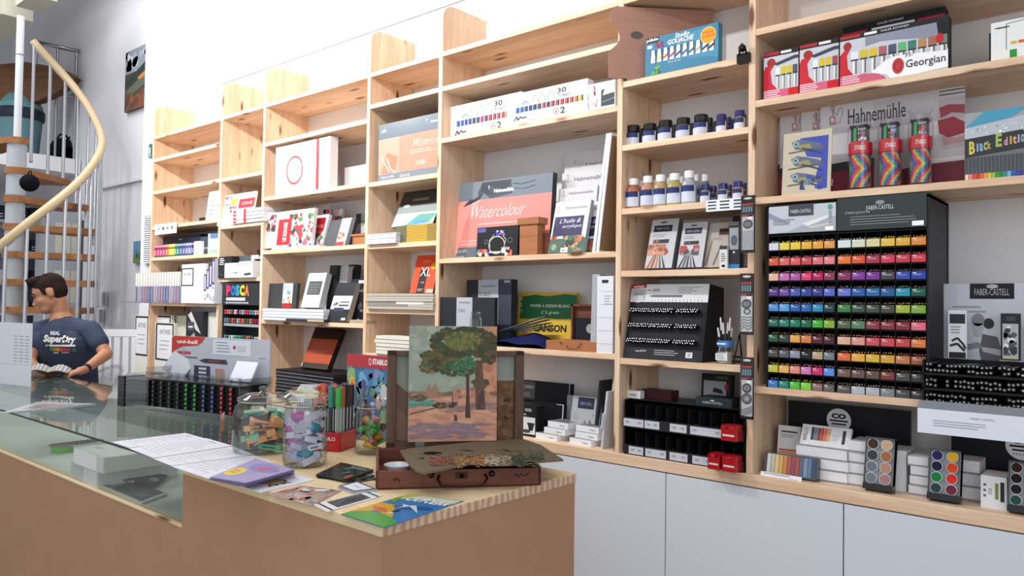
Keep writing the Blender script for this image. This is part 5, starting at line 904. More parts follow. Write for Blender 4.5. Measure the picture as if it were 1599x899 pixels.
for k, (a, b, t, Y, c, lb) in enumerate([(508, 520, 415, 2.52, '#2c2a2a', 'tall dark brown book at the back'), (519, 537, 417, 2.54, '#c5c6cc', 'tall pale grey book at the back'), (537, 550, 414, 2.58, '#26272b', 'tall black book with a white corner at the back')]):
    item('tall_sketchbook', lb+' of the sketchbook shelf', 'sketchbook', (a, b, t), Y, Z3[2], .03, c, (lambda m: m.lines(.15, .6, .9, .95, 5, '#9a9ca4', 1, fill=.15)) if k == 1 else ((lambda m: m.rect(.3, .92, .7, .97, '#b5b5b5', 1)) if k == 2 else None), lean=D(5), mat='satin')
def moles(m): m.rect(0, .3, 1, .65, '#c9cbd2', 1); m.rect(.42, .47, .9, .5, '#4a4c58', 2); m.rect(.4, .38, .9, .42, '#3a3c4c', 2); m.pl([(.1, .38), (.35, .42), (.3, .5), (.15, .45)], '#555862', 2); m.rect(.2, .24, .7, .34, '#2c3454', 1.5); m.rect(.72, .02, .92, .08, '#eee', 2)
item('black_notebook', 'black notebook with a white paper band leaning in front', 'notebook', (511, 541, 444), 2.405, Z3[2], .03, '#202228', moles, lean=D(18), mat='satin', edge='#8a8478')
item('black_notebook', 'black notebook with chalk-like writing beside the right upright', 'notebook', (547, 572, 436), 2.48, Z3[2], .03, '#26282e', lambda m: (m.rect(.4, .9, .9, .97, '#c3c5cc', 1), m.txt('Black', .3, .7, .8, .78, '#a9abb0', 1), m.blobs(.1, .25, .8, .5, 9, ['#5c5e66', '#8a8c94'], .04, 1), m.ell(.5, .06, .08, .03, '#ccc', 1)), lean=D(3), mat='satin')
stack('sketchbook_pile_book', '', 'book', (545, 572, 0), 2.40, Z3[2], 2, .009, .06, '#b8a890', 'thin brown books on the front edge', labels=labs('thin brown book in front of the chalk lettered notebook', 2))
item('orange_sketch_pad', 'dark topped pad with a burnt orange cover leaning on the black pile', 'pad', (469, 511, 514), 2.47, LEDGE+.167, .03, '#b04c2c', lambda m: (m.rect(0, 0, 1, 1, '#a8482c', 0), m.rect(0, .72, 1, 1, '#2c1814', 1), m.rect(0, 0, 1, .13, '#3a322e', 1), m.lines(.2, .4, .85, .65, 4, '#c06a4c', 2, fill=.2), m.rect(.02, .02, .05, .11, '#c8c8c4', 2)), lean=D(24), mat='satin', edge='#2a1a16')
stack('black_pad', '', 'pad', (430, 520, 0), 2.39, LEDGE, 9, .0185, .24, '#1c1b1e', 'black edged pads piled high', labels=labs('black edged pad in the tall pile under the orange pad', 9), jit=.008, mat='satin', art=lambda m, k: m.rect(.02, .4, .5, .5, '#4a484a', 0))
# ============================================================ bay 2
item('rouge_pad', 'flowered pad lying against the far upright with a yellow flower', 'pad', (339, 392, 307), 2.40, Z2[2], .012, '#e3e0e2', lambda m: (m.blobs(.0, .5, .35, .95, 12, flor[:3]+['#e0a0b0'], .06, 1), m.ell(.4, .75, .09, .12, '#b5b03c', 2), m.blobs(.3, .4, .6, .6, 8, flor, .05, 1), m.rect(.56, .5, 1, .8, '#c8242c', 3), m.txt('LE ROUGE', .65, .6, .95, .7, '#f2d0d0', 4)), lean=D(10), yaw=D(0))
stack('rouge_notebook', '', 'notebook', (362, 410, 0), 2.39, Z2[2], 4, .021, .12, '#e2dfe0', 'small flowered notebooks in a pile', labels=labs('small white notebook with a red band under the flowered pad', 4), jit=.004, art=lambda m, k: (m.rect(.0, .1, .4, .9, '#dccfcf', 0), m.ell(.08, .5, .06, .35, '#c83c50', 1), m.rect(.38, 0, .46, 1, '#b83840', 1), m.rect(.46, .75, 1, .95, '#8a8a90', 1)))
ZB = Z2[1]
item('black_card_box', 'black box with white lettering beside the left upright', 'box', (341, 362, 401), 2.39, ZB, .05, '#1a1c1c', lambda m: (m.lines(.1, .6, .5, .95, 4, '#dcdcdc', 1), m.blobs(.1, .1, .9, .45, 6, ['#2c3a34', '#3c4844'], .1, 1)))
item('white_pen_box', 'white box with a small grey pen drawing, left one', 'box', (351, 372, 411), 2.375, ZB, .05, '#dfe0e4', lambda m: (m.lines(.2, .5, .8, .8, 2, '#9a9ca4', 1, fill=.2), m.pl([(.4, .3), (.95, .38), (.95, .3)], '#555', 1)))
item('white_pen_box', 'white box with a grey arc and pen drawing, right one', 'box', (373, 395, 408), 2.375, ZB, .05, '#d8dade', lambda m: (m.rect(0, .75, 1, 1, '#b5babe', 1), m.line([(.1, .4), (.4, .6), (.9, .66)], .03, '#b0b2b8', 1), m.pl([(.4, .1), (.9, .16), (.85, .3), (.4, .25)], '#44464c', 1)))
item('grey_lid_box', 'dark grey box with a white label behind the pen boxes', 'box', (366, 404, 400), 2.47, ZB, .06, '#55595e', lambda m: m.rect(.7, .2, 1, 1, '#d0d2d6', 1))
for k in range(3):
    item('pen_set_strip', 'narrow pen case standing by the right upright, '+['left', 'middle', 'right'][k], 'pen case', (397+4*k, 401+4*k, 404-2*k), 2.40+.02*k, ZB, .03, ['#2c2e34', '#c5c8cc', '#d8d8dc'][k], None, mat='satin')
item('black_box', 'black narrow box standing at the back by the right upright', 'box', (401, 411, 390), 2.55, ZB, .06, '#1e1e22', None)
def posca():
    zb = 1.05; P, w, h = frame_of((346, 409, 443), 2.41, zb); h = 1.520-zb-.006
    e = empty('marker_display', 'black marker display headed POSCA with rows of coloured caps', 'pen display', (P.x+w/2, P.y, LEDGE)); dz = zb-LEDGE
    m = M('satin'); m.box(-w/2, w/2, .12, .13, 0, h+dz, '#24252b'); m.box(-w/2, -w/2+.008, 0, .13, 0, h+dz, '#2c2e36'); m.box(w/2-.008, w/2, 0, .13, 0, h+dz, '#1a1b20'); m.box(-w/2, w/2, 0, .13, 0, .03, '#1a1b20'); m.build('case', e)
    m = M('print'); m.box(-w/2+.004, w/2-.004, -.006, 0, h+dz-.13, h+dz, '#2b2c33'); m.face((-w/2, -.006, h+dz-.13), (1, 0, 0), (0, 0, 1), w, .13)
    for i, (c, q) in enumerate(zip('POSCA', ['#d03060', '#3070c0', '#2a9ab0', '#e8d83c', '#e07a2c'])): m.txt(c, .12+.115*i, .42, .23+.115*i, .92, q, 1, bold=.06)
    m.rect(.12, .2, .6, .34, '#c5c6cc', 1); m.rect(.1, .06, .68, .14, '#9a9ca4', 1); m.build('header_card', e)
    q = M('gloss')
    for r in range(6):
        z = dz+h-.18-.052*r; m2 = 14
        for i in range(m2):
            x = -w/2+.03+(w-.05)*i/m2; c = random.choice(['#c83c5c', '#3c9a80', '#7c8ca0', '#d8704c', '#b0b4bc', '#8a2c4c', '#4c4c58', '#8cc0a8', '#d8d8dc', '#3a6a48']) if r != 2 else '#9aa0a8'
            if r == 2: continue
            for j in range(2): q.cyl((x, .0, z+.014*j), (x, .1, z+.014*j), .0068, col=c, n=8)
    q.build('markers', e, kind='stuff')
    m = M('gloss'); 
    for r in (1, 3): m.box(-w/2+.03, w/2-.01, -.004, .004, dz+h-.19-.052*r-.016, dz+h-.19-.052*r, '#9a9da4')
    m.build('tray_lip', e)
posca()
# ============================================================ bay 1
for k in range(5):
    stack('small_black_book', '', 'book', (311+k*0, 326, 0), 2.55, Z1[4]+.011*k, 1, .010, .1, '#2a2826' if k > 1 else '#d8d4cc', 'small books piled on the upper shelf of the last bay', labels=lambda q, k=k: 'small %s book in the pile on the far bay, %s' % ('black' if k > 1 else 'white', ['bottom', 'second', 'third', 'fourth', 'top'][k]))
item('price_list', 'white leaning price list with dark table rows on the far bay', 'price list', (321, 340, 300), 2.43, Z1[4], .003, '#e3e3e8', lambda m: [m.rect(.2, .2+.14*i, .65, .225+.14*i, '#55555c', 1) for i in range(4)]+[m.rect(.78, .2+.14*i, .95, .225+.14*i, '#55555c', 1) for i in range(3)], lean=D(7))
item('price_list', 'white curled sheet with four tiny pictures hanging on the far shelf edge', 'sheet', (242, 276, 351), 2.39, 1.855, .002, '#dfe0e6', lambda m: [m.ell(.2+.2*i, .55, .05, .12+.05*(i % 2), ['#8a8c98', '#3c4c80', '#6c7078', '#70747c'][i], 1) for i in range(4)])
fl = ['#c83c6c', '#d84c74', '#c8487c', '#d85060', '#e0783c', '#e8c83c', '#d8dc3c', '#4ca05c', '#2c7c8c', '#4c64a8', '#5c70a8', '#8088b8', '#8a90b8', '#3c4c8c']
for k, c in enumerate(fl):
    a = 241.5+k*4.45
    m = item('highlighter_pack', 'hanging pack of %s pens in the row on the far bay' % ['raspberry', 'deep pink', 'magenta pink', 'coral red', 'orange', 'golden yellow', 'lime yellow', 'green', 'teal', 'blue', 'slate blue', 'pale lilac', 'pale grey blue', 'navy'][k], 'pen pack', (a, a+4.1, 383-k*.35), 2.41, Z1[3], .05, c, lambda m, c=c: (m.rect(0, 0, 1, .12, '#3a3c4c', 1), m.rect(.1, .62, .9, .75, '#3a2c44', 1), m.rect(.2, .2, .4, .55, '#f0d8e0', 1), m.rect(.1, .85, .9, .92, '#eee', 1)), mat='gloss')
item('dark_display_box', 'dark blue long display box behind the row of bright pens', 'box', (241, 313, 372), 2.48, Z1[3], .06, '#20243a', lambda m: (m.rect(.05, .75, .2, .85, '#9a9cb0', 1), m.rect(.55, .8, .62, .86, '#9a9cb0', 1)))
item('info_card', 'white folded card at the right end of the bright pens', 'card', (303, 314, 377), 2.40, Z1[3], .02, '#e6e8ec', lambda m: (m.lines(.2, .5, .8, .9, 3, '#8a8c94', 1, fill=.2), m.rect(.25, .1, .6, .15, '#333', 1)))
item('cutter_box', 'pale box with a blue corner and knife picture on the far bay', 'box', (325, 341, 365), 2.41, Z1[3], .05, '#c9d0da', lambda m: (m.rect(.2, .75, 1, 1, '#5c78a0', 1), m.pl([(.3, .7), (.5, .7), (.9, .3), (.5, .3)], '#e8e8ec', 2), m.rect(.1, 0, 1, .2, '#9ab0a8', 1)))
item('cutter_box', 'dark green tinted box left of the knife picture box', 'box', (313, 325, 370), 2.47, Z1[3], .05, '#3c4c50', lambda m: m.rect(0, 0, 1, .45, '#8a9c9c', 1))
# framed mini canvases in a row, sticking out past the shelf end
z = Z1[2]-.012
for k in range(17):
    x = XatY(211.5+k*4.1, 2.37, z); dq = .024 if -5.415 < x < -5.365 else .2; c = ['#8a90b0', '#c8b8c0', '#a0a6c0', '#c08a9a', '#9098b8', '#7c84a8'][k % 6]
    m = M('print'); m.box(0, .017, 0, dq, 0, .205, '#e6e4e0'); m.box(-.0005, .0175, -.001, dq, 0, .112, c); m.face((0, -.001, 0), (1, 0, 0), (0, 0, 1), .017, .112); m.rect(.55, .0, .8, 1, '#4a4858', 0); m.rect(.1, .2, .3, .8, '#dcdce4', 0)
    m.build('mini_canvas', None, (x, 2.37, Z1[2]), (0, 0, 0), 'thin white canvas in blue striped wrap, %s in the row from the left' % ['first', 'second', 'third', 'fourth', 'fifth', 'sixth', 'seventh', 'eighth', 'ninth', 'tenth', 'eleventh', 'twelfth', 'thirteenth', 'fourteenth', 'fifteenth', 'sixteenth', 'seventeenth'][k], 'canvas', 'mini canvases in a row')
# the shelf board the canvases stand on continues left of the last upright
item('framed_canvas', 'white canvas with a black framed ARTWISE label facing the room', 'canvas', (283, 320, 413), 2.375, Z1[2], .018, '#e0ded6', lambda m: (m.rect(.0, .44, .52, .90, '#222228', 1), m.rect(.04, .47, .48, .87, '#dcdde2', 2), m.txt('ARTWISE', .1, .7, .42, .78, '#44444c', 3), m.lines(.1, .58, .42, .64, 2, '#9a9aa4', 3, fill=.3)))
for k in range(4):
    item('canvas_pack', 'tilted white pack with violet edges near the far right of the row, '+['first', 'second', 'third', 'fourth'][k], 'canvas', (318+4.2*k, 322+4.2*k, 428-8*k), 2.37, Z1[2], .09, '#dcdce2', lambda m: (m.rect(0, .42, 1, 1, '#4a4c80', 1), m.rect(.3, .48, .8, .94, '#d8c0cc', 2), m.blobs(.1, .05, .9, .38, 4, ['#9a9ca4'], .04, 1)))
def fr(m): m.rect(.04, .34, .96, .99, '#1c1c22', 1); m.rect(.12, .37, .9, .96, '#e0e0e4', 2); m.txt('ARTWISE', .25, .8, .8, .88, '#44444c', 3); m.lines(.25, .5, .8, .72, 3, '#9a9aa4', 3, fill=.2)
LB = Z1[1]-.0
for k, (a, b, t, Y, lb) in enumerate([(209, 231, 492, 2.41, 'leftmost, cut by grey wall strip'), (240, 266, 491, 2.46, 'behind the others'), (241, 271, 503, 2.41, 'in front, lower')]):
    item('framed_canvas', 'tall cream canvas with black framed ARTWISE label, '+lb, 'canvas', (a, b, t), Y, LEDGE, .02, '#dedcd2', fr)
item('cream_canvas', 'plain cream canvas standing behind the labelled ones', 'canvas', (262, 300, 492), 2.50, LEDGE, .02, '#dcd9cc', None)
item('white_canvas', 'large plain pale canvas beside the marker display', 'canvas', (300, 341, 487), 2.44, LEDGE, .02, '#cfd0cc', None)
item('gift_box', 'dark patterned box with pale ribbons behind the pen counter display', 'box', (289, 315, 486), 2.405, LEDGE, .05, '#23232c', lambda m: (m.pl([(.1, .95), (.3, 1), (.9, .7), (.6, .75)], '#c8c4c0', 1), m.pl([(.1, .6), (.5, .72), (.6, .65), (.2, .52)], '#9a9694', 1), m.pl([(.5, .4), (.95, .62), (1, .5), (.6, .3)], '#b0aca8', 1), m.rect(.1, .74, .5, .86, '#4a4a54', 1.5), m.rect(.14, .78, .42, .8, '#dcdcdc', 2), m.rect(.0, .3, .4, .42, '#3c4490', 1)))
e = None
# ============================================================ things on the counter
EPS = .0006
def flat(name, label, cat, pxs, col, art=None, thick=.0012, z=ZC, group=None, mat='print', edge=None):
    """a sheet given by its four corners in the photo (front left, front right, back right, back left) lying at height z"""
    q = [Vector(onZ(x, y, z+thick)) for x, y in pxs]; c = sum(q, Vector())/4; c.z = z+EPS
    a = q[1]-q[0]; b = q[3]-q[0]; ang = math.atan2(a.y, a.x)
    R = Matrix.Rotation(-ang, 3, 'Z'); L_ = [R @ (p-c) for p in q]; L_ = [(p.x, p.y) for p in L_]
    m = M(mat); m.prism(L_, 0, thick, edge or col, axis='z')
    # bilinear face: printing follows the sheet's own corners
    class F: pass
    def P_(x, y, l):
        p = [(1-x)*(1-y)*L_[0][i]+x*(1-y)*L_[1][i]+x*y*L_[2][i]+(1-x)*y*L_[3][i] for i in (0, 1)]
        return (p[0], p[1], thick+.00025*(l+1))
    m.fw, m.fh = a.length, b.length; m.P = P_
    m.rect(0, 0, 1, 1, col, -.5)
    if art: art(m)
    return m.build(name, None, tuple(c), (0, 0, ang), label, cat, group)
def typed(m):
    m.lines(.08, .1, .92, .9, 12, '#b9bac4', 0, fill=.22, rag=.5); m.lines(.3, .9, .7, .95, 1, '#8a8c96', 0)
SH = [((175, 690), (202, 699), (322, 685), (290, 676)), ((202, 700), (240, 715), (364, 696), (322, 684)), ((240, 716), (268, 727), (398, 710), (364, 697)), ((268, 728), (325, 747), (428, 722), (398, 711))]
for k, s in enumerate(SH):
    flat('paper_sheet', 'white typed sheet of paper on the counter, %s of four in the fan' % ['farthest', 'second', 'third', 'nearest'][k], 'paper', s, '#e4e6f0', typed, thick=.001, z=ZC+.0004*k, group='typed sheets fanned on the counter')
# pile of lilac brochures
for k in range(10):
    d = k*1.1
    flat('brochure', 'lilac brochure in the pile by the tall jar, %s' % (ORD[k] if k < 9 else 'topmost, with a yellow disc'), 'brochure', ((330-2+d*.1, 748-d*.3), (384, 760-.6*d), (460, 738-.5*d), (400, 716)), '#9c94ba' if k < 9 else '#a29ac2', (lambda m: (m.ell(.22, .35, .2, .2, '#e0c85c', 1, 20), m.lines(.12, .28, .32, .46, 2, '#c88a3c', 2), m.ell(.55, .72, .34, .2, '#8c84b8', 1, 20), m.pl([(.4, .6), (.55, .78), (.75, .82), (.62, .68), (.7, .55), (.52, .62)], '#c85c84', 2))) if k == 9 else None, thick=.0022, z=ZC+.0026*k, edge='#8a7ca8', group='lilac brochures in a pile')
def dogs(m): m.rect(.0, 0, 1, 1, '#e2e4ec', 0); m.rect(.35, .35, .72, .62, '#b8a878', 2); m.blobs(.25, .25, .85, .75, 26, ['#8c6a4c', '#5c3c34', '#c8a070', '#6c7c84', '#a03c4c', '#3c3c44'], .06, 1); m.lines(.05, .2, .25, .35, 2, '#4a4c5c', 2)
flat('leaflet', 'white leaflet with a ring of small figures, in front of the lilac pile', 'leaflet', ((366, 756), (408, 769), (492, 749), (442, 736)), '#e2e4ec', dogs)
flat('postcard', 'brown and grey painted postcard with a small hat shape', 'postcard', ((416, 772), (486, 790), (534, 766), (470, 758)), '#b09a90', lambda m: (m.rect(0, 0, 1, 1, '#a89288', 0), m.blobs(.02, .02, .98, .98, 40, ['#b8a8a0', '#8c7468', '#c8b8a8', '#7c7c70', '#b08c7c', '#a85c5c'], .09, 1), m.ell(.4, .62, .12, .07, '#5a504c', 6), m.ell(.38, .68, .09, .06, '#d8d8dc', 7), m.pl([(.5, .8), (.8, .95), (.75, .8), (.6, .7)], '#d8dade', 6)))
flat('filmstrip_card', 'white card printed with a row of dark photo frames', 'card', ((490, 788), (512, 799), (598, 774), (578, 766)), '#dedfe4', lambda m: [m.rect(.1+.2*i, .2, .28+.2*i, .8, '#2c2e32', 1) for i in range(4)]+[m.blobs(.1+.2*i, .2, .27+.2*i, .8, 4, ['#5a5c60', '#44464a'], .15, 2) for i in range(4)]+[m.rect(.0, .06, 1, .1, '#44464c', 1), m.rect(.0, .9, 1, .94, '#44464c', 1)])
for k in range(3):
    flat('visiting_card', 'small white card with a dark frame lying by the dark flyers, '+['lowest', 'middle', 'top'][k], 'card', ((527+.5*k, 762-1.5*k), (552, 771-1.5*k), (590, 767-1.5*k), (558, 754-1.5*k)), '#dcdee6', lambda m: (m.rect(0, 0, 1, 1, '#4c5460', 0), m.rect(.12, .12, .88, .88, '#e2e4ec', 1), m.lines(.35, .45, .7, .6, 2, '#9a9ca4', 2)), z=ZC+.0018*k)
for k in range(4):
    q = [((496, 746), (560, 753), (588, 748), (528, 735)), ((494, 744), (556, 751), (586, 742), (530, 728)), ((494, 742), (545, 752), (584, 735), (540, 723)), ((493, 741), (540, 751), (584, 733), (533, 722))][k]
    flat('dark_flyer', 'glossy black flyer with faint colours by the paint box, '+['lowest', 'second', 'third', 'top'][k], 'flyer', q, '#1c2422', lambda m: (m.pl([(.3, .7), (.5, .55), (.6, .8), (.45, .95)], '#3c6c60', 1), m.lines(.45, .78, .95, .92, 2, '#c8ccd0', 2, fill=.35), m.pl([(.5, .3), (.7, .5), (.6, .6)], '#4c8c7c', 1), m.ell(.85, .25, .08, .15, '#b05c3c', 2)), z=ZC+.0016*k, mat='gloss')
def capo(m):
    m.rect(0, 0, 1, 1, '#3c7cb8', 0); m.pl([(0, 0), (1, 0), (1, .15), (.55, .28), (0, .22)], '#4ca44c', 1); m.pl([(0, .12), (.0, .55), (.3, .55), (.65, .3), (.75, .22), (.3, .3)], '#d8a83c', 1.2); m.pl([(.05, .4), (.3, .42), (.5, .32), (.3, .28)], '#c8743c', 1.6); m.pl([(0, .7), (.3, .86), (1, .8), (1, 1), (0, 1)], '#b8c85c', 1); m.pl([(.1, .78), (.5, .9), (1, .86), (1, .98), (.3, .98)], '#dce4d0', 1.4)
    m.pl([(.3, .5), (.6, .48), (.95, .58), (.9, .66), (.5, .62)], '#2c5c9c', 2); m.pl([(.42, .45), (.55, .58), (.75, .5), (.9, .45), (.72, .56), (.6, .64), (.5, .6), (.36, .62), (.46, .55)], '#cfdce8', 3); m.pl([(.5, .3), (.55, .45), (.6, .3)], '#cfdce8', 3); m.ell(.55, .4, .04, .06, '#2c3c5c', 3.4); m.pl([(.05, .85), (.2, .62), (.12, .6), (0, .75)], '#5c9c4c', 2.6)
    m.txt('CAPPOEIRA', .2, .74, .98, .9, '#f4f6fa', 4, bold=.04)
flat('capoeira_leaflet', 'bright blue, green and orange leaflet lettered in white at the counter corner', 'leaflet', ((533, 803), (601, 824), (724, 782), (640, 771)), '#3c7cb8', capo, mat='gloss', thick=.0015)
# ---------------- glass jars
def gjar(name, label, pc, pb, hpx, kind):
    """pc = (left, right) of the body, pb = y of the base front"""
    xm = (pc[0]+pc[1])/2; P = Vector(onZ(xm, pb, ZC)); dd = (P-Vector(CAM)); f = dd.dot(Vector(FW)); r = (pc[1]-pc[0])/2*f/FPX; back = Vector((dd.x, dd.y, 0)).normalized(); P = P+back*r; f = (P-Vector(CAM)).dot(Vector(FW)); r = (pc[1]-pc[0])/2*f/FPX
    h = solve(lambda t: pix(P+Vector((0, 0, t)))[1], hpx, .03, .4); P.z = ZC+.0008
    return empty(name, label, 'jar', tuple(P)), r, h, P
def fill(P, r, z0, z1, n, maker, name, lab, cat, group, seed=1):
    rnd = random.Random(seed)
    for k in range(n):
        z = z0+(z1-z0)*(k+.5)/n; t = k*2.4; q = r*.5*(.6+.4*rnd.random()); m = M('gloss'); lb = maker(m, k, rnd)
        m.build(name, None, (P.x+q*math.cos(t), P.y+q*math.sin(t), P.z+z), (rnd.uniform(-.35, .35), rnd.uniform(-.35, .35), rnd.uniform(0, 6.28)), lb or lab, cat, group)
e, r, h, P = gjar('biscuit_jar', 'wide glass jar with a knob lid holding green and peach highlighters', (364, 457), 713, 603, 0)
m = M('glass'); H = h*.80
m.lathe([(0, .002), (r*.8, .0), (r*.93, h*.03), (r, h*.12), (r, H*.72), (r*.93, H*.86), (r*.8, H*.95), (r*.8, H)], '#fff', 36); m.build('jar_body', e)
m = M('glass'); m.lathe([(r*.8, H*.96), (r*.86, H*.98), (r*.86, H*1.03), (r*.6, H*1.1), (r*.2, H*1.13), (r*.1, H*1.16), (r*.18, h*.96), (r*.15, h*.995), (0, h)], '#fff', 36); m.build('knob_lid', e)
m = M('gloss'); m.lathe([(r*.82, H*.965), (r*.84, H*.985), (r*.8, H*.985)], '#dfe4dc', 36); m.build('rubber_seal', e)
HC = ['#5cbf94', '#3a3f42', '#e0a46c', '#2c2f33', '#5cb88c', '#e2a870', '#34383c', '#7cc8a4', '#e6b07c', '#2a2c30', '#e0a870', '#60bf98', '#34363a', '#dca068', '#50b088', '#2c2e34', '#e6b284', '#4c9c80']
def hl(m, k, rnd):
    L_ = .048; c = HC[k % len(HC)]; m.box(-L_, L_*.45, -.012, .012, -.008, .008, c); m.box(L_*.45, L_, -.0125, .0125, -.0085, .0085, c if k % 3 else '#26282c'); m.face((-L_, -.012, -.008), (1, 0, 0), (0, 0, 1), L_*1.4, .016); m.rect(.2, .35, .8, .6, '#2a3a34', 0); m.face((L_*.45, .012, -.008), (-1, 0, 0), (0, 0, 1), L_*1.4, .016); m.rect(.2, .35, .8, .6, '#2a3a34', 0)
    return '%s highlighter inside the wide knob lid jar' % ('mint green' if c in ('#5cbf94', '#5cb88c', '#7cc8a4', '#60bf98', '#50b088', '#4c9c80') else 'peach' if c[1] in 'de' else 'black')
fill(P, r*.62, .014, H*.74, 18, hl, 'highlighter', '', 'highlighter', 'highlighters in the wide jar', 3)
m = M('gloss'); m.face((-.075, -r*.80-.012, H*.42), (.80, -.6, 0), (0, 0, 1), .085, .055)
m.rect(0, 0, 1, 1, '#d88c7c', 0); m.ell(.3, .5, .28, .42, '#b07ca0', 1, 20); m.ell(.3, .5, .2, .34, '#d8b03c', 2, 20); m.pl([(.2, .4), (.3, .75), (.42, .5), (.32, .25)], '#2a2420', 3); m.pl([(.55, .7), (.95, .3), (.7, .2)], '#7c2c2c', 2); m.pl([(.5, .9), (.95, .85), (.9, .6), (.6, .7)], '#e6a890', 1.5)
m.build('picture_label', e, loc=(0, 0, 0))
e, r, h, P = gjar('clip_top_jar', 'tall glass preserving jar with tilted lid full of erasers and sharpeners', (442, 510), 733, 618, 1)
m = M('glass'); H = h*.93
m.lathe([(0, .002), (r*.85, .0), (r*.97, h*.03), (r, h*.1), (r, H*.82), (r*.9, H*.88), (r*.84, H*.94), (r*.88, H*.97), (r*.84, H)], '#fff', 36); m.build('jar_body', e)
m = M('glass'); T_ = Matrix.Translation((0, 0, H*1.02)) @ Matrix.Rotation(D(14), 4, Vector((.5, 1, 0))); m.T = T_
m.lathe([(r*.86, 0), (r*1.0, .004), (r*1.0, .012), (r*.8, .02), (r*.55, .021), (0, .018)], '#fff', 36); m.build('tilted_lid', e)
m = M('matte'); m.T = T_; m.lathe([(0, .0155), (r*.6, .0165), (r*.6, .0155), (0, .0145)], '#b5b894', 30); m.build('lid_disc', e)
m = M('metal'); a = [(r*.95*math.cos(t), r*.95*math.sin(t), H*.93) for t in [2*math.pi*k/24 for k in range(25)]]; m.tube(a, .0016, '#b5b5b5', 6); m.tube([(r*.97, 0, H*.9), (r*1.12, 0, H*.85), (r*1.1, 0, H*.7), (r*1.02, 0, H*.74)], .0016, '#b5b5b5', 6); m.tube([(-r*.97, .02, H*.93), (-r*1.1, .02, H*1.05), (-r*.9, .02, H*1.16)], .0016, '#b5b5b5', 6); m.build('wire_clasp', e)
EC = ['#a8a6c4', '#8c8aa8', '#b8b4d0', '#9a98b4', '#b04c98', '#2c8aa4', '#8a6a90', '#c0bccc', '#7c7a9c', '#a05c8c', '#b5b2ca', '#9c9ab8', '#b04c98', '#c8c5d2', '#8885a8', '#aaa8c6']
def er(m, k, rnd):
    c = EC[k % len(EC)]; s = .02+.005*rnd.random()
    if c in ('#b04c98', '#2c8aa4'): m.ball((0, 0, 0), s*1.35, c, 12, sq=(1.1, .9, .6)); return '%s oval sharpener inside the preserving jar' % ('purple' if c == '#b04c98' else 'teal')
    m.box(-s*1.3, s*1.3, -s*.8, s*.8, -s*.35, s*.35, c); m.box(-s*.5, s*1.32, -s*.82, s*.82, -s*.37, s*.37, '#c9c7dc'); m.face((-s*1.3, -s*.83, -s*.35), (1, 0, 0), (0, 0, 1), s*2.6, s*.7); m.rect(.4, .3, .8, .6, '#4a4870', 0); return 'greyish lilac wrapped eraser inside the preserving jar'
fill(P, r*.85, .016, H*.78, 30, er, 'eraser', '', 'eraser', 'erasers and sharpeners in the tall jar', 5)
e, r, h, P = gjar('clip_top_jar', 'glass jar with wire clasp holding green and yellow sharpeners by the painting', (554, 608), 712, 622, 2)
m = M('glass'); H = h*.98; m.lathe([(0, .002), (r*.85, .0), (r*.97, h*.03), (r, h*.1), (r, H*.74), (r*.88, H*.82), (r*.86, H*.98), (r*.92, H)], '#fff', 32); m.build('jar_body', e)
m = M('metal'); m.tube([(r*.95*math.cos(t), r*.95*math.sin(t), H*.86) for t in [2*math.pi*k/20 for k in range(21)]], .0013, '#b5b5b5', 6); m.tube([(-r*.98, -.01, H*.84), (-r*1.08, -.02, H*.7), (-r*.95, -.03, H*.6), (-r*.9, -.03, H*.72)], .0015, '#b5b5b5', 6); m.tube([(r*.6, .0, H), (r*.7, 0, H*1.1), (r*.2, 0, H*1.12), (0, 0, H)], .0015, '#b5b5b5', 6); m.build('wire_clasp', e)
SC = ['#c89c3c', '#2c9c4c', '#d8b04c', '#3cac4c', '#c8a050', '#b03c4c', '#3c9c4c', '#d0a84c', '#b8843c', '#c86c7c', '#2c8c44', '#d8b85c']
def shp(m, k, rnd):
    c = SC[k % len(SC)]
    if k % 3: m.ball((0, 0, 0), .015, c, 10, sq=(1.2, .8, .7)); return 'small rounded %s sharpener in the wire clasp jar' % ('green' if c[1] in '23' else 'yellow')
    m.box(-.032, .032, -.007, .007, -.004, .004, c); return 'flat %s clip in the wire clasp jar' % ('green' if c[1] in '23' else 'yellow')
fill(P, r*.8, .014, H*.66, 22, shp, 'sharpener', '', 'sharpener', 'sharpeners in the wire clasp jar', 8)
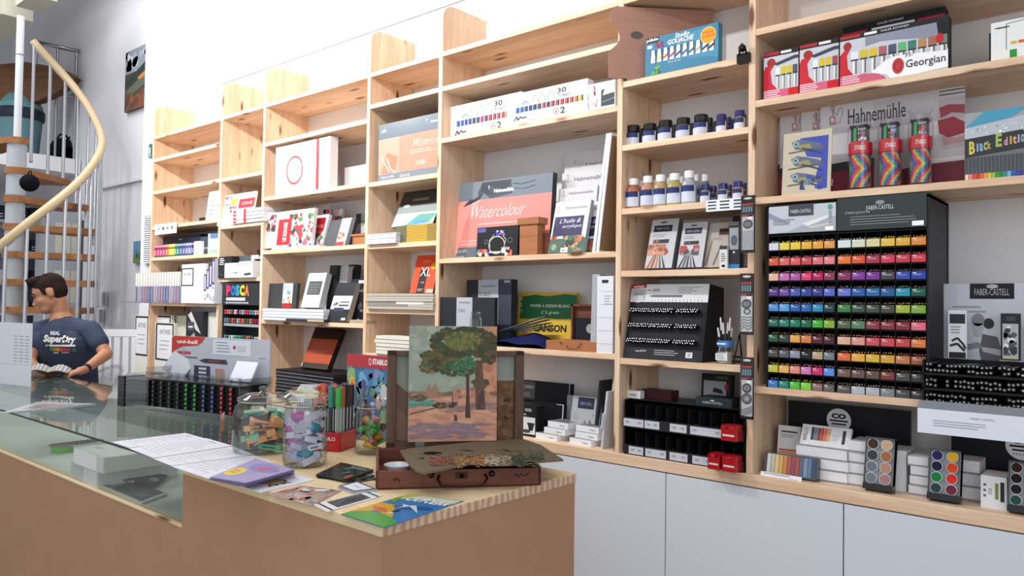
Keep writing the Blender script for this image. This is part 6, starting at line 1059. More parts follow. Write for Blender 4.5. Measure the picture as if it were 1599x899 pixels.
# ---------------- fineliner box, red
def fineliners():
    P = Vector(onZ(515, 703, ZC)); Q = Vector(onZ(544, 705, ZC)); 
    A = Vector(onZ(507, 698, ZC)); B = Vector(onZ(531, 706, ZC)); C_ = Vector(onZ(556, 697, ZC))
    u = (C_-B).normalized(); v = (A-B).normalized(); w = max(.075, (C_-B).length); d = max(.06, (A-B).length)
    ang = math.atan2(u.y, u.x); e = empty('fineliner_box', 'red open box packed with coloured felt pens', 'pen box', (B.x, B.y, ZC+.0006), ang)
    v = Vector((-math.sin(ang), math.cos(ang), 0)); h = .058; hp = solve(lambda t: pix(B+Vector((0, 0, t)))[1], 604, .05, .4)
    m = M('gloss'); t = .002
    m.box(0, w, 0, t, 0, h, '#b8181c'); m.box(0, w, d-t, d, 0, h*.8, '#b8181c'); m.box(0, t, 0, d, 0, h, '#b8181c'); m.box(w-t, w, 0, d, 0, h, '#b8181c'); m.box(0, w, 0, d, 0, t, '#b8181c')
    m.face((0, d, 0), (0, -1, 0), (0, 0, 1), d, h); m.txt('STABILO', .25, .55, .85, .75, '#f4e4e4', 0, bold=.02); m.lines(.25, .1, .95, .4, 3, '#d86060', 0, fill=.2); m.face((0, 0, 0), (1, 0, 0), (0, 0, 1), w, h); m.lines(.1, .1, .9, .25, 1, '#d86060', 0, fill=.3); m.build('red_box', e)
    cc = [['#3cb04c', '#b85c2c', '#1c2434', '#4c2c20', '#1c2c54'], ['#2c8c7c', '#c88470', '#2c9c5c', '#2c4ca0', '#3c444c'], ['#e0643c', '#d83c34', '#2c7c9c', '#c83c2c', '#2c4cac'], ['#e89474', '#c83038', '#e0582c', '#2c6cb0', '#204a8c']]
    for j in range(4):
        for i in range(5):
            c = cc[j][i]; x = w*(i+.5)/5; y = d*(j+.5)/4; rr = min(w/5, d/4)*.46
            m = M('gloss'); m.cyl((0, 0, .003), (0, 0, hp*.66), rr*.92, col='#3a3c44' if i > 1 or j else '#8a9a90', n=10); m.cyl((0, 0, hp*.66), (0, 0, hp*(.955+.02*((i+j) % 3))), rr, col=c, n=12)
            for q in range(3): a = q*2.1+.3; m.box(rr*.93*math.cos(a)-.0012, rr*.93*math.cos(a)+.0012, rr*.93*math.sin(a)-.0012, rr*.93*math.sin(a)+.0012, h, hp*.64, '#d8d8da')
            p = B+Vector((math.cos(ang)*x-math.sin(ang)*y, math.sin(ang)*x+math.cos(ang)*y, 0)); names = {'3': 'green', 'b': 'brown', '1': 'dark blue', '4': 'dark brown', '2': 'blue', 'c': 'red', 'e': 'orange', 'd': 'red'}
            m.build('felt_pen', None, (p.x, p.y, ZC+.003), (0, 0, 0), '%s capped felt pen in the red box, %s row, %s' % (names[c[1]], ['front', 'second', 'third', 'back'][j], ['left', 'second from left', 'middle', 'second from right', 'right'][i]), 'pen', 'felt pens in the red box')
fineliners()
# white pens in a box, and grey capped pens
def white_pens():
    A = Vector(onZ(462, 672, ZC)); Bq = onZ(512, 672, ZC); f = (A-Vector(CAM)).dot(Vector(FW)); sc = f/FPX
    u = Vector((RT[0], RT[1], 0)).normalized(); v = Vector((-u.y, u.x, 0)); w = 50*sc; ang = math.atan2(u.y, u.x); h = solve(lambda t: pix(A+Vector((0, 0, t)))[1], 603, .05, .4)
    e = empty('pen_holder', 'clear holder packed with white felt pens behind the jars', 'pen holder', (A.x, A.y, ZC+.0006), ang)
    m = M('acrylic'); m.box(0, w, 0, .002, 0, h*.5, '#fff'); m.box(0, w, .07, .072, 0, h*.5, '#fff'); m.box(0, .002, 0, .072, 0, h*.5, '#fff'); m.box(w-.002, w, 0, .072, 0, h*.5, '#fff'); m.box(0, w, 0, .07, 0, .002, '#fff'); m.build('clear_box', e)
    for j in range(4):
        for i in range(12):
            x = .008+(w-.016)*i/11; y = .009+.0175*j; m = M('gloss'); m.cyl((0, 0, .003), (0, 0, h*(.94+.03*((i*3+j) % 3))), .0062, .0058, '#dcdee4', 8); m.box(-.001, .001, -.0067, -.006, h*.2, h*.8, ['#6c7c9c', '#44464c', '#8a5c84', '#5c6c84', '#9a9ca4'][i % 5])
            p = A+u*x+v*y; m.build('white_pen', None, (p.x, p.y, ZC+.003), (0, 0, 0), 'white felt pen in the clear holder behind the jars', 'pen', 'white felt pens in the clear holder')
white_pens()
def card_display():
    A = Vector(onZ(541, 672, ZC)); f = (A-Vector(CAM)).dot(Vector(FW))
    
    h = solve(lambda t: pix(A+Vector((0, 0, t)))[1], 552, .05, .4); w = solve(lambda t: pix(A+Vector((t, 0, 0)))[0], 606, .02, .5)
    m = M('gloss'); m.box(0, w, 0, .008, 0, h, '#2c3c5c'); m.face((0, 0, 0), (1, 0, 0), (0, 0, 1), w, h)
    m.rect(0, 0, 1, 1, '#3c7098', -.5); m.blobs(0, 0, 1, .84, 60, ['#4c7cac', '#5c9abc', '#4a74a4', '#6c9a8c', '#6caccc', '#4c78b0', '#8cb07c', '#7c90bc'], .07, 0)
    for k, (rr, c) in enumerate(((.14, '#d8c03c'), (.1, '#e8903c'), (.06, '#d84c3c'))): m.ell(.14, .58, rr*.6, rr, c, 3+k)
    m.ell(.42, .62, .06, .07, '#4c4c8c', 3); m.ell(.78, .42, .07, .1, '#d8b0a8', 3); m.ell(.9, .52, .09, .14, '#c8d0d0', 3); m.pl([(.3, .0), (.3, .25), (.42, .4), (.58, .4), (.68, .25), (.7, 0)], '#20222c', 4); m.txt('OPEN', .4, .28, .62, .34, '#b8303c', 5); m.rect(0, .84, 1, 1, '#b82430', 5); m.ring(.57, .92, .03, .045, .75, '#fff', 6); m.txt('STABILO', .63, .89, .98, .96, '#fff', 6, bold=.03)
    m.ell(.75, .14, .06, .08, '#8c9c3c', 4)
    m.build('header_board', None, (A.x, A.y, ZC+.0006), (0, 0, 0), 'colourful painted STABILO board with a red band behind the felt pens', 'display board')
    for k in range(2):
        q = Vector(onZ(553+12*k, 679, ZC)); m = M('gloss'); hh = solve(lambda t: pix(q+Vector((0, 0, t)))[1], 607, .03, .4); m.cyl((0, 0, 0), (0, 0, hh*.6), .0075, col='#2a2c34', n=12); m.cyl((0, 0, hh*.6), (0, 0, hh), .0082, col='#7c8490', n=12)
        m.build('grey_pen', None, (q.x, q.y, ZC), (0, 0, 0), 'grey capped pen standing %s behind the small jar' % ['left', 'right'][k], 'pen')
card_display()
# ---------------- pochade box with the painting
def pochade():
    A = Vector(onZ(587, 765, ZC)); B = Vector(onZ(845, 758, ZC)); u = (B-A); w = u.length; ang = math.atan2(u.y, u.x); h = .055
    C0 = Vector(onZ(845, 758, ZC)); dp = .27
    e = empty('pochade_box', 'old wooden open paint box with brass handle holding a palette', 'paint box', tuple(A+Vector((0, 0, .0006))), ang)
    h = solve(lambda t: pix(A+Vector((0, 0, t)))[1], 736, .01, .2)
    R = Matrix.Rotation(ang, 3, 'Z'); Wd = lambda x, y, z: A+R @ Vector((x, y, z))
    dp = solve(lambda t: -pix(Wd(0, t, h))[1], -699, .05, .6)
    m = M('brown_wood'); t = .008
    m.box(0, w, 0, t, 0, h, '#fff'); m.box(0, w, dp-t, dp, 0, h, '#fff'); m.box(0, t, 0, dp, 0, h, '#fff'); m.box(w-t, w, 0, dp, 0, h, '#fff'); m.box(0, w, 0, dp, 0, .006, '#fff'); m.box(w*.27, w*.27+.005, 0, dp, 0, h*.8, '#fff'); m.build('tray', e, bevel=.0015)
    m = M('metal'); c = w*.51; m.tube([(c-.055, -.004, h*.72), (c-.06, -.016, h*.55), (c-.05, -.024, h*.2), (c, -.024, h*.16), (c+.05, -.024, h*.2), (c+.062, -.016, h*.55), (c+.058, -.004, h*.72)], .0028, '#3a2c24', 8); m.build('carrying_handle', e)
    m = M('metal'); m.box(c-.015, c+.015, -.003, 0, h*.5, h*.85, '#3c2e22'); m.cyl((c, -.004, h*.66), (c, -.001, h*.66), .006, col='#17120e', n=12); m.build('lock_plate', e)
    for q_ in (.075, -.075): M('metal').ball((c+q_, -.004, h*.75), .008, '#3a3028', 10).build('round_stud', e)
    m = M('print'); m.face((w*.83, 0, h*.4), (1, 0, 0), (0, 0, 1), w*.1, h*.4); m.line([(0, .3), (.15, .8), (.3, .25), (.45, .75), (.6, .4), (.8, .45), (.95, .9)], .16, '#1a100c', 0); m.build('dark_inscription', e); m = M('print'); m.face((w*.1, 0, h*.4), (1, 0, 0), (0, 0, 1), w*.1, h*.3); m.blobs(0, 0, 1, 1, 4, ['#3a1c16'], .2, 0); m.build('dark_inscription', e)
    # lid frame standing at the back
    zt = solve(lambda t: pix(Wd(.02, dp, t))[1], 548, .1, .6); xr = solve(lambda t: pix(Wd(t, dp, h))[0], 817, .2, .7); xl_ = solve(lambda t: pix(Wd(t, dp, h))[0], 603, -.1, .3); tw = .026; y0, y1 = dp-.004, dp+.03
    m = M('old_wood'); m.box(xl_, xl_+tw, y0, y1, h*.9, zt, '#fff'); m.box(xr-tw, xr, y0, y1, h*.9, zt, '#fff'); m.box(xl_, xr, y0, y1, zt-.014, zt, '#fff'); m.box(xl_, xr, y0, y1, h*.9, h*.9+.02, '#fff'); m.build('lid_frame', e, bevel=.0015)
    # panel painting inside the lid (mostly covered)
    m = M('print'); m.box(xl_+tw, xr-tw, dp+.016, dp+.024, h, zt-.014, '#8a8c80'); W_, H_ = xr-xl_-2*tw, zt-.014-h; m.face((xl_+tw, dp+.016, h), (1, 0, 0), (0, 0, 1), W_, H_)
    m.rect(0, .5, .2, 1, '#8c9080', 0); m.pl([(0, .7), (.18, .5), (.18, 0), (0, 0)], '#705446', 1); m.pl([(0, .45), (.18, .2), (.18, 0), (0, .0)], '#7c6050', 1.4); m.rect(.82, .7, 1, 1, '#8f948c', 0); m.rect(.82, 0, 1, .72, '#6c4a30', 1); m.blobs(.82, .02, 1, .7, 60, ['#70502f', '#66482e', '#785636', '#7c6040', '#5e4029'], .03, 2); m.build('inner_panel', e)
    # painting
    pz0 = h*.9+.01; yq = dp-.012
    x0 = solve(lambda t: pix(Wd(t, yq, .3))[0], 639, -.1, .5); x1 = solve(lambda t: pix(Wd(t, yq, .3))[0], 776, .0, .6); z1 = solve(lambda t: pix(Wd(x0, yq, t))[1], 508, .1, .7); z0 = solve(lambda t: pix(Wd(x0, yq, t))[1], 688, .0, .5)
    PW, PH = x1-x0, z1-z0
    m = M('print'); m.box(0, PW, 0, .005, 0, PH, '#a08c74'); m.face((0, 0, 0), (1, 0, 0), (0, 0, 1), PW, PH)
    rn = random.Random(4)
    def dab(x, y, rx, ry, cols, l, n=7):
        pts = [(min(1, max(0, x+rx*(.7+.6*rn.random())*math.cos(6.283*j/n))), min(1, max(0, y+ry*(.7+.6*rn.random())*math.sin(6.283*j/n)))) for j in range(n)]; m.pl(pts, rn.choice(cols), l)
    m.rect(0, .4, 1, 1, '#8f9a8b', -.4); m.rect(0, 0, 1, .42, '#bd8a72', -.4)
    for k in range(160): dab(rn.random(), .42+.58*rn.random(), .06, .035, ['#8d998a', '#939c8c', '#889586', '#98a090', '#a0a494'], .1+.002*k)
    for k in range(80): dab(.82+.18*rn.random(), .4+.6*rn.random(), .05, .05, ['#b57c62', '#a97058', '#c08a70', '#b88468'], .5+.002*k)
    for k in range(220): dab(rn.random(), .42*rn.random(), .08, .018, ['#c08c74', '#b9846c', '#c49478', '#b37e68', '#c89a80'], .6+.002*k)
    for k in range(90): dab(.05+.8*rn.random(), .03+.12*rn.random(), .08, .014, ['#8c7078', '#97787c', '#84707a'], 1.1+.002*k)
    for k in range(50): x = .35+.65*rn.random(); dab(x, .28+.05*rn.random()-.05*(1-x), .06, .012, ['#8a6c6c', '#957470', '#7c6668'], 1.4+.002*k)
    for k in range(70): x = rn.random(); dab(x, .385+.03*rn.random(), .05, .018, ['#8c6a58', '#a07a64', '#7a6050', '#b08468', '#6c5a4c'], 1.8+.002*k)
    m.pl([(0, .29), (.27, .32), (.3, .36), (.0, .36)], '#5c8c84', 2.2)
    for k in range(12): dab(.05+.2*rn.random(), .31+.04*rn.random(), .06, .01, ['#6c988c', '#548078'], 2.3+.01*k)
    m.pl([(.2, .38), (.2, .46), (.235, .5), (.25, .46), (.28, .47), (.3, .5), (.33, .46), (.33, .38)], '#9c7460', 2.6); m.pl([(.5, .37), (.5, .45), (.8, .47), (.8, .37)], '#b08068', 2.4)
    for k in range(16): dab(.52+.28*rn.random(), .38+.07*rn.random(), .03, .015, ['#a8765c', '#c09074', '#8c6450'], 2.65+.01*k)
    m.line([(.02, .24), (.2, .27), (.35, .3), (.55, .33)], .01, '#5c4840', 2.8)
    for k in range(30): dab(.26+.27*rn.random(), .29+.035*rn.random(), .022, .012, ['#463830', '#5c483c', '#3a302c', '#8a6c58'], 2.9+.01*k)
    m.rect(.49, .3, .5, .39, '#4a382e', 3.2); m.line([(.45, .33), (.56, .34)], .006, '#4a382e', 3.2)
    m.pl([(.64, .2), (.7, .2), (.685, .4), (.68, .64), (.645, .64), (.65, .4)], '#4a342c', 3.4); m.pl([(.76, .27), (.87, .27), (.85, .5), (.83, .7), (.75, .7), (.755, .45)], '#5a4038', 3.3)
    for k in range(16): dab(.8+.03*rn.random(), .3+.35*rn.random(), .015, .03, ['#6c4c40', '#4c3430'], 3.5+.01*k, 5)
    m.rect(.515, .175, .55, .215, '#4a3840', 3.6); m.ell(.53, .222, .012, .01, '#4a3840', 3.6)
    def crown(cx, cy, rx, ry, n, cols, l, s=.034):
        for k in range(n):
            t, q = rn.random()*6.283, rn.random()**.6; dab(cx+rx*q*math.cos(t), cy+ry*q*math.sin(t), s, s*.6, cols, l+.0025*k)
    dk = ['#3e4a30', '#4a3c28', '#34442c', '#54502f', '#3c3a24']; md = ['#5f6636', '#6c6a3c', '#4c6436', '#7a6a3c', '#54603a']; gr = ['#3f6a44', '#4c7a4c', '#375c40']
    crown(.62, .86, .38, .13, 330, dk, 4, .032); crown(.24, .635, .12, .035, 60, ['#5a5230', '#4a4a2c', '#6b5534', '#7a6a3c'], 4.3, .026); crown(.55, .62, .2, .05, 110, dk+gr, 4.4, .028); crown(.36, .72, .22, .1, 140, ['#5a5230', '#4a4a2c', '#6b5534', '#3e4a2c'], 4.1); crown(.9, .78, .1, .12, 80, dk+['#6b4a34'], 4.1); crown(.6, .87, .2, .08, 200, md+['#76703f'], 4.8+.3, .024); crown(.63, .67, .12, .06, 80, gr, 5.8, .022); crown(.3, .66, .12, .04, 30, dk+gr, 4.9, .03); crown(.8, .5, .09, .035, 26, ['#5c4a38', '#4a4030'], 4.2, .03); crown(.12, .37, .1, .02, 20, ['#6a6048', '#544c3c'], 2.7, .02)
    o = Wd(x0, yq-.02, z0); m.build('painting', None, tuple(o), (-D(4), 0, ang), 'unframed oil painting of tall trees by a river standing in the paint box lid', 'painting')
    # palette resting across the tray
    pl_ = [(625, 706), (645, 702), (760, 690), (815, 687), (845, 697), (880, 720), (780, 728), (735, 726), (663, 741), (650, 737), (640, 728)]
    zp = ZC+h+.014; q = [Vector(onZ(x, y, zp)) for x, y in pl_]; cx = sum(q, Vector())/len(q)
    L_ = [((p-cx).x, (p-cx).y) for p in q]; m = M('print'); m.prism(L_[::-1], 0, .005, '#6b5f4c', axis='z'); 
    m.build('palette_board', None, tuple(cx), (0, 0, 0), 'paint smeared wooden palette lying across the open box', 'palette'); pb = bpy.data.objects['palette_board']
    def Z_(x, y): p = Vector(onZ(x, y, zp+.005)); return ((p-cx).x, (p-cx).y)
    m = M('matte'); rn2 = random.Random(9); hp = [Z_(676+15*math.cos(t), 707.5+2.6*math.sin(t)) for t in [6.283*k/20 for k in range(20)]]; m.add([(a, b, .0054) for a, b in hp], [tuple(range(20))[::-1]], '#0c0a08'); m.build('thumb_hole', pb)
    m = M('gloss')
    for k in range(900):
        t = rn2.random(); x = 672+t*178; y = 720-6*abs(t-.0)*.0+rn2.gauss(0, 4)-3*t; 
        if t > .85: y = 712+rn2.gauss(0, 4)
        c = rn2.choice(['#8c4438', '#a0584c', '#6c4a3c', '#b5684c']) if t < .22 else rn2.choice(['#b86a3c', '#c08c3c', '#a89044', '#b09c54', '#c87c54']) if t < .48 else rn2.choice(['#c9bfa0', '#d8cfb4', '#b8ac88', '#a8a080', '#e2dccb']) if t < .72 else rn2.choice(['#2c5c44', '#3c6450', '#4a5a44', '#345044', '#505c48'])
        a, b = Z_(x, max(694, min(731, y))); s = .0018+.003*rn2.random(); z = .0056+.002*rn2.random()
        m.add([(a+s*1.3*math.cos(6.283*j/6+k), b+s*.8*math.sin(6.283*j/6+k), z) for j in range(6)], [(0, 1, 2, 3, 4, 5)], c)
    for k in range(120):
        x = 650+200*rn2.random(); y = 700+28*rn2.random(); a, b = Z_(x, y); s = .01; m.add([(a+s*1.6*math.cos(6.283*j/6), b+s*.5*math.sin(6.283*j/6), .00535) for j in range(6)], [(0, 1, 2, 3, 4, 5)], rn2.choice(['#655a46', '#72634c', '#5c503e', '#6a5a44']))
    m.build('paint_smears', pb)
    # dish and tin
    p = Vector(onZ(622, 727, ZC+h*.8)); m = M('gloss'); m.lathe([(0, .006), (.026, .006), (.034, .016), (.036, .016), (.028, 0), (0, 0)], '#d5d8da', 28); m.build('white_dish', None, (p.x, p.y, ZC+h*.8-.012), label='small round white dish at the left of the paint box', cat='dish')
    p = Vector(onZ(656, 698, ZC+h+.0)); m = M('metal'); m.box(-.013, .013, -.009, .009, 0, .032, '#9a9c9c'); m.cyl((0, 0, .032), (0, 0, .042), .008, col='#8a8c8a', n=14); m.build('small_metal_tin', None, (p.x, p.y, ZC+h-.012), (0, 0, ang), 'small square metal oil tin leaning below the painting', 'tin')
    m = M('gloss'); p = Wd(.05, .14, h*.55); m.box(0, .09, 0, .04, 0, .004, '#8c9490'); m.build('glass_slab', None, tuple(p), (0, 0, ang), 'greyish glass slab inside the left of the paint box', 'glass slab')
pochade()
# ---------------- glass jar on the shelf behind the painting
q = Vector(onY(750, 540, 2.33)); 
e = empty('knob_lid_jar', 'small glass jar with a knob lid just above the painting', 'jar', (0, 0, 0)); xx = XatY(751, 2.30, Z5[1]); bpy.data.objects.remove(e)
P = Vector((XatY(750, 2.44, Z5[1]), 2.44, Z5[1])); h = solve(lambda t: pix(P+Vector((0, 0, t)))[1], 475, .03, .4); r = 20*2.75/FPX
e = empty('knob_lid_jar', 'small glass jar with a knob lid just above the painting', 'jar', tuple(P)); H = h*.78
m = M('glass'); m.lathe([(0, .002), (r*.85, 0), (r, h*.1), (r, H*.8), (r*.85, H*.95), (r*.85, H)], '#fff', 28); m.build('jar_body', e)
m = M('glass'); m.lathe([(r*.85, H*.97), (r*.95, H), (r*.9, H*1.04), (r*.4, H*1.12), (r*.12, H*1.15), (r*.22, h*.97), (0, h)], '#fff', 28); m.build('knob_lid', e)
# ---------------- things inside the glass case
zi = ZL-.001
def boxon(name, label, cat, pxs, z, th, col, art=None, mat='print', group=None): return flat(name, label, cat, pxs, col, art, thick=th, z=z, mat=mat, group=group)
def ringtop(m): m.ring(.45, .72, .26, .3, .9, '#b8606a', 1, 30); m.txt('Arches', .1, .2, .3, .3, '#b5b8b8', 1)
def wbox(name, label, cat, A, B, C_, z, th, col, art=None, px_th=None):
    """box from three top corners given in the photo at height z+th"""
    a, b, c = [Vector(onZ(x, y, z+th)) for x, y in (A, B, C_)]; u = (b-a); v = (c-b); ang = math.atan2(u.y, u.x); w = u.length; n = Vector((-math.sin(ang), math.cos(ang), 0)); d = abs(v.dot(n))
    m = M('print'); m.box(0, w, 0, d, 0, th, col); m.face((0, 0, th), (1, 0, 0), (0, 1, 0), w, d); m.rect(.0, .0, 1, 1, col, -.5)
    if art: art(m)
    return m.build(name, None, (a.x-.02, a.y+.035, z), (0, 0, ang), label, cat)
wbox('paper_block', 'lower white paper box inside the glass case', 'box', (98, 722), (138, 740), (250, 716), zi, .055, '#dfe0e0')
wbox('paper_block', 'upper white paper box with a red ring inside the glass case', 'box', (102, 703), (148, 719), (262, 700), zi+.0555, .05, '#dcdcdc', ringtop)
flat('postcard_tray', 'pale tray of dark cards inside the case by the wood counter', 'tray', ((145, 752), (222, 785), (262, 770), (200, 742)), '#c3cfc8', lambda m: (m.rect(.04, .04, .96, .96, '#5c6464', 0), m.rect(.35, .1, .95, .9, '#2c3236', 1), m.rect(.1, .2, .3, .6, '#c9d0cc', 1), m.lines(.75, .2, .92, .5, 3, '#7a8488', 2)), thick=.006, z=zi)
flat('dark_case_card', 'dark flat sleeve on the tray inside the case', 'sleeve', ((190, 745), (240, 758), (262, 742), (215, 733)), '#2c2c44', lambda m: m.rect(.7, .3, .95, .6, '#8a96a4', 1), thick=.004, z=zi+.012)
m = M('gloss'); m.cyl((0, 0, 0), (0, 0, .022), .04, col='#5cb02c', n=28); m.cyl((0, 0, .02), (0, 0, .0225), .026, col='#3a3c34', n=28); p = onZ(89, 706, zi); m.build('green_tape', None, (p[0], p[1]+.02, zi), label='bright green roll inside the glass case', cat='tape roll')
for k in range(9):
    c = '#8c3434' if k < 4 else '#2c2c30'; p = onZ(88+8*k, 694-.6*k, zi+.004); m = M('gloss'); m.tube([(.024*math.cos(t), .024*math.sin(t), .003) for t in [6.283*j/16 for j in range(17)]], .0028, c, 6); m.build('cord_bracelet', None, (p[0], p[1], zi+.001*k), label='%s ring shaped cord inside the glass case' % ('dark red' if k < 4 else 'black'), cat='bracelet', group='%s rings in the glass case' % ('dark red' if k < 4 else 'black'))
p = onZ(200, 752, zi+.018); m = M('metal'); m.tube([(-.03, 0, .002), (-.01, .006, .004), (.01, -.004, .003), (.03, .004, .004)], .004, '#b08848', 8); m.ball((.032, .004, .006), .006, '#c89a50', 8); m.build('brass_pen_holder', None, (p[0], p[1], zi+.017), label='small brass coloured trinket on the dark sleeve in the case', cat='trinket')
# ---------------- price board, clear sheet tray, uni-ball display
A = Vector(onZ(47, 604, ZC)); m = M('print'); hh = solve(lambda t: pix(A+Vector((0, 0, t)))[1], 505, .05, .6); m.box(-.32, 0, 0, .006, 0, hh, '#dfe2ec'); m.face((-.32, 0, 0), (1, 0, 0), (0, 0, 1), .32, hh)
for c in range(3):
    for i in range(9): m.rect(.52+.16*c, .38+.05*i, .62+.16*c+.02*(i % 2), .393+.05*i, '#9a9cac', 0)
m.rect(0, .33, .95, .335, '#9a9cac', 0); m.build('price_board', None, (A.x, A.y, ZC+.0006), (0, 0, D(12)), 'white printed price board standing on the glass at the left edge', 'sign')
flat('sheet_sleeve', 'clear sleeve with pinkish strips lying on the glass by the price board', 'sleeve', ((0, 645), (40, 641), (150, 630), (60, 627)), '#c8ccd0', lambda m: [m.rect(.25+.17*i, .3, .36+.17*i, .8, ['#b08a80', '#9a7c78', '#c0a098', '#8a8488'][i], 0) for i in range(4)], thick=.003, mat='gloss')
def uniball():
    A = Vector(onZ(234, 640, ZC)); B = Vector(onZ(372, 657, ZC)); u = B-A; w = u.length; ang = math.atan2(u.y, u.x)
    e = empty('marker_pen_display', 'clear counter display of black pens with coloured ends and a uni-ball board', 'pen display', (A.x, A.y, ZC+.0006), ang); R = Matrix.Rotation(ang, 3, 'Z'); Wd = lambda x, y, z: A+R @ Vector((x, y, z))
    zt = solve(lambda t: pix(Wd(0, 0, t))[1], 592, .02, .5); zb = .014; zt2 = zt
    m = M('satin'); m.box(0, w, .01, .14, zb, zt, '#0e0e10'); m.build('pen_block', e)
    m = M('gloss'); cs = ['#3a3c3e', '#3a3c3e', '#3a3c3e', '#3a3c3e', '#2fa04c', '#2fa04c', '#4c64a8', '#4c64a8', '#c83c44', '#c83c44']
    for r_ in range(6):
        for c in range(10):
            x = w*(.04+.098*c); z = zb+(zt-zb)*(.1+.16*r_); m.cyl((x, .0, z), (x, .05, z), .0075, col='#121214', n=10); m.cyl((x, -.004, z), (x, .0, z), .0058, col=cs[c], n=10)
    m.build('pen_ends', e, kind='stuff')
    m = M('acrylic'); m.box(-.01, w+.02, -.014, .15, 0, .003, '#fff'); m.box(-.01, w+.02, -.014, -.011, 0, .02, '#fff'); m.box(-.01, -.007, -.014, .15, 0, zt+.05, '#fff'); m.box(w+.017, w+.02, -.014, .15, 0, zt+.03, '#fff'); m.box(-.01, w+.02, .0, .15, zt+.004, zt+.007, '#fff')
    for c in range(11): m.box(w*c/10-.001, w*c/10+.001, 0, .06, zt+.007, zt+.03, '#fff')
    m.build('acrylic_stand', e)
    # pens lying sideways at the left end under a clear cover
    m = M('gloss')
    for r_ in range(7):
        for c in range(4): zz = zb+(zt-zb)*(.06+.14*r_); m.cyl((-.17, .01+.02*c, zz), (-.012, .01+.02*c, zz), .0085, col=random.choice(['#141418', '#1a2434', '#141418', '#4a1c24']), n=10)
    m.box(-.215, -.172, 0, .1, 0, zt*1.02, '#141416'); m.build('side_pens', e, kind='stuff')
    m = M('acrylic'); m.box(-.16, -.012, .0, .002, .0, zt*1.12, '#fff'); m.box(-.16, -.012, 0, .1, zt*1.12, zt*1.13, '#fff'); m.build('side_cover', e)
    # header board
    yb = .152; x0 = solve(lambda t: pix(Wd(t, yb, .15))[0], 268, -.2, .5); x1 = solve(lambda t: pix(Wd(t, yb, .15))[0], 421, .1, .9); z1 = solve(lambda t: pix(Wd(x0, yb, t))[1], 524, .05, .6); z0 = zt-.01
    m = M('print'); m.box(x0, x1, yb, yb+.006, z0, z1, '#b9bcc6'); m.face((x0, yb, z0), (1, 0, 0), (0, 0, 1), x1-x0, z1-z0)
    m.pl([(.02, 1), (.36, 1), (.33, .88), (.28, .8), (.12, .76), (.05, .68), (.0, .58), (0, .95)], '#c03c34', 1); m.txt('uni-ball', .06, .83, .28, .92, '#f4e8e8', 2, bold=.03); m.rect(.07, .585, .21, .65, '#c04450', 2); m.rect(.06, .5, .28, .53, '#5a5c66', 2); m.rect(.44, .62, .82, .96, '#d5d8e2', 1); m.lines(.48, .66, .62, .93, 4, '#5a5c66', 2, fill=.2); m.ell(.66, .8, .015, .04, '#b03c50', 2); m.lines(.69, .7, .8, .84, 3, '#9a8c98', 2, fill=.2)
    m.pl([(.3, .46), (.36, .51), (.58, .51), (.6, .41), (.36, .41)], '#3c3a40', 2); m.rect(.4, .44, .52, .48, '#8c4048', 3); m.rect(.25, .05, .42, .34, '#343c50', 2); m.rect(.3, .25, .38, .3, '#c8ccd8', 3); m.rect(.3, .16, .38, .21, '#c8ccd8', 3); m.rect(.3, .08, .38, .12, '#c8ccd8', 3)
    m.rect(.1, .05, .13, .3, '#d8dade', 2); m.rect(.15, .05, .2, .33, '#9a9ca4', 2); m.pl([(.47, .3), (.56, .3), (.58, .04), (.53, .0), (.48, .04)], '#b08c80', 2); m.pl([(.6, .12), (.66, .16), (.7, .02), (.6, .0)], '#c8948c', 2); m.txt('uni', .9, .58, .96, .62, '#b05060', 2); m.build('header_board', e)
    # white blank cards in front of the board
    c = Wd(x0+(x1-x0)*.79, .09, zt+.03); m = M('print'); m.box(-.06, .06, 0, .006, 0, .085, '#e2e4f0'); m.rect if 0 else None; m.face((-.06, 0, 0), (1, 0, 0), (0, 0, 1), .12, .085); m.rect(.4, .06, .6, .1, '#555', 0); m.build('note_pad', None, tuple(Wd(w*.83, .08, zt+.012)), (-D(28), 0, ang), 'blank white note pad leaning on the uni-ball board', 'note pad')
    m = M('print'); m.box(-.05, .05, 0, .004, 0, .09, '#c9ccd6'); m.build('leaflet_card', None, tuple(Wd(-.0, .1, zt+.012)), (D(-18), D(28), ang+D(30)), 'tilted pale leaflet at the left end of the uni-ball board', 'leaflet')
    m = M('print'); m.box(-.035, .035, 0, .004, 0, .13, '#8f929e'); m.face((-.035, 0, 0), (1, 0, 0), (0, 0, 1), .07, .13); m.blobs(.1, .7, .9, .98, 4, ['#a85c68'], .1, 0); m.build('leaflet_card', None, tuple(Wd(.03, .16, zt+.04)), (D(-8), D(10), ang+D(50)), 'upright grey card with a pink top behind the left pens', 'leaflet')
uniball()
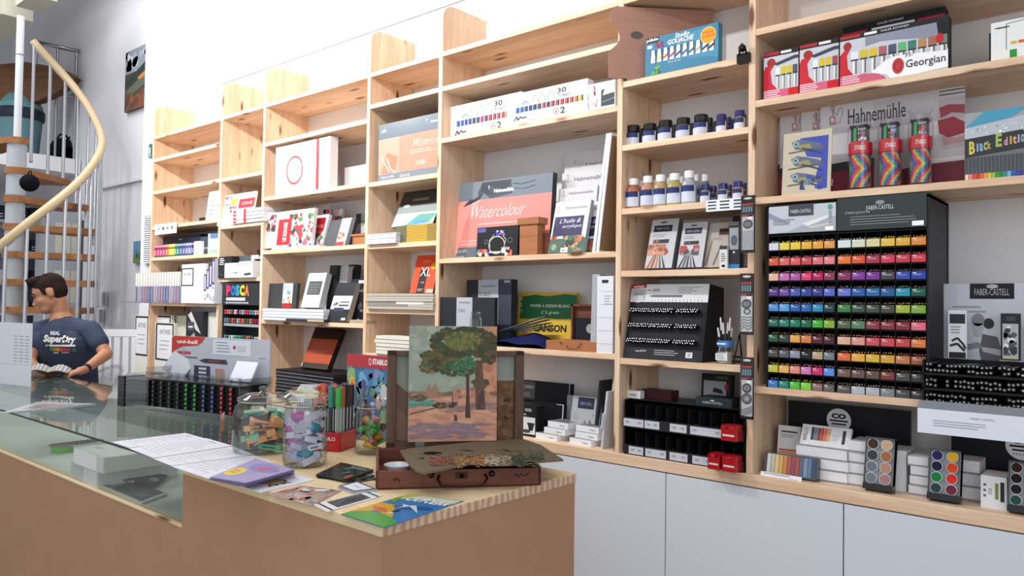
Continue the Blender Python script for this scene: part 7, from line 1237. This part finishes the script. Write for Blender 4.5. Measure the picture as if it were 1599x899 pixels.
# ============================================================ stairwell side
def PX(x, y, d): return Vector(CAM + ray(x, y)*d)          # the point at distance d along the view axis behind a photo pixel
def stairs():
    Pp = PX(20, 467, 6.4); cx, cy_ = Pp.x, Pp.y
    v = Vector((cx, cy_, 0)).normalized(); u = Vector((v.y, -v.x, 0)); rad = .60
    e = empty('spiral_staircase', 'spiral staircase with oak treads, grey pole and curved handrail', 'staircase', (cx, cy_, 0))
    zpx = lambda y, d=6.4: 1.40+(467-y)*d/FPX
    zm = zpx(215)
    m = M('satin'); m.cyl((0, 0, 0), (0, 0, zm), .072, col='#b5bcc2', n=28)
    for y in (258, 300, 345, 388, 432): m.cyl((0, 0, zpx(y)-.03), (0, 0, zpx(y)-.022), .078, col='#9aa0a6', n=28)
    m.build('lower_pole', e)
    m = M('satin'); m.cyl((0, 0, zm), (0, 0, zpx(22)), .029, col='#d5d8dc', n=18); m.cyl((0, 0, zpx(84)), (0, 0, zpx(82)), .0305, col='#8a8c92', n=18); m.build('upper_pole', e)
    tr = [(215, 118), (262, 62), (307, 38), (350, 18), (393, 4), (436, -8), (479, -24), (520, -50), (562, -76), (605, -100)]
    for k, (y, a) in enumerate(tr):
        z = zpx(y); pts = []; h0 = 14
        for aa in (a-h0, a+h0):
            pts.append((aa, rad))
        t = [D(a-h0-3), D(a-h0*.3), D(a+h0*.3), D(a+h0+3)]
        outer = [(rad*math.cos(q), rad*math.sin(q)) for q in t]
        inner = [(.078*math.cos(D(a+90)), .078*math.sin(D(a+90))), (.078*math.cos(D(a-90)), .078*math.sin(D(a-90)))]
        pl_ = [(u.x*p+v.x*q, u.y*p+v.y*q) for p, q in inner[1:]+outer+inner[:1]]
        m = M('stair_oak'); m.prism(pl_, z-.052, z, axis='z'); m.cyl((0, 0, z-.052), (0, 0, z+.001), .085, col='#fff', n=24); m.build('tread', e, bevel=.003)
    R_ = rad+.03
    def at(a, z): return (cx+u.x*R_*math.cos(D(a))+v.x*R_*math.sin(D(a)), cy_+u.y*R_*math.cos(D(a))+v.y*R_*math.sin(D(a)), z)
    key = []                                             # angle and height of the handrail, read off the photo
    for x, y, far in ((52, 64, 1), (75, 90, 1), (108, 125, 1), (138, 166, 1), (154, 200, 1), (155, 240, 0), (142, 262, 0), (115, 292, 0), (80, 320, 0), (40, 350, 0), (0, 385, 0), (-30, 410, 0)):
        a, z = (30 if far else -30), 2.6
        for _ in range(5):
            a = solve(lambda t: pix(at(t, z))[0], x, 5 if far else -10, 170 if far else -150); z = solve(lambda t: pix(at(a, t))[1], y, .5, 5.5)
        key.append((a, z))
    key.sort(); ka = np.array([q[0] for q in key]); kz = np.array([q[1] for q in key]); zr = lambda a: float(np.interp(a, ka, kz))
    def pt(a, z): p = at(a, z); return (p[0]-cx, p[1]-cy_, z)
    aa = np.linspace(ka[0], ka[-1], 40); zs = np.array([zr(a) for a in aa])
    for _ in range(6): zs[1:-1] = (zs[:-2]+zs[1:-1]*2+zs[2:])/4
    zr = lambda a: float(np.interp(a, aa, zs))
    m = M('satin'); m.tube([pt(a, z) for a, z in zip(aa, zs)], .033, '#c8b290', 10); m.build('handrail', e)
    m = M('satin'); m.tube([pt(a, z-.045) for a, z in zip(aa, zs)], .010, '#9a9c9e', 6); m.build('under_rail', e)
    for k, a in enumerate(np.arange(ka[0]+2, ka[-1], 12.5)):
        a = float(a); zb = zr(a)-(1.42 if a < 0 else 1.1); m = M('metal'); x, y, z = pt(a, zr(a)); m.cyl((x, y, zb), (x, y, z-.02), .0145, col='#c3c6ca', n=10); m.cyl((x, y, zb-.01), (x, y, zb), .016, col='#9a9c9e', n=10); m.build('baluster', e)
stairs()
def slab():
    a = onY(125, 250, 3.1); Xf = a[0]; zt = onX(80, 243, Xf)[2]; zb = onX(80, 266, Xf)[2]
    struct('mezzanine_floor', M('wall_white').box(-11, Xf, .2, 3.11, zb, zt)); return Xf, zt, zb
Xf, mzt, mzb = slab()
def bx(name, label, cat, X, x0, x1, y0, y1, dep, col, art=None, mat='print', group=None, par=None, kind=None):
    """a box whose face looks along +X at plane X, seen between pixels x0..x1 and y0..y1"""
    A = onX(x0, (y0+y1)/2, X); B = onX(x1, (y0+y1)/2, X); zt_ = onX((x0+x1)/2, y0, X)[2]; zb = onX((x0+x1)/2, y1, X)[2]; w = min(B[1], 3.11)-A[1]; h = zt_-zb
    m = M(mat); m.box(-dep, 0, 0, w, 0, h, col); m.face((0, 0, 0), (0, 1, 0), (0, 0, 1), w, h)
    if art: art(m)
    return m.build(name, par, (X, A[1], zb), (0, 0, 0), label, cat, group, kind)
# bin on the mezzanine
P = PX(33, 225, 7.6); P.z = mzt; s = 7.6/FPX
qb = onX(31, 240, Xf-.45); e = empty('waste_bin', 'large teal plastic bin with a dark rim band on the mezzanine', 'bin', (qb[0], qb[1], mzt)); P = e.location; s = (P-Vector(CAM)).dot(Vector(FW))/FPX; r = 31*s
h = solve(lambda t: pix(P+Vector((0, 0, t)))[1], 172, .05, 1.2)
m = M('satin'); m.lathe([(0, 0), (r*.82, 0), (r*.97, h*.85), (r, h)], '#5c8088', 28); m.build('body', e)
m = M('satin'); m.lathe([(r*.98, h*.78), (r*1.06, h*.8), (r*1.06, h*.97), (r*1.0, h)], '#252c3c', 28); m.build('rim_band', e)
m = M('satin'); m.lathe([(r, h), (r*.95, h*1.1), (r*.6, h*1.3), (0, h*1.36)], '#5a888c', 28); m.build('domed_lid', e)
for px, w_, h_, c, lb in ((98, .26, .27, '#1a1b20', 'black bag sitting on the mezzanine behind the balusters'), (113, .24, .26, '#22232a', 'second black bag on the mezzanine, nearer the wall')):
    q = onX(px, 250, Xf-.35); m = M('cloth'); m.ball((0, 0, h_*.5), h_*.5, c, 14, sq=(.7, w_/h_, 1)); m.box(-.1, .1, -w_*.42, w_*.42, 0, h_*.6, c); m.tube([(0, -.06, h_*.9), (0, -.03, h_*1.12), (0, .03, h_*1.12), (0, .06, h_*.9)], .01, '#111', 6); m.build('bag', None, (q[0], q[1], mzt), label=lb, cat='bag')
# railing pieces and landing above
q0, q1 = PX(50, 64, 8.0), PX(124, 80, 8.1); m = M('metal'); m.tube([tuple(q0), tuple(q1)], .022, '#9a9ca4', 8)
for t in (.1, .55, .95): p = q0.lerp(q1, t); m.cyl((p.x, p.y, mzt), tuple(p), .014, col='#a5a8ae', n=8)
m.tube([tuple(q0+Vector((0, 0, -.5))), tuple(q1+Vector((0, 0, -.5)))], .012, '#9a9ca4', 8); m.build('guard_rail', None, label='short grey guard rail at the head of the spiral staircase', cat='railing')
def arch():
    m = M('shaded_oak'); c = PX(20, 150, 7.9); u = Vector((RT[0], RT[1], 0)).normalized(); n = 16; s = 7.9/FPX; pts = []
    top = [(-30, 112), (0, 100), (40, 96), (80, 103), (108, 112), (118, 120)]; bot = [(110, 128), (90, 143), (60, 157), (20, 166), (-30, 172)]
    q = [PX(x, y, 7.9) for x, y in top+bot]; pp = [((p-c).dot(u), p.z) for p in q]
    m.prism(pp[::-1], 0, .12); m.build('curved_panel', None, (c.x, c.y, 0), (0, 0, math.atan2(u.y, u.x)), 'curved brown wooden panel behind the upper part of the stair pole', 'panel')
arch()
def uslab():
    a = PX(52, 34, 7.0); struct('ceiling_slab', M('cream').box(a.x-2.5, a.x, a.y-.25, a.y, a.z, a.z+.5))
    a = PX(90, 3, 6.6); struct('ceiling_beam', M('cream').box(a.x-.4, a.x, a.y-.2, a.y, a.z, a.z+.3))
uslab()
# painting hung on the stairwell wall
def hang(name, lb, x0, x1, y0, y1, art, Y=3.085):
    A = onY(x0, y0, Y); B = onY(x1, y0, Y); zb = onY(x0, y1, Y)[2]; w = B[0]-A[0]; h = A[2]-zb; m = M('print'); m.box(0, w, 0, .03, 0, h, '#4a4440'); m.face((0, 0, 0), (1, 0, 0), (0, 0, 1), w, h); art(m); m.build(name, None, (A[0], Y, zb), label=lb, cat='painting')
hang('landscape_painting', 'landscape painting of cloudy sky over a dark orange valley on the grey wall', 197, 236, 83, 175, lambda m: (m.rect(0, 0, 1, 1, '#4a4038', 0), m.rect(0, .62, 1, 1, '#8c94a0', .5), m.blobs(0, .66, 1, 1, 16, ['#c8ccd2', '#6c7480', '#a5acb8', '#5c646c'], .1, 1), m.pl([(0, .5), (.4, .6), (1, .78), (1, .5), (0, .4)], '#2c3c30', 2), m.pl([(0, .32), (1, .6), (1, .4), (0, .2)], '#5c6450', 2.4), m.pl([(.5, .5), (1, .62), (1, .52), (.6, .46)], '#c87c4c', 2.8), m.pl([(0, .0), (.3, .2), (1, .32), (1, 0)], '#7c4834', 3), m.blobs(0, .0, 1, .3, 10, ['#8c5438', '#6c3c2c', '#5c4438'], .06, 3.2)))
hang('small_painting', 'small blue and green picture low on the grey wall', 209, 222, 377, 411, lambda m: (m.rect(0, 0, 1, 1, '#5c8cb0', 0), m.rect(0, 0, 1, .35, '#6c8448', 1), m.blobs(.3, .1, 1, .7, 8, ['#3c5438', '#4c6c50', '#86934c'], .1, 2)))
m = M('satin'); A = onX(229, 372, -5.94)
g = [onX(232, 335, -5.93), onX(232, 411, -5.93)]; yA = 2.72
m = M('satin'); z1, z0 = 1.98, 1.63; zz1 = onY(228, 337, 2.66)[2]; zz0 = onY(228, 411, 2.66)[2]; xa = onY(224, 370, 2.66)[0]; xb = onY(233, 370, 2.66)[0]
n = 22
m.box(0, xb-xa, 0, .02, 0, zz1-zz0, '#8a8c92')
for k in range(n): m.box(0, xb-xa, -.006, 0, (zz1-zz0)*k/n, (zz1-zz0)*(k+.5)/n, '#e2e4e8')
m.build('vent_grille', None, (xa, 2.668, zz0), label='tall slatted white vent grille on the pillar left of the shelving', cat='vent')
s_ = onY(231, 237, 2.66); m = M('gloss'); m.box(0, .045, 0, .02, 0, .11, '#2c6c4c'); m.face((0, 0, 0), (1, 0, 0), (0, 0, 1), .045, .11); m.rect(.3, .3, .7, .75, '#e6f0ea', 0); m.rect(.4, .1, .8, .25, '#e6f0ea', 0); m.build('exit_sign', None, (s_[0], 2.668, s_[2]-.05), label='small green and white emergency sign on the pillar', cat='sign')
# white translucent panelling of the stairwell wall, with upright grooves
pv = M('wall_grey'); 
for k in range(7):
    x = onY(150+11*k, 440, 3.1)[0]; pv.box(x, x+.006, 3.114, 3.121, .1, 2.3)
pv.build('wall_grooves', kind='structure')
# storage at the far left, under the mezzanine
XR = -9.6
rk = empty('storage_rack', 'white storage rack with rows of blue and white packages behind the stairs', 'rack', (XR, 0, 0))
def rb(*a): o = a[0]; return o
yA_, yB_ = onX(-40, 400, XR)[1], onX(79, 400, XR)[1]
m = M('print'); 
for y in (345, 392, 440, 488, 535, 580): z = onX(40, y, XR)[2]; m.box(-.4, 0, yA_, yB_, z-.03, z, '#d5dae6')
m.box(-.42, -.4, yA_, yB_, 0, 2.2, '#9aa0b0'); o = m.build('shelf', rk)
o = M('print').box(-.4, 0, yB_-.02, yB_, 0, 2.2, '#d5dae6').box(-.4, 0, onX(28, 400, XR)[1]-.02, onX(28, 400, XR)[1], 0, 2.2, '#c5cad8').build('upright_panel', rk)
rc = ['#232c48', '#c8ccd8', '#e0e2ea', '#c84c64', '#2c3c64', '#d8a070', '#1c2030', '#8a90a8']
rows_ = [345, 392, 440, 488, 535, 580]
kk = 0
lbc = {'#232c48': 'navy', '#c8ccd8': 'pale grey', '#e0e2ea': 'white', '#c84c64': 'pink', '#2c3c64': 'blue', '#d8a070': 'orange tan', '#1c2030': 'black', '#8a90a8': 'blue grey'}
wd = ['top', 'second', 'third', 'fourth', 'fifth', 'bottom']
for ri, y in enumerate(rows_):
    for (a, b) in ((-2, 8), (9, 24), (31, 46), (49, 77)):
        c = rc[(kk*3+ri) % 8] if a != 49 else ['#1c2030', '#232c48'][ri % 2]; kk += 1
        o = bx('package', '%s package on the %s shelf of the rack, %s' % (lbc[c], wd[ri], {-2: 'at the picture edge', 9: 'left of the pole', 31: 'just right of the pole', 49: 'at the right end'}[a]), 'package', XR, a, b, y-(26 if ri else 30), y-8, .3, c, lambda m: m.lines(.1, .1, .9, .5, 2, '#e8eaf2', 0))
        o.location.z = onX((a+b)/2, y, XR)[2]+.001 if False else onX(40, y, XR)[2]+.0005; o.location.x = XR-.02
def cab(m):
    for r in range(4):
        for c in range(3): m.rect(.08+.3*c, .06+.24*r, .32+.3*c, .22+.24*r, '#cfcbb8', 0)
bx('paper_cabinet', 'pale grey cabinet with beige squares behind the stair treads', 'cabinet', -8.6, 80, 142, 330, 640, .5, '#a9adb2', cab)
bx('wall_edge_strip', 'dark upright strip beside the pale cabinet', 'strip', -8.55, 143, 149, 345, 640, .1, '#4a4e55', None)
m = M('cloth'); p = PX(46, 305, 6.1); tz = 1.40+(467-307)*6.4/FPX; m.ball((0, 0, .07), .07, '#15151a', 14, sq=(1.2, 1, 1)); m.tube([(-.05, 0, .1), (-.03, 0, .16), (.03, 0, .16), (.05, 0, .1)], .006, '#15151a', 6); m.build('small_black_bag', None, (p.x, p.y, tz+.0), label='small round black bag on a stair tread by the pole', cat='bag')
# plastic pockets for leaflets on the wall behind the person
for k, (x, y, lb) in enumerate(((160, 455, 'upper'), (155, 482, 'lower'))):
    A = onY(x, y, 3.08); m = M('film'); m.box(0, .28, 0, .03, 0, .16, '#fff'); m.mat = 'print'; m.box(.01, .06, .01, .02, .02, .15, '#8c8c90'); m.build('leaflet_pocket', None, (A[0], 3.07, A[2]-.16), label='clear wall pocket with a grey leaflet right of the seated person, '+lb, cat='pocket')
# ============================================================ seated person behind the glass counter
def organic(name, parts, mat, col, par, vox=.006, smooth=6, label=None):
    """one continuous surface grown from tapered limbs and ellipsoids"""
    m = M(mat)
    for q in parts:
        if q[0] == 'c':
            _, a, b, ra, rb = q; a, b = Vector(a), Vector(b); n = 14; m.cyl(tuple(a), tuple(b), ra, rb, col, n); m.ball(tuple(a), ra, col, n); m.ball(tuple(b), rb, col, n)
        elif q[0] == 'e':
            _, c, r, R = q; b = M(mat); b.ball((0, 0, 0), 1, col, 20); R = R or Matrix.Identity(3)
            vs = [tuple(Vector(c)+R @ Vector((p[0]*r[0], p[1]*r[1], p[2]*r[2]))) for p in b.v]; m.add(vs, b.f, col)
    o = m.build(name, par); 
    r = o.modifiers.new('remesh', 'REMESH'); r.mode = 'VOXEL'; r.voxel_size = vox; r.use_smooth_shade = True
    s = o.modifiers.new('smooth', 'SMOOTH'); s.iterations = smooth; s.factor = .6
    dg = bpy.context.evaluated_depsgraph_get(); me = bpy.data.meshes.new_from_object(o.evaluated_get(dg))
    o.modifiers.clear(); o.data = me; me.materials.clear(); me.materials.append(MAT[mat])
    if 'Col' in me.color_attributes: me.color_attributes.remove(me.color_attributes['Col'])
    at = me.color_attributes.new('Col', 'FLOAT_COLOR', 'CORNER'); b = np.ones((len(me.loops), 4), np.float32); b[:, :3] = hexc(col); at.data.foreach_set('color', b.ravel())
    return o
def person():
    e = empty('person', 'person with short dark hair in a navy printed T-shirt reading a newspaper', 'person', (0, 0, 0))
    D0 = 4.95; s = D0/FPX; P = lambda x, y, d=D0: PX(x, y, d)
    r_ = Vector(RT); f_ = Vector((FW[0], FW[1], 0)).normalized(); z_ = Vector((0, 0, 1)); r_ = Vector((r_.x, r_.y, 0)).normalized()
    # head frame: n forward, l left of the face, u up
    n = (-r_*.80-f_*.42-z_*.42).normalized(); u = (z_*.93-r_*.36); u = (u-n*u.dot(n)).normalized(); l = u.cross(n)
    H = Matrix((n, l, u)).transposed(); hc = P(77, 459); W = lambda x, y, z: hc+H @ Vector((x, y, z))
    nb = P(96, 500, 4.97); nt = W(-.035, 0, -.06)
    shL, shR = P(142, 515, 4.86), P(60, 516, 5.04); elL = P(166, 553, 4.80); wrL = P(133, 577, 4.58); elR = P(47, 566, 4.86); wrR = P(66, 584, 4.62)
    ch = (shL+shR)/2+Vector((0, 0, -.05)); pv = P(113, 640, 5.10); hipL = pv+Vector((.1, 0, -.02)); hipR = pv+Vector((-.1, 0, -.02))
    def hand(w, el, palm_dir, up_dir, sgn):
        d = palm_dir.normalized(); sd = d.cross(up_dir).normalized()*sgn; nn = up_dir.normalized(); out = []
        pc = w+d*.05; out.append(('c', w, w+d*.03, .024, .026))
        for q in (-.026, -.009, .009, .026): out.append(('c', w+d*.02+sd*q*.6, w+d*.085+sd*q, .014, .0115))
        for q, L_ in ((-.028, .058), (-.0095, .072), (.0095, .078), (.028, .068)):
            a = w+d*.088+sd*q; b = a+(d*.8-nn*.45)*L_*.5; c = b+(d*.45-nn*.8)*L_*.5; out += [('c', a, b, .0095, .0088), ('c', b, c, .0088, .0075)]
        t0 = w+d*.03+sd*.03; t1 = t0+(d*.5+sd*.7)*.04; t2 = t1+(d*.9-nn*.1)*.03; out += [('c', t0, t1, .013, .0105), ('c', t1, t2, .0105, .0085)]
        return out
    parts = [('e', W(-.01, 0, .028), (.096, .076, .090), H), ('e', W(.022, 0, -.03), (.068, .060, .082), H), ('e', W(.048, 0, -.085), (.042, .044, .032), H), ('e', W(.0, .0, -.06), (.06, .056, .045), H),
             ('c', W(.082, 0, .002), W(.103, 0, -.032), .009, .012), ('e', W(.094, .010, -.036), (.010, .009, .008), H), ('e', W(.094, -.010, -.036), (.010, .009, .008), H), ('e', W(.078, 0, .028), (.016, .05, .012), H),
             ('e', W(.079, 0, -.064), (.012, .022, .007), H), ('e', W(.077, 0, -.074), (.012, .019, .007), H), ('e', W(.055, .035, -.03), (.03, .025, .025), H), ('e', W(.055, -.035, -.03), (.03, .025, .025), H),
             ('e', W(-.014, .076, -.008), (.02, .009, .032), H), ('e', W(-.014, -.076, -.008), (.02, .009, .032), H),
             ('c', nt, nb, .048, .052), ('c', nb, ch, .07, .12), ('c', shL, shR, .05, .05), ('c', ch, pv, .12, .12), ('c', shL, elL, .047, .038), ('c', elL, wrL, .040, .025), ('c', shR, elR, .047, .038), ('c', elR, wrR, .040, .025)]
    parts += hand(wrL, elL, (P(112, 583, 4.52)-wrL), z_, 1); parts += hand(wrR, elR, (P(85, 586, 4.55)-wrR), z_, -1)
    kL = pv+Vector((.16, -.22, -.16)); kR = pv+Vector((-.2, -.2, -.16)); fL = Vector((kL.x+.02, kL.y+.12, .08)); fR = Vector((kR.x-.02, kR.y+.12, .08))
    for hip, k, ft in ((hipL, kL, fL), (hipR, kR, fR)): parts += [('c', hip, k, .085, .06), ('c', k, ft, .055, .035), ('c', ft, ft+Vector((0, -.10, -.04)), .035, .03)]
    body = organic('body', parts, 'skin', '#ab785c', e, .0055, 5)
    # short hair, swept forward
    hp = [('e', W(-.022, 0, .052), (.098, .083, .080), H), ('e', W(-.055, 0, .01), (.06, .076, .07), H), ('e', W(.03, 0, .1), (.06, .062, .035), H), ('e', W(-.045, 0, -.03), (.045, .06, .04), H)]
    rn = random.Random(2)
    for k in range(26):
        a = W(.042+.026*rn.random(), rn.uniform(-.05, .05), .105+.015*rn.random()); hp.append(('c', a, a+n*rn.uniform(.008, .026)+u*rn.uniform(-.012, .02), .012, .004))
    for k in range(40):
        t, q = rn.uniform(-2.9, 2.9), rn.uniform(.03, .13); dirv = (n*math.cos(t)*.7+l*math.sin(t)*.8+u*.9).normalized(); a = W(-.02, 0, .05)+Vector(dirv)*.07; hp.append(('c', a, a+Vector(dirv)*.022+n*.01, .012, .004))
    for sgn in (1, -1): hp.append(('e', W(.012, .066*sgn, .02), (.022, .010, .035), H))
    organic('hair', hp, 'cloth', '#2b2220', e, .005, 2)
    # eyes, brows, lips
    m = M('satin')
    for sgn in (1, -1): 
        b = M('satin'); b.ball((0, 0, 0), 1, '#e8e4e0', 12); c = W(.076, .03*sgn, .006); m.add([tuple(c+H @ Vector((p[0]*.008, p[1]*.010, p[2]*.0045))) for p in b.v], b.f, '#a8958a'); c = W(.0815, .031*sgn, .005); m.add([tuple(c+H @ Vector((p[0]*.004, p[1]*.0045, p[2]*.0042))) for p in b.v], b.f, '#2a1c18')
        m.tube([tuple(W(.076, (.018)*sgn, .0115)), tuple(W(.085, .03*sgn, .013)), tuple(W(.074, .045*sgn, .009))], .0022, '#3a2820', 6)
    m.build('eyes', e)
    m = M('cloth')
    for sgn in (1, -1): m.tube([tuple(W(.090, .014*sgn, .026)), tuple(W(.090, .032*sgn, .033)), tuple(W(.074, .05*sgn, .027))], .0035, '#2e2320', 6)
    m.build('eyebrows', e)
    m = M('skin'); m.tube([tuple(W(.079, -.02, -.069)), tuple(W(.0905, 0, -.0675)), tuple(W(.079, .02, -.069))], .003, '#8c4c44', 6); m.build('lips', e)
    # T-shirt
    sl = shL.lerp(elL, .52); sr_ = shR.lerp(elR, .5)
    col = P(97, 508, 4.95)
    sp_ = [('c', nb+Vector((0, 0, -.042)), ch, .078, .13), ('c', shL+Vector((0, 0, -.002)), shR+Vector((0, 0, -.002)), .062, .062), ('c', nb+Vector((0, 0, -.014)), shL, .05, .058), ('c', nb+Vector((0, 0, -.014)), shR, .05, .058), ('c', ch, pv, .138, .142), ('c', shL.lerp(shR, .2)+Vector((0, 0, -.08)), pv+r_*.05, .10, .12), ('c', shL.lerp(shR, .8)+Vector((0, 0, -.08)), pv-r_*.05, .10, .12), ('c', shL, sl, .062, .062), ('c', shR, sr_, .062, .062)]
    shirt = organic('t_shirt', sp_, 'cloth', '#3c4458', e, .006, 6)
    from mathutils.bvhtree import BVHTree
    bv = BVHTree.FromPolygons([v.co for v in shirt.data.vertices], [tuple(p.vertices) for p in shirt.data.polygons])
    m = M('print'); c0 = Vector(CAM)
    def proj(x, y):
        d = Vector(ray(x, y)).normalized(); h = bv.ray_cast(c0, d, 10)
        return tuple(h[0]-d*.0025) if h[0] is not None else None
    def ptxt(t, x0, y0, x1, y1, c, sh=0, bold=0, dy=0):
        vs, fs, _ = text_mesh(t, sh, bold); pts = [proj(x0+(x1-x0)*a, y1+(y0-y1)*b+dy*a) for a, b in vs]
        for f in fs:
            if all(pts[i] for i in f): m.add([pts[i] for i in f], [tuple(range(len(f)))], c)
    ptxt('REAL', 79.5, 517, 94, 523, '#d8d8dc', bold=.03); ptxt('SuperDry', 68, 522, 119, 537, '#e6e4e0', sh=.25, bold=.05, dy=2)
    def pbar(x0, y0, x1, y1, c):
        q = [proj(x0+(x1-x0)*i/6, y) for y in (y1, y0) for i in range(7)]
        if all(q): m.add(q, [(i, i+1, 8+i, 7+i) for i in range(6)], c)
    pbar(72, 538, 118, 541, '#e6e4e0')
    for i, c in enumerate(['#4a8c5c', '#c87c3c', '#d8a03c', '#c85c3c', '#c83c4c', '#a83c5c', '#7c3c6c', '#2c7c4c']): pbar(79+5*i, 542.5+.2*i, 83.5+5*i, 548+.2*i, c)
    pbar(84, 550, 92, 551.5, '#d8d8dc'); pbar(97, 550, 108, 551, '#d8d8dc'); m.build('shirt_print', e)
    sh = [('c', pv+Vector((0, 0, .02)), pv+Vector((0, 0, -.06)), .145, .14), ('c', hipL, hipL.lerp(kL, .8), .105, .085), ('c', hipR, hipR.lerp(kR, .8), .105, .085)]
    organic('shorts', sh, 'cloth', '#2c3040', e, .007, 4)
    # necklace cord and wrist watch
    m = M('satin'); a = [nb+Vector((math.cos(t)*.066, math.sin(t)*.062, .012+.02*math.sin(t+.8))) for t in [6.283*k/24 for k in range(25)]]; m.tube([tuple(p) for p in a], .003, '#c8a878', 6); m.build('necklace', e)
    m = M('satin'); d = (wrL-elL).normalized(); m.cyl(tuple(wrL-d*.025), tuple(wrL-d*.004), .0295, .0285, '#1c1c20', 18); m.build('wrist_watch', e)
    # newspaper held in both hands
    A, B, C_, Dd = PX(44, 579, 4.52), PX(106, 585, 4.45), PX(112, 578, 4.66), PX(48, 572, 4.70)
    m = M('print'); N_ = 10; v = []
    for i in range(N_+1):
        t = i/N_
        for j in range(5):
            q = j/4; p = (A.lerp(B, t)).lerp(Dd.lerp(C_, t), q); p.z += .022*abs(math.sin(math.pi*2*t))*(.5+.5*q)+.012*t; v.append(tuple(p))
    fs = [(i*5+j, (i+1)*5+j, (i+1)*5+j+1, i*5+j+1) for i in range(N_) for j in range(4)]
    m.add(v, fs, '#c9c8c4'); m.add([(x, y, z-.006) for x, y, z in v], [f[::-1] for f in fs], '#8a8a88')
    for i in range(N_): m.add([v[i*5], v[(i+1)*5], tuple(Vector(v[(i+1)*5])-Vector((0, 0, .006))), tuple(Vector(v[i*5])-Vector((0, 0, .006)))], [(0, 1, 2, 3)], '#6c6a68')
    for i in range(0, N_):
        for j in range(4):
            a, b, c, d4 = [Vector(v[k])+Vector((0, 0, .0012)) for k in (i*5+j, (i+1)*5+j, (i+1)*5+j+1, i*5+j+1)]
            g = lambda s_, t_: (a.lerp(b, s_)).lerp(d4.lerp(c, s_), t_)
            for t_ in (.15, .45, .75): m.add([tuple(g(.1, t_)), tuple(g(.85, t_)), tuple(g(.85, t_+.12)), tuple(g(.1, t_+.12))], [(0, 1, 2, 3)], '#8a8a8c')
    tag(m.build('newspaper'), 'folded newspaper held open in both hands above the counter', 'newspaper')
    # clear plastic chair under the person and a white slatted chair behind
    c = empty('clear_chair', 'transparent plastic armchair under the seated person', 'chair', (pv.x, pv.y, 0)); sz = pv.z-.16
    m = M('acrylic'); m.lathe([(0, sz), (.22, sz), (.25, sz+.03), (.26, sz+.02)], '#fff', 28); m.build('seat', c)
    m = M('acrylic'); ns = 16; vv = []
    for i in range(ns+1):
        t = D(-20+220*i/ns); hh = .22+.22*max(0, math.sin(t)); 
        for r0, z0 in ((.25, sz+.02), (.29, sz+hh)): vv.append((r0*math.cos(t), r0*math.sin(t), z0))
    m.smooth = True; m.add(vv, [(2*i, 2*i+2, 2*i+3, 2*i+1) for i in range(ns)], '#fff'); m.tube([vv[2*i+1] for i in range(ns+1)], .012, '#fff', 8, mat='acrylic'); m.build('backrest', c)
    for a, b in ((.17, .17), (-.17, .17), (.17, -.17), (-.17, -.17)): M('acrylic').cyl((a*1.15, b*1.15, 0), (a, b, sz), .014, .018, '#fff', 12).build('leg', c)
    q = PX(176, 560, 5.45); c = empty('slatted_chair', 'white slatted folding chair standing by the wall behind the person', 'chair', (q.x, q.y, 0), math.atan2(RT[1], RT[0])+.1)
    zt = 1.40+(467-512)*5.45/FPX; 
    for a in (-.2, .2): m = M('satin'); m.tube([(a, .16, 0), (a, -.02, .5), (a, .02, zt)], .016, '#d5d8de', 8); m.build('leg', c)
    for a in (-.2, .2): m = M('satin'); m.tube([(a, -.3, 0), (a, .0, .5)], .014, '#d5d8de', 8); m.build('leg', c)
    m = M('satin'); m.box(-.2, .2, -.32, .0, .46, .485, '#d8dbe2'); m.build('seat', c)
    m = M('satin'); 
    for k in range(6): m.box(-.17+.06*k, -.13+.06*k, -.005, .01, .55, zt-.02, '#dfe2e8')
    m.box(-.21, .21, -.008, .014, zt-.05, zt, '#dfe2e8'); m.box(-.21, .21, -.008, .014, .53, .57, '#dfe2e8'); m.build('backrest', c)
person()
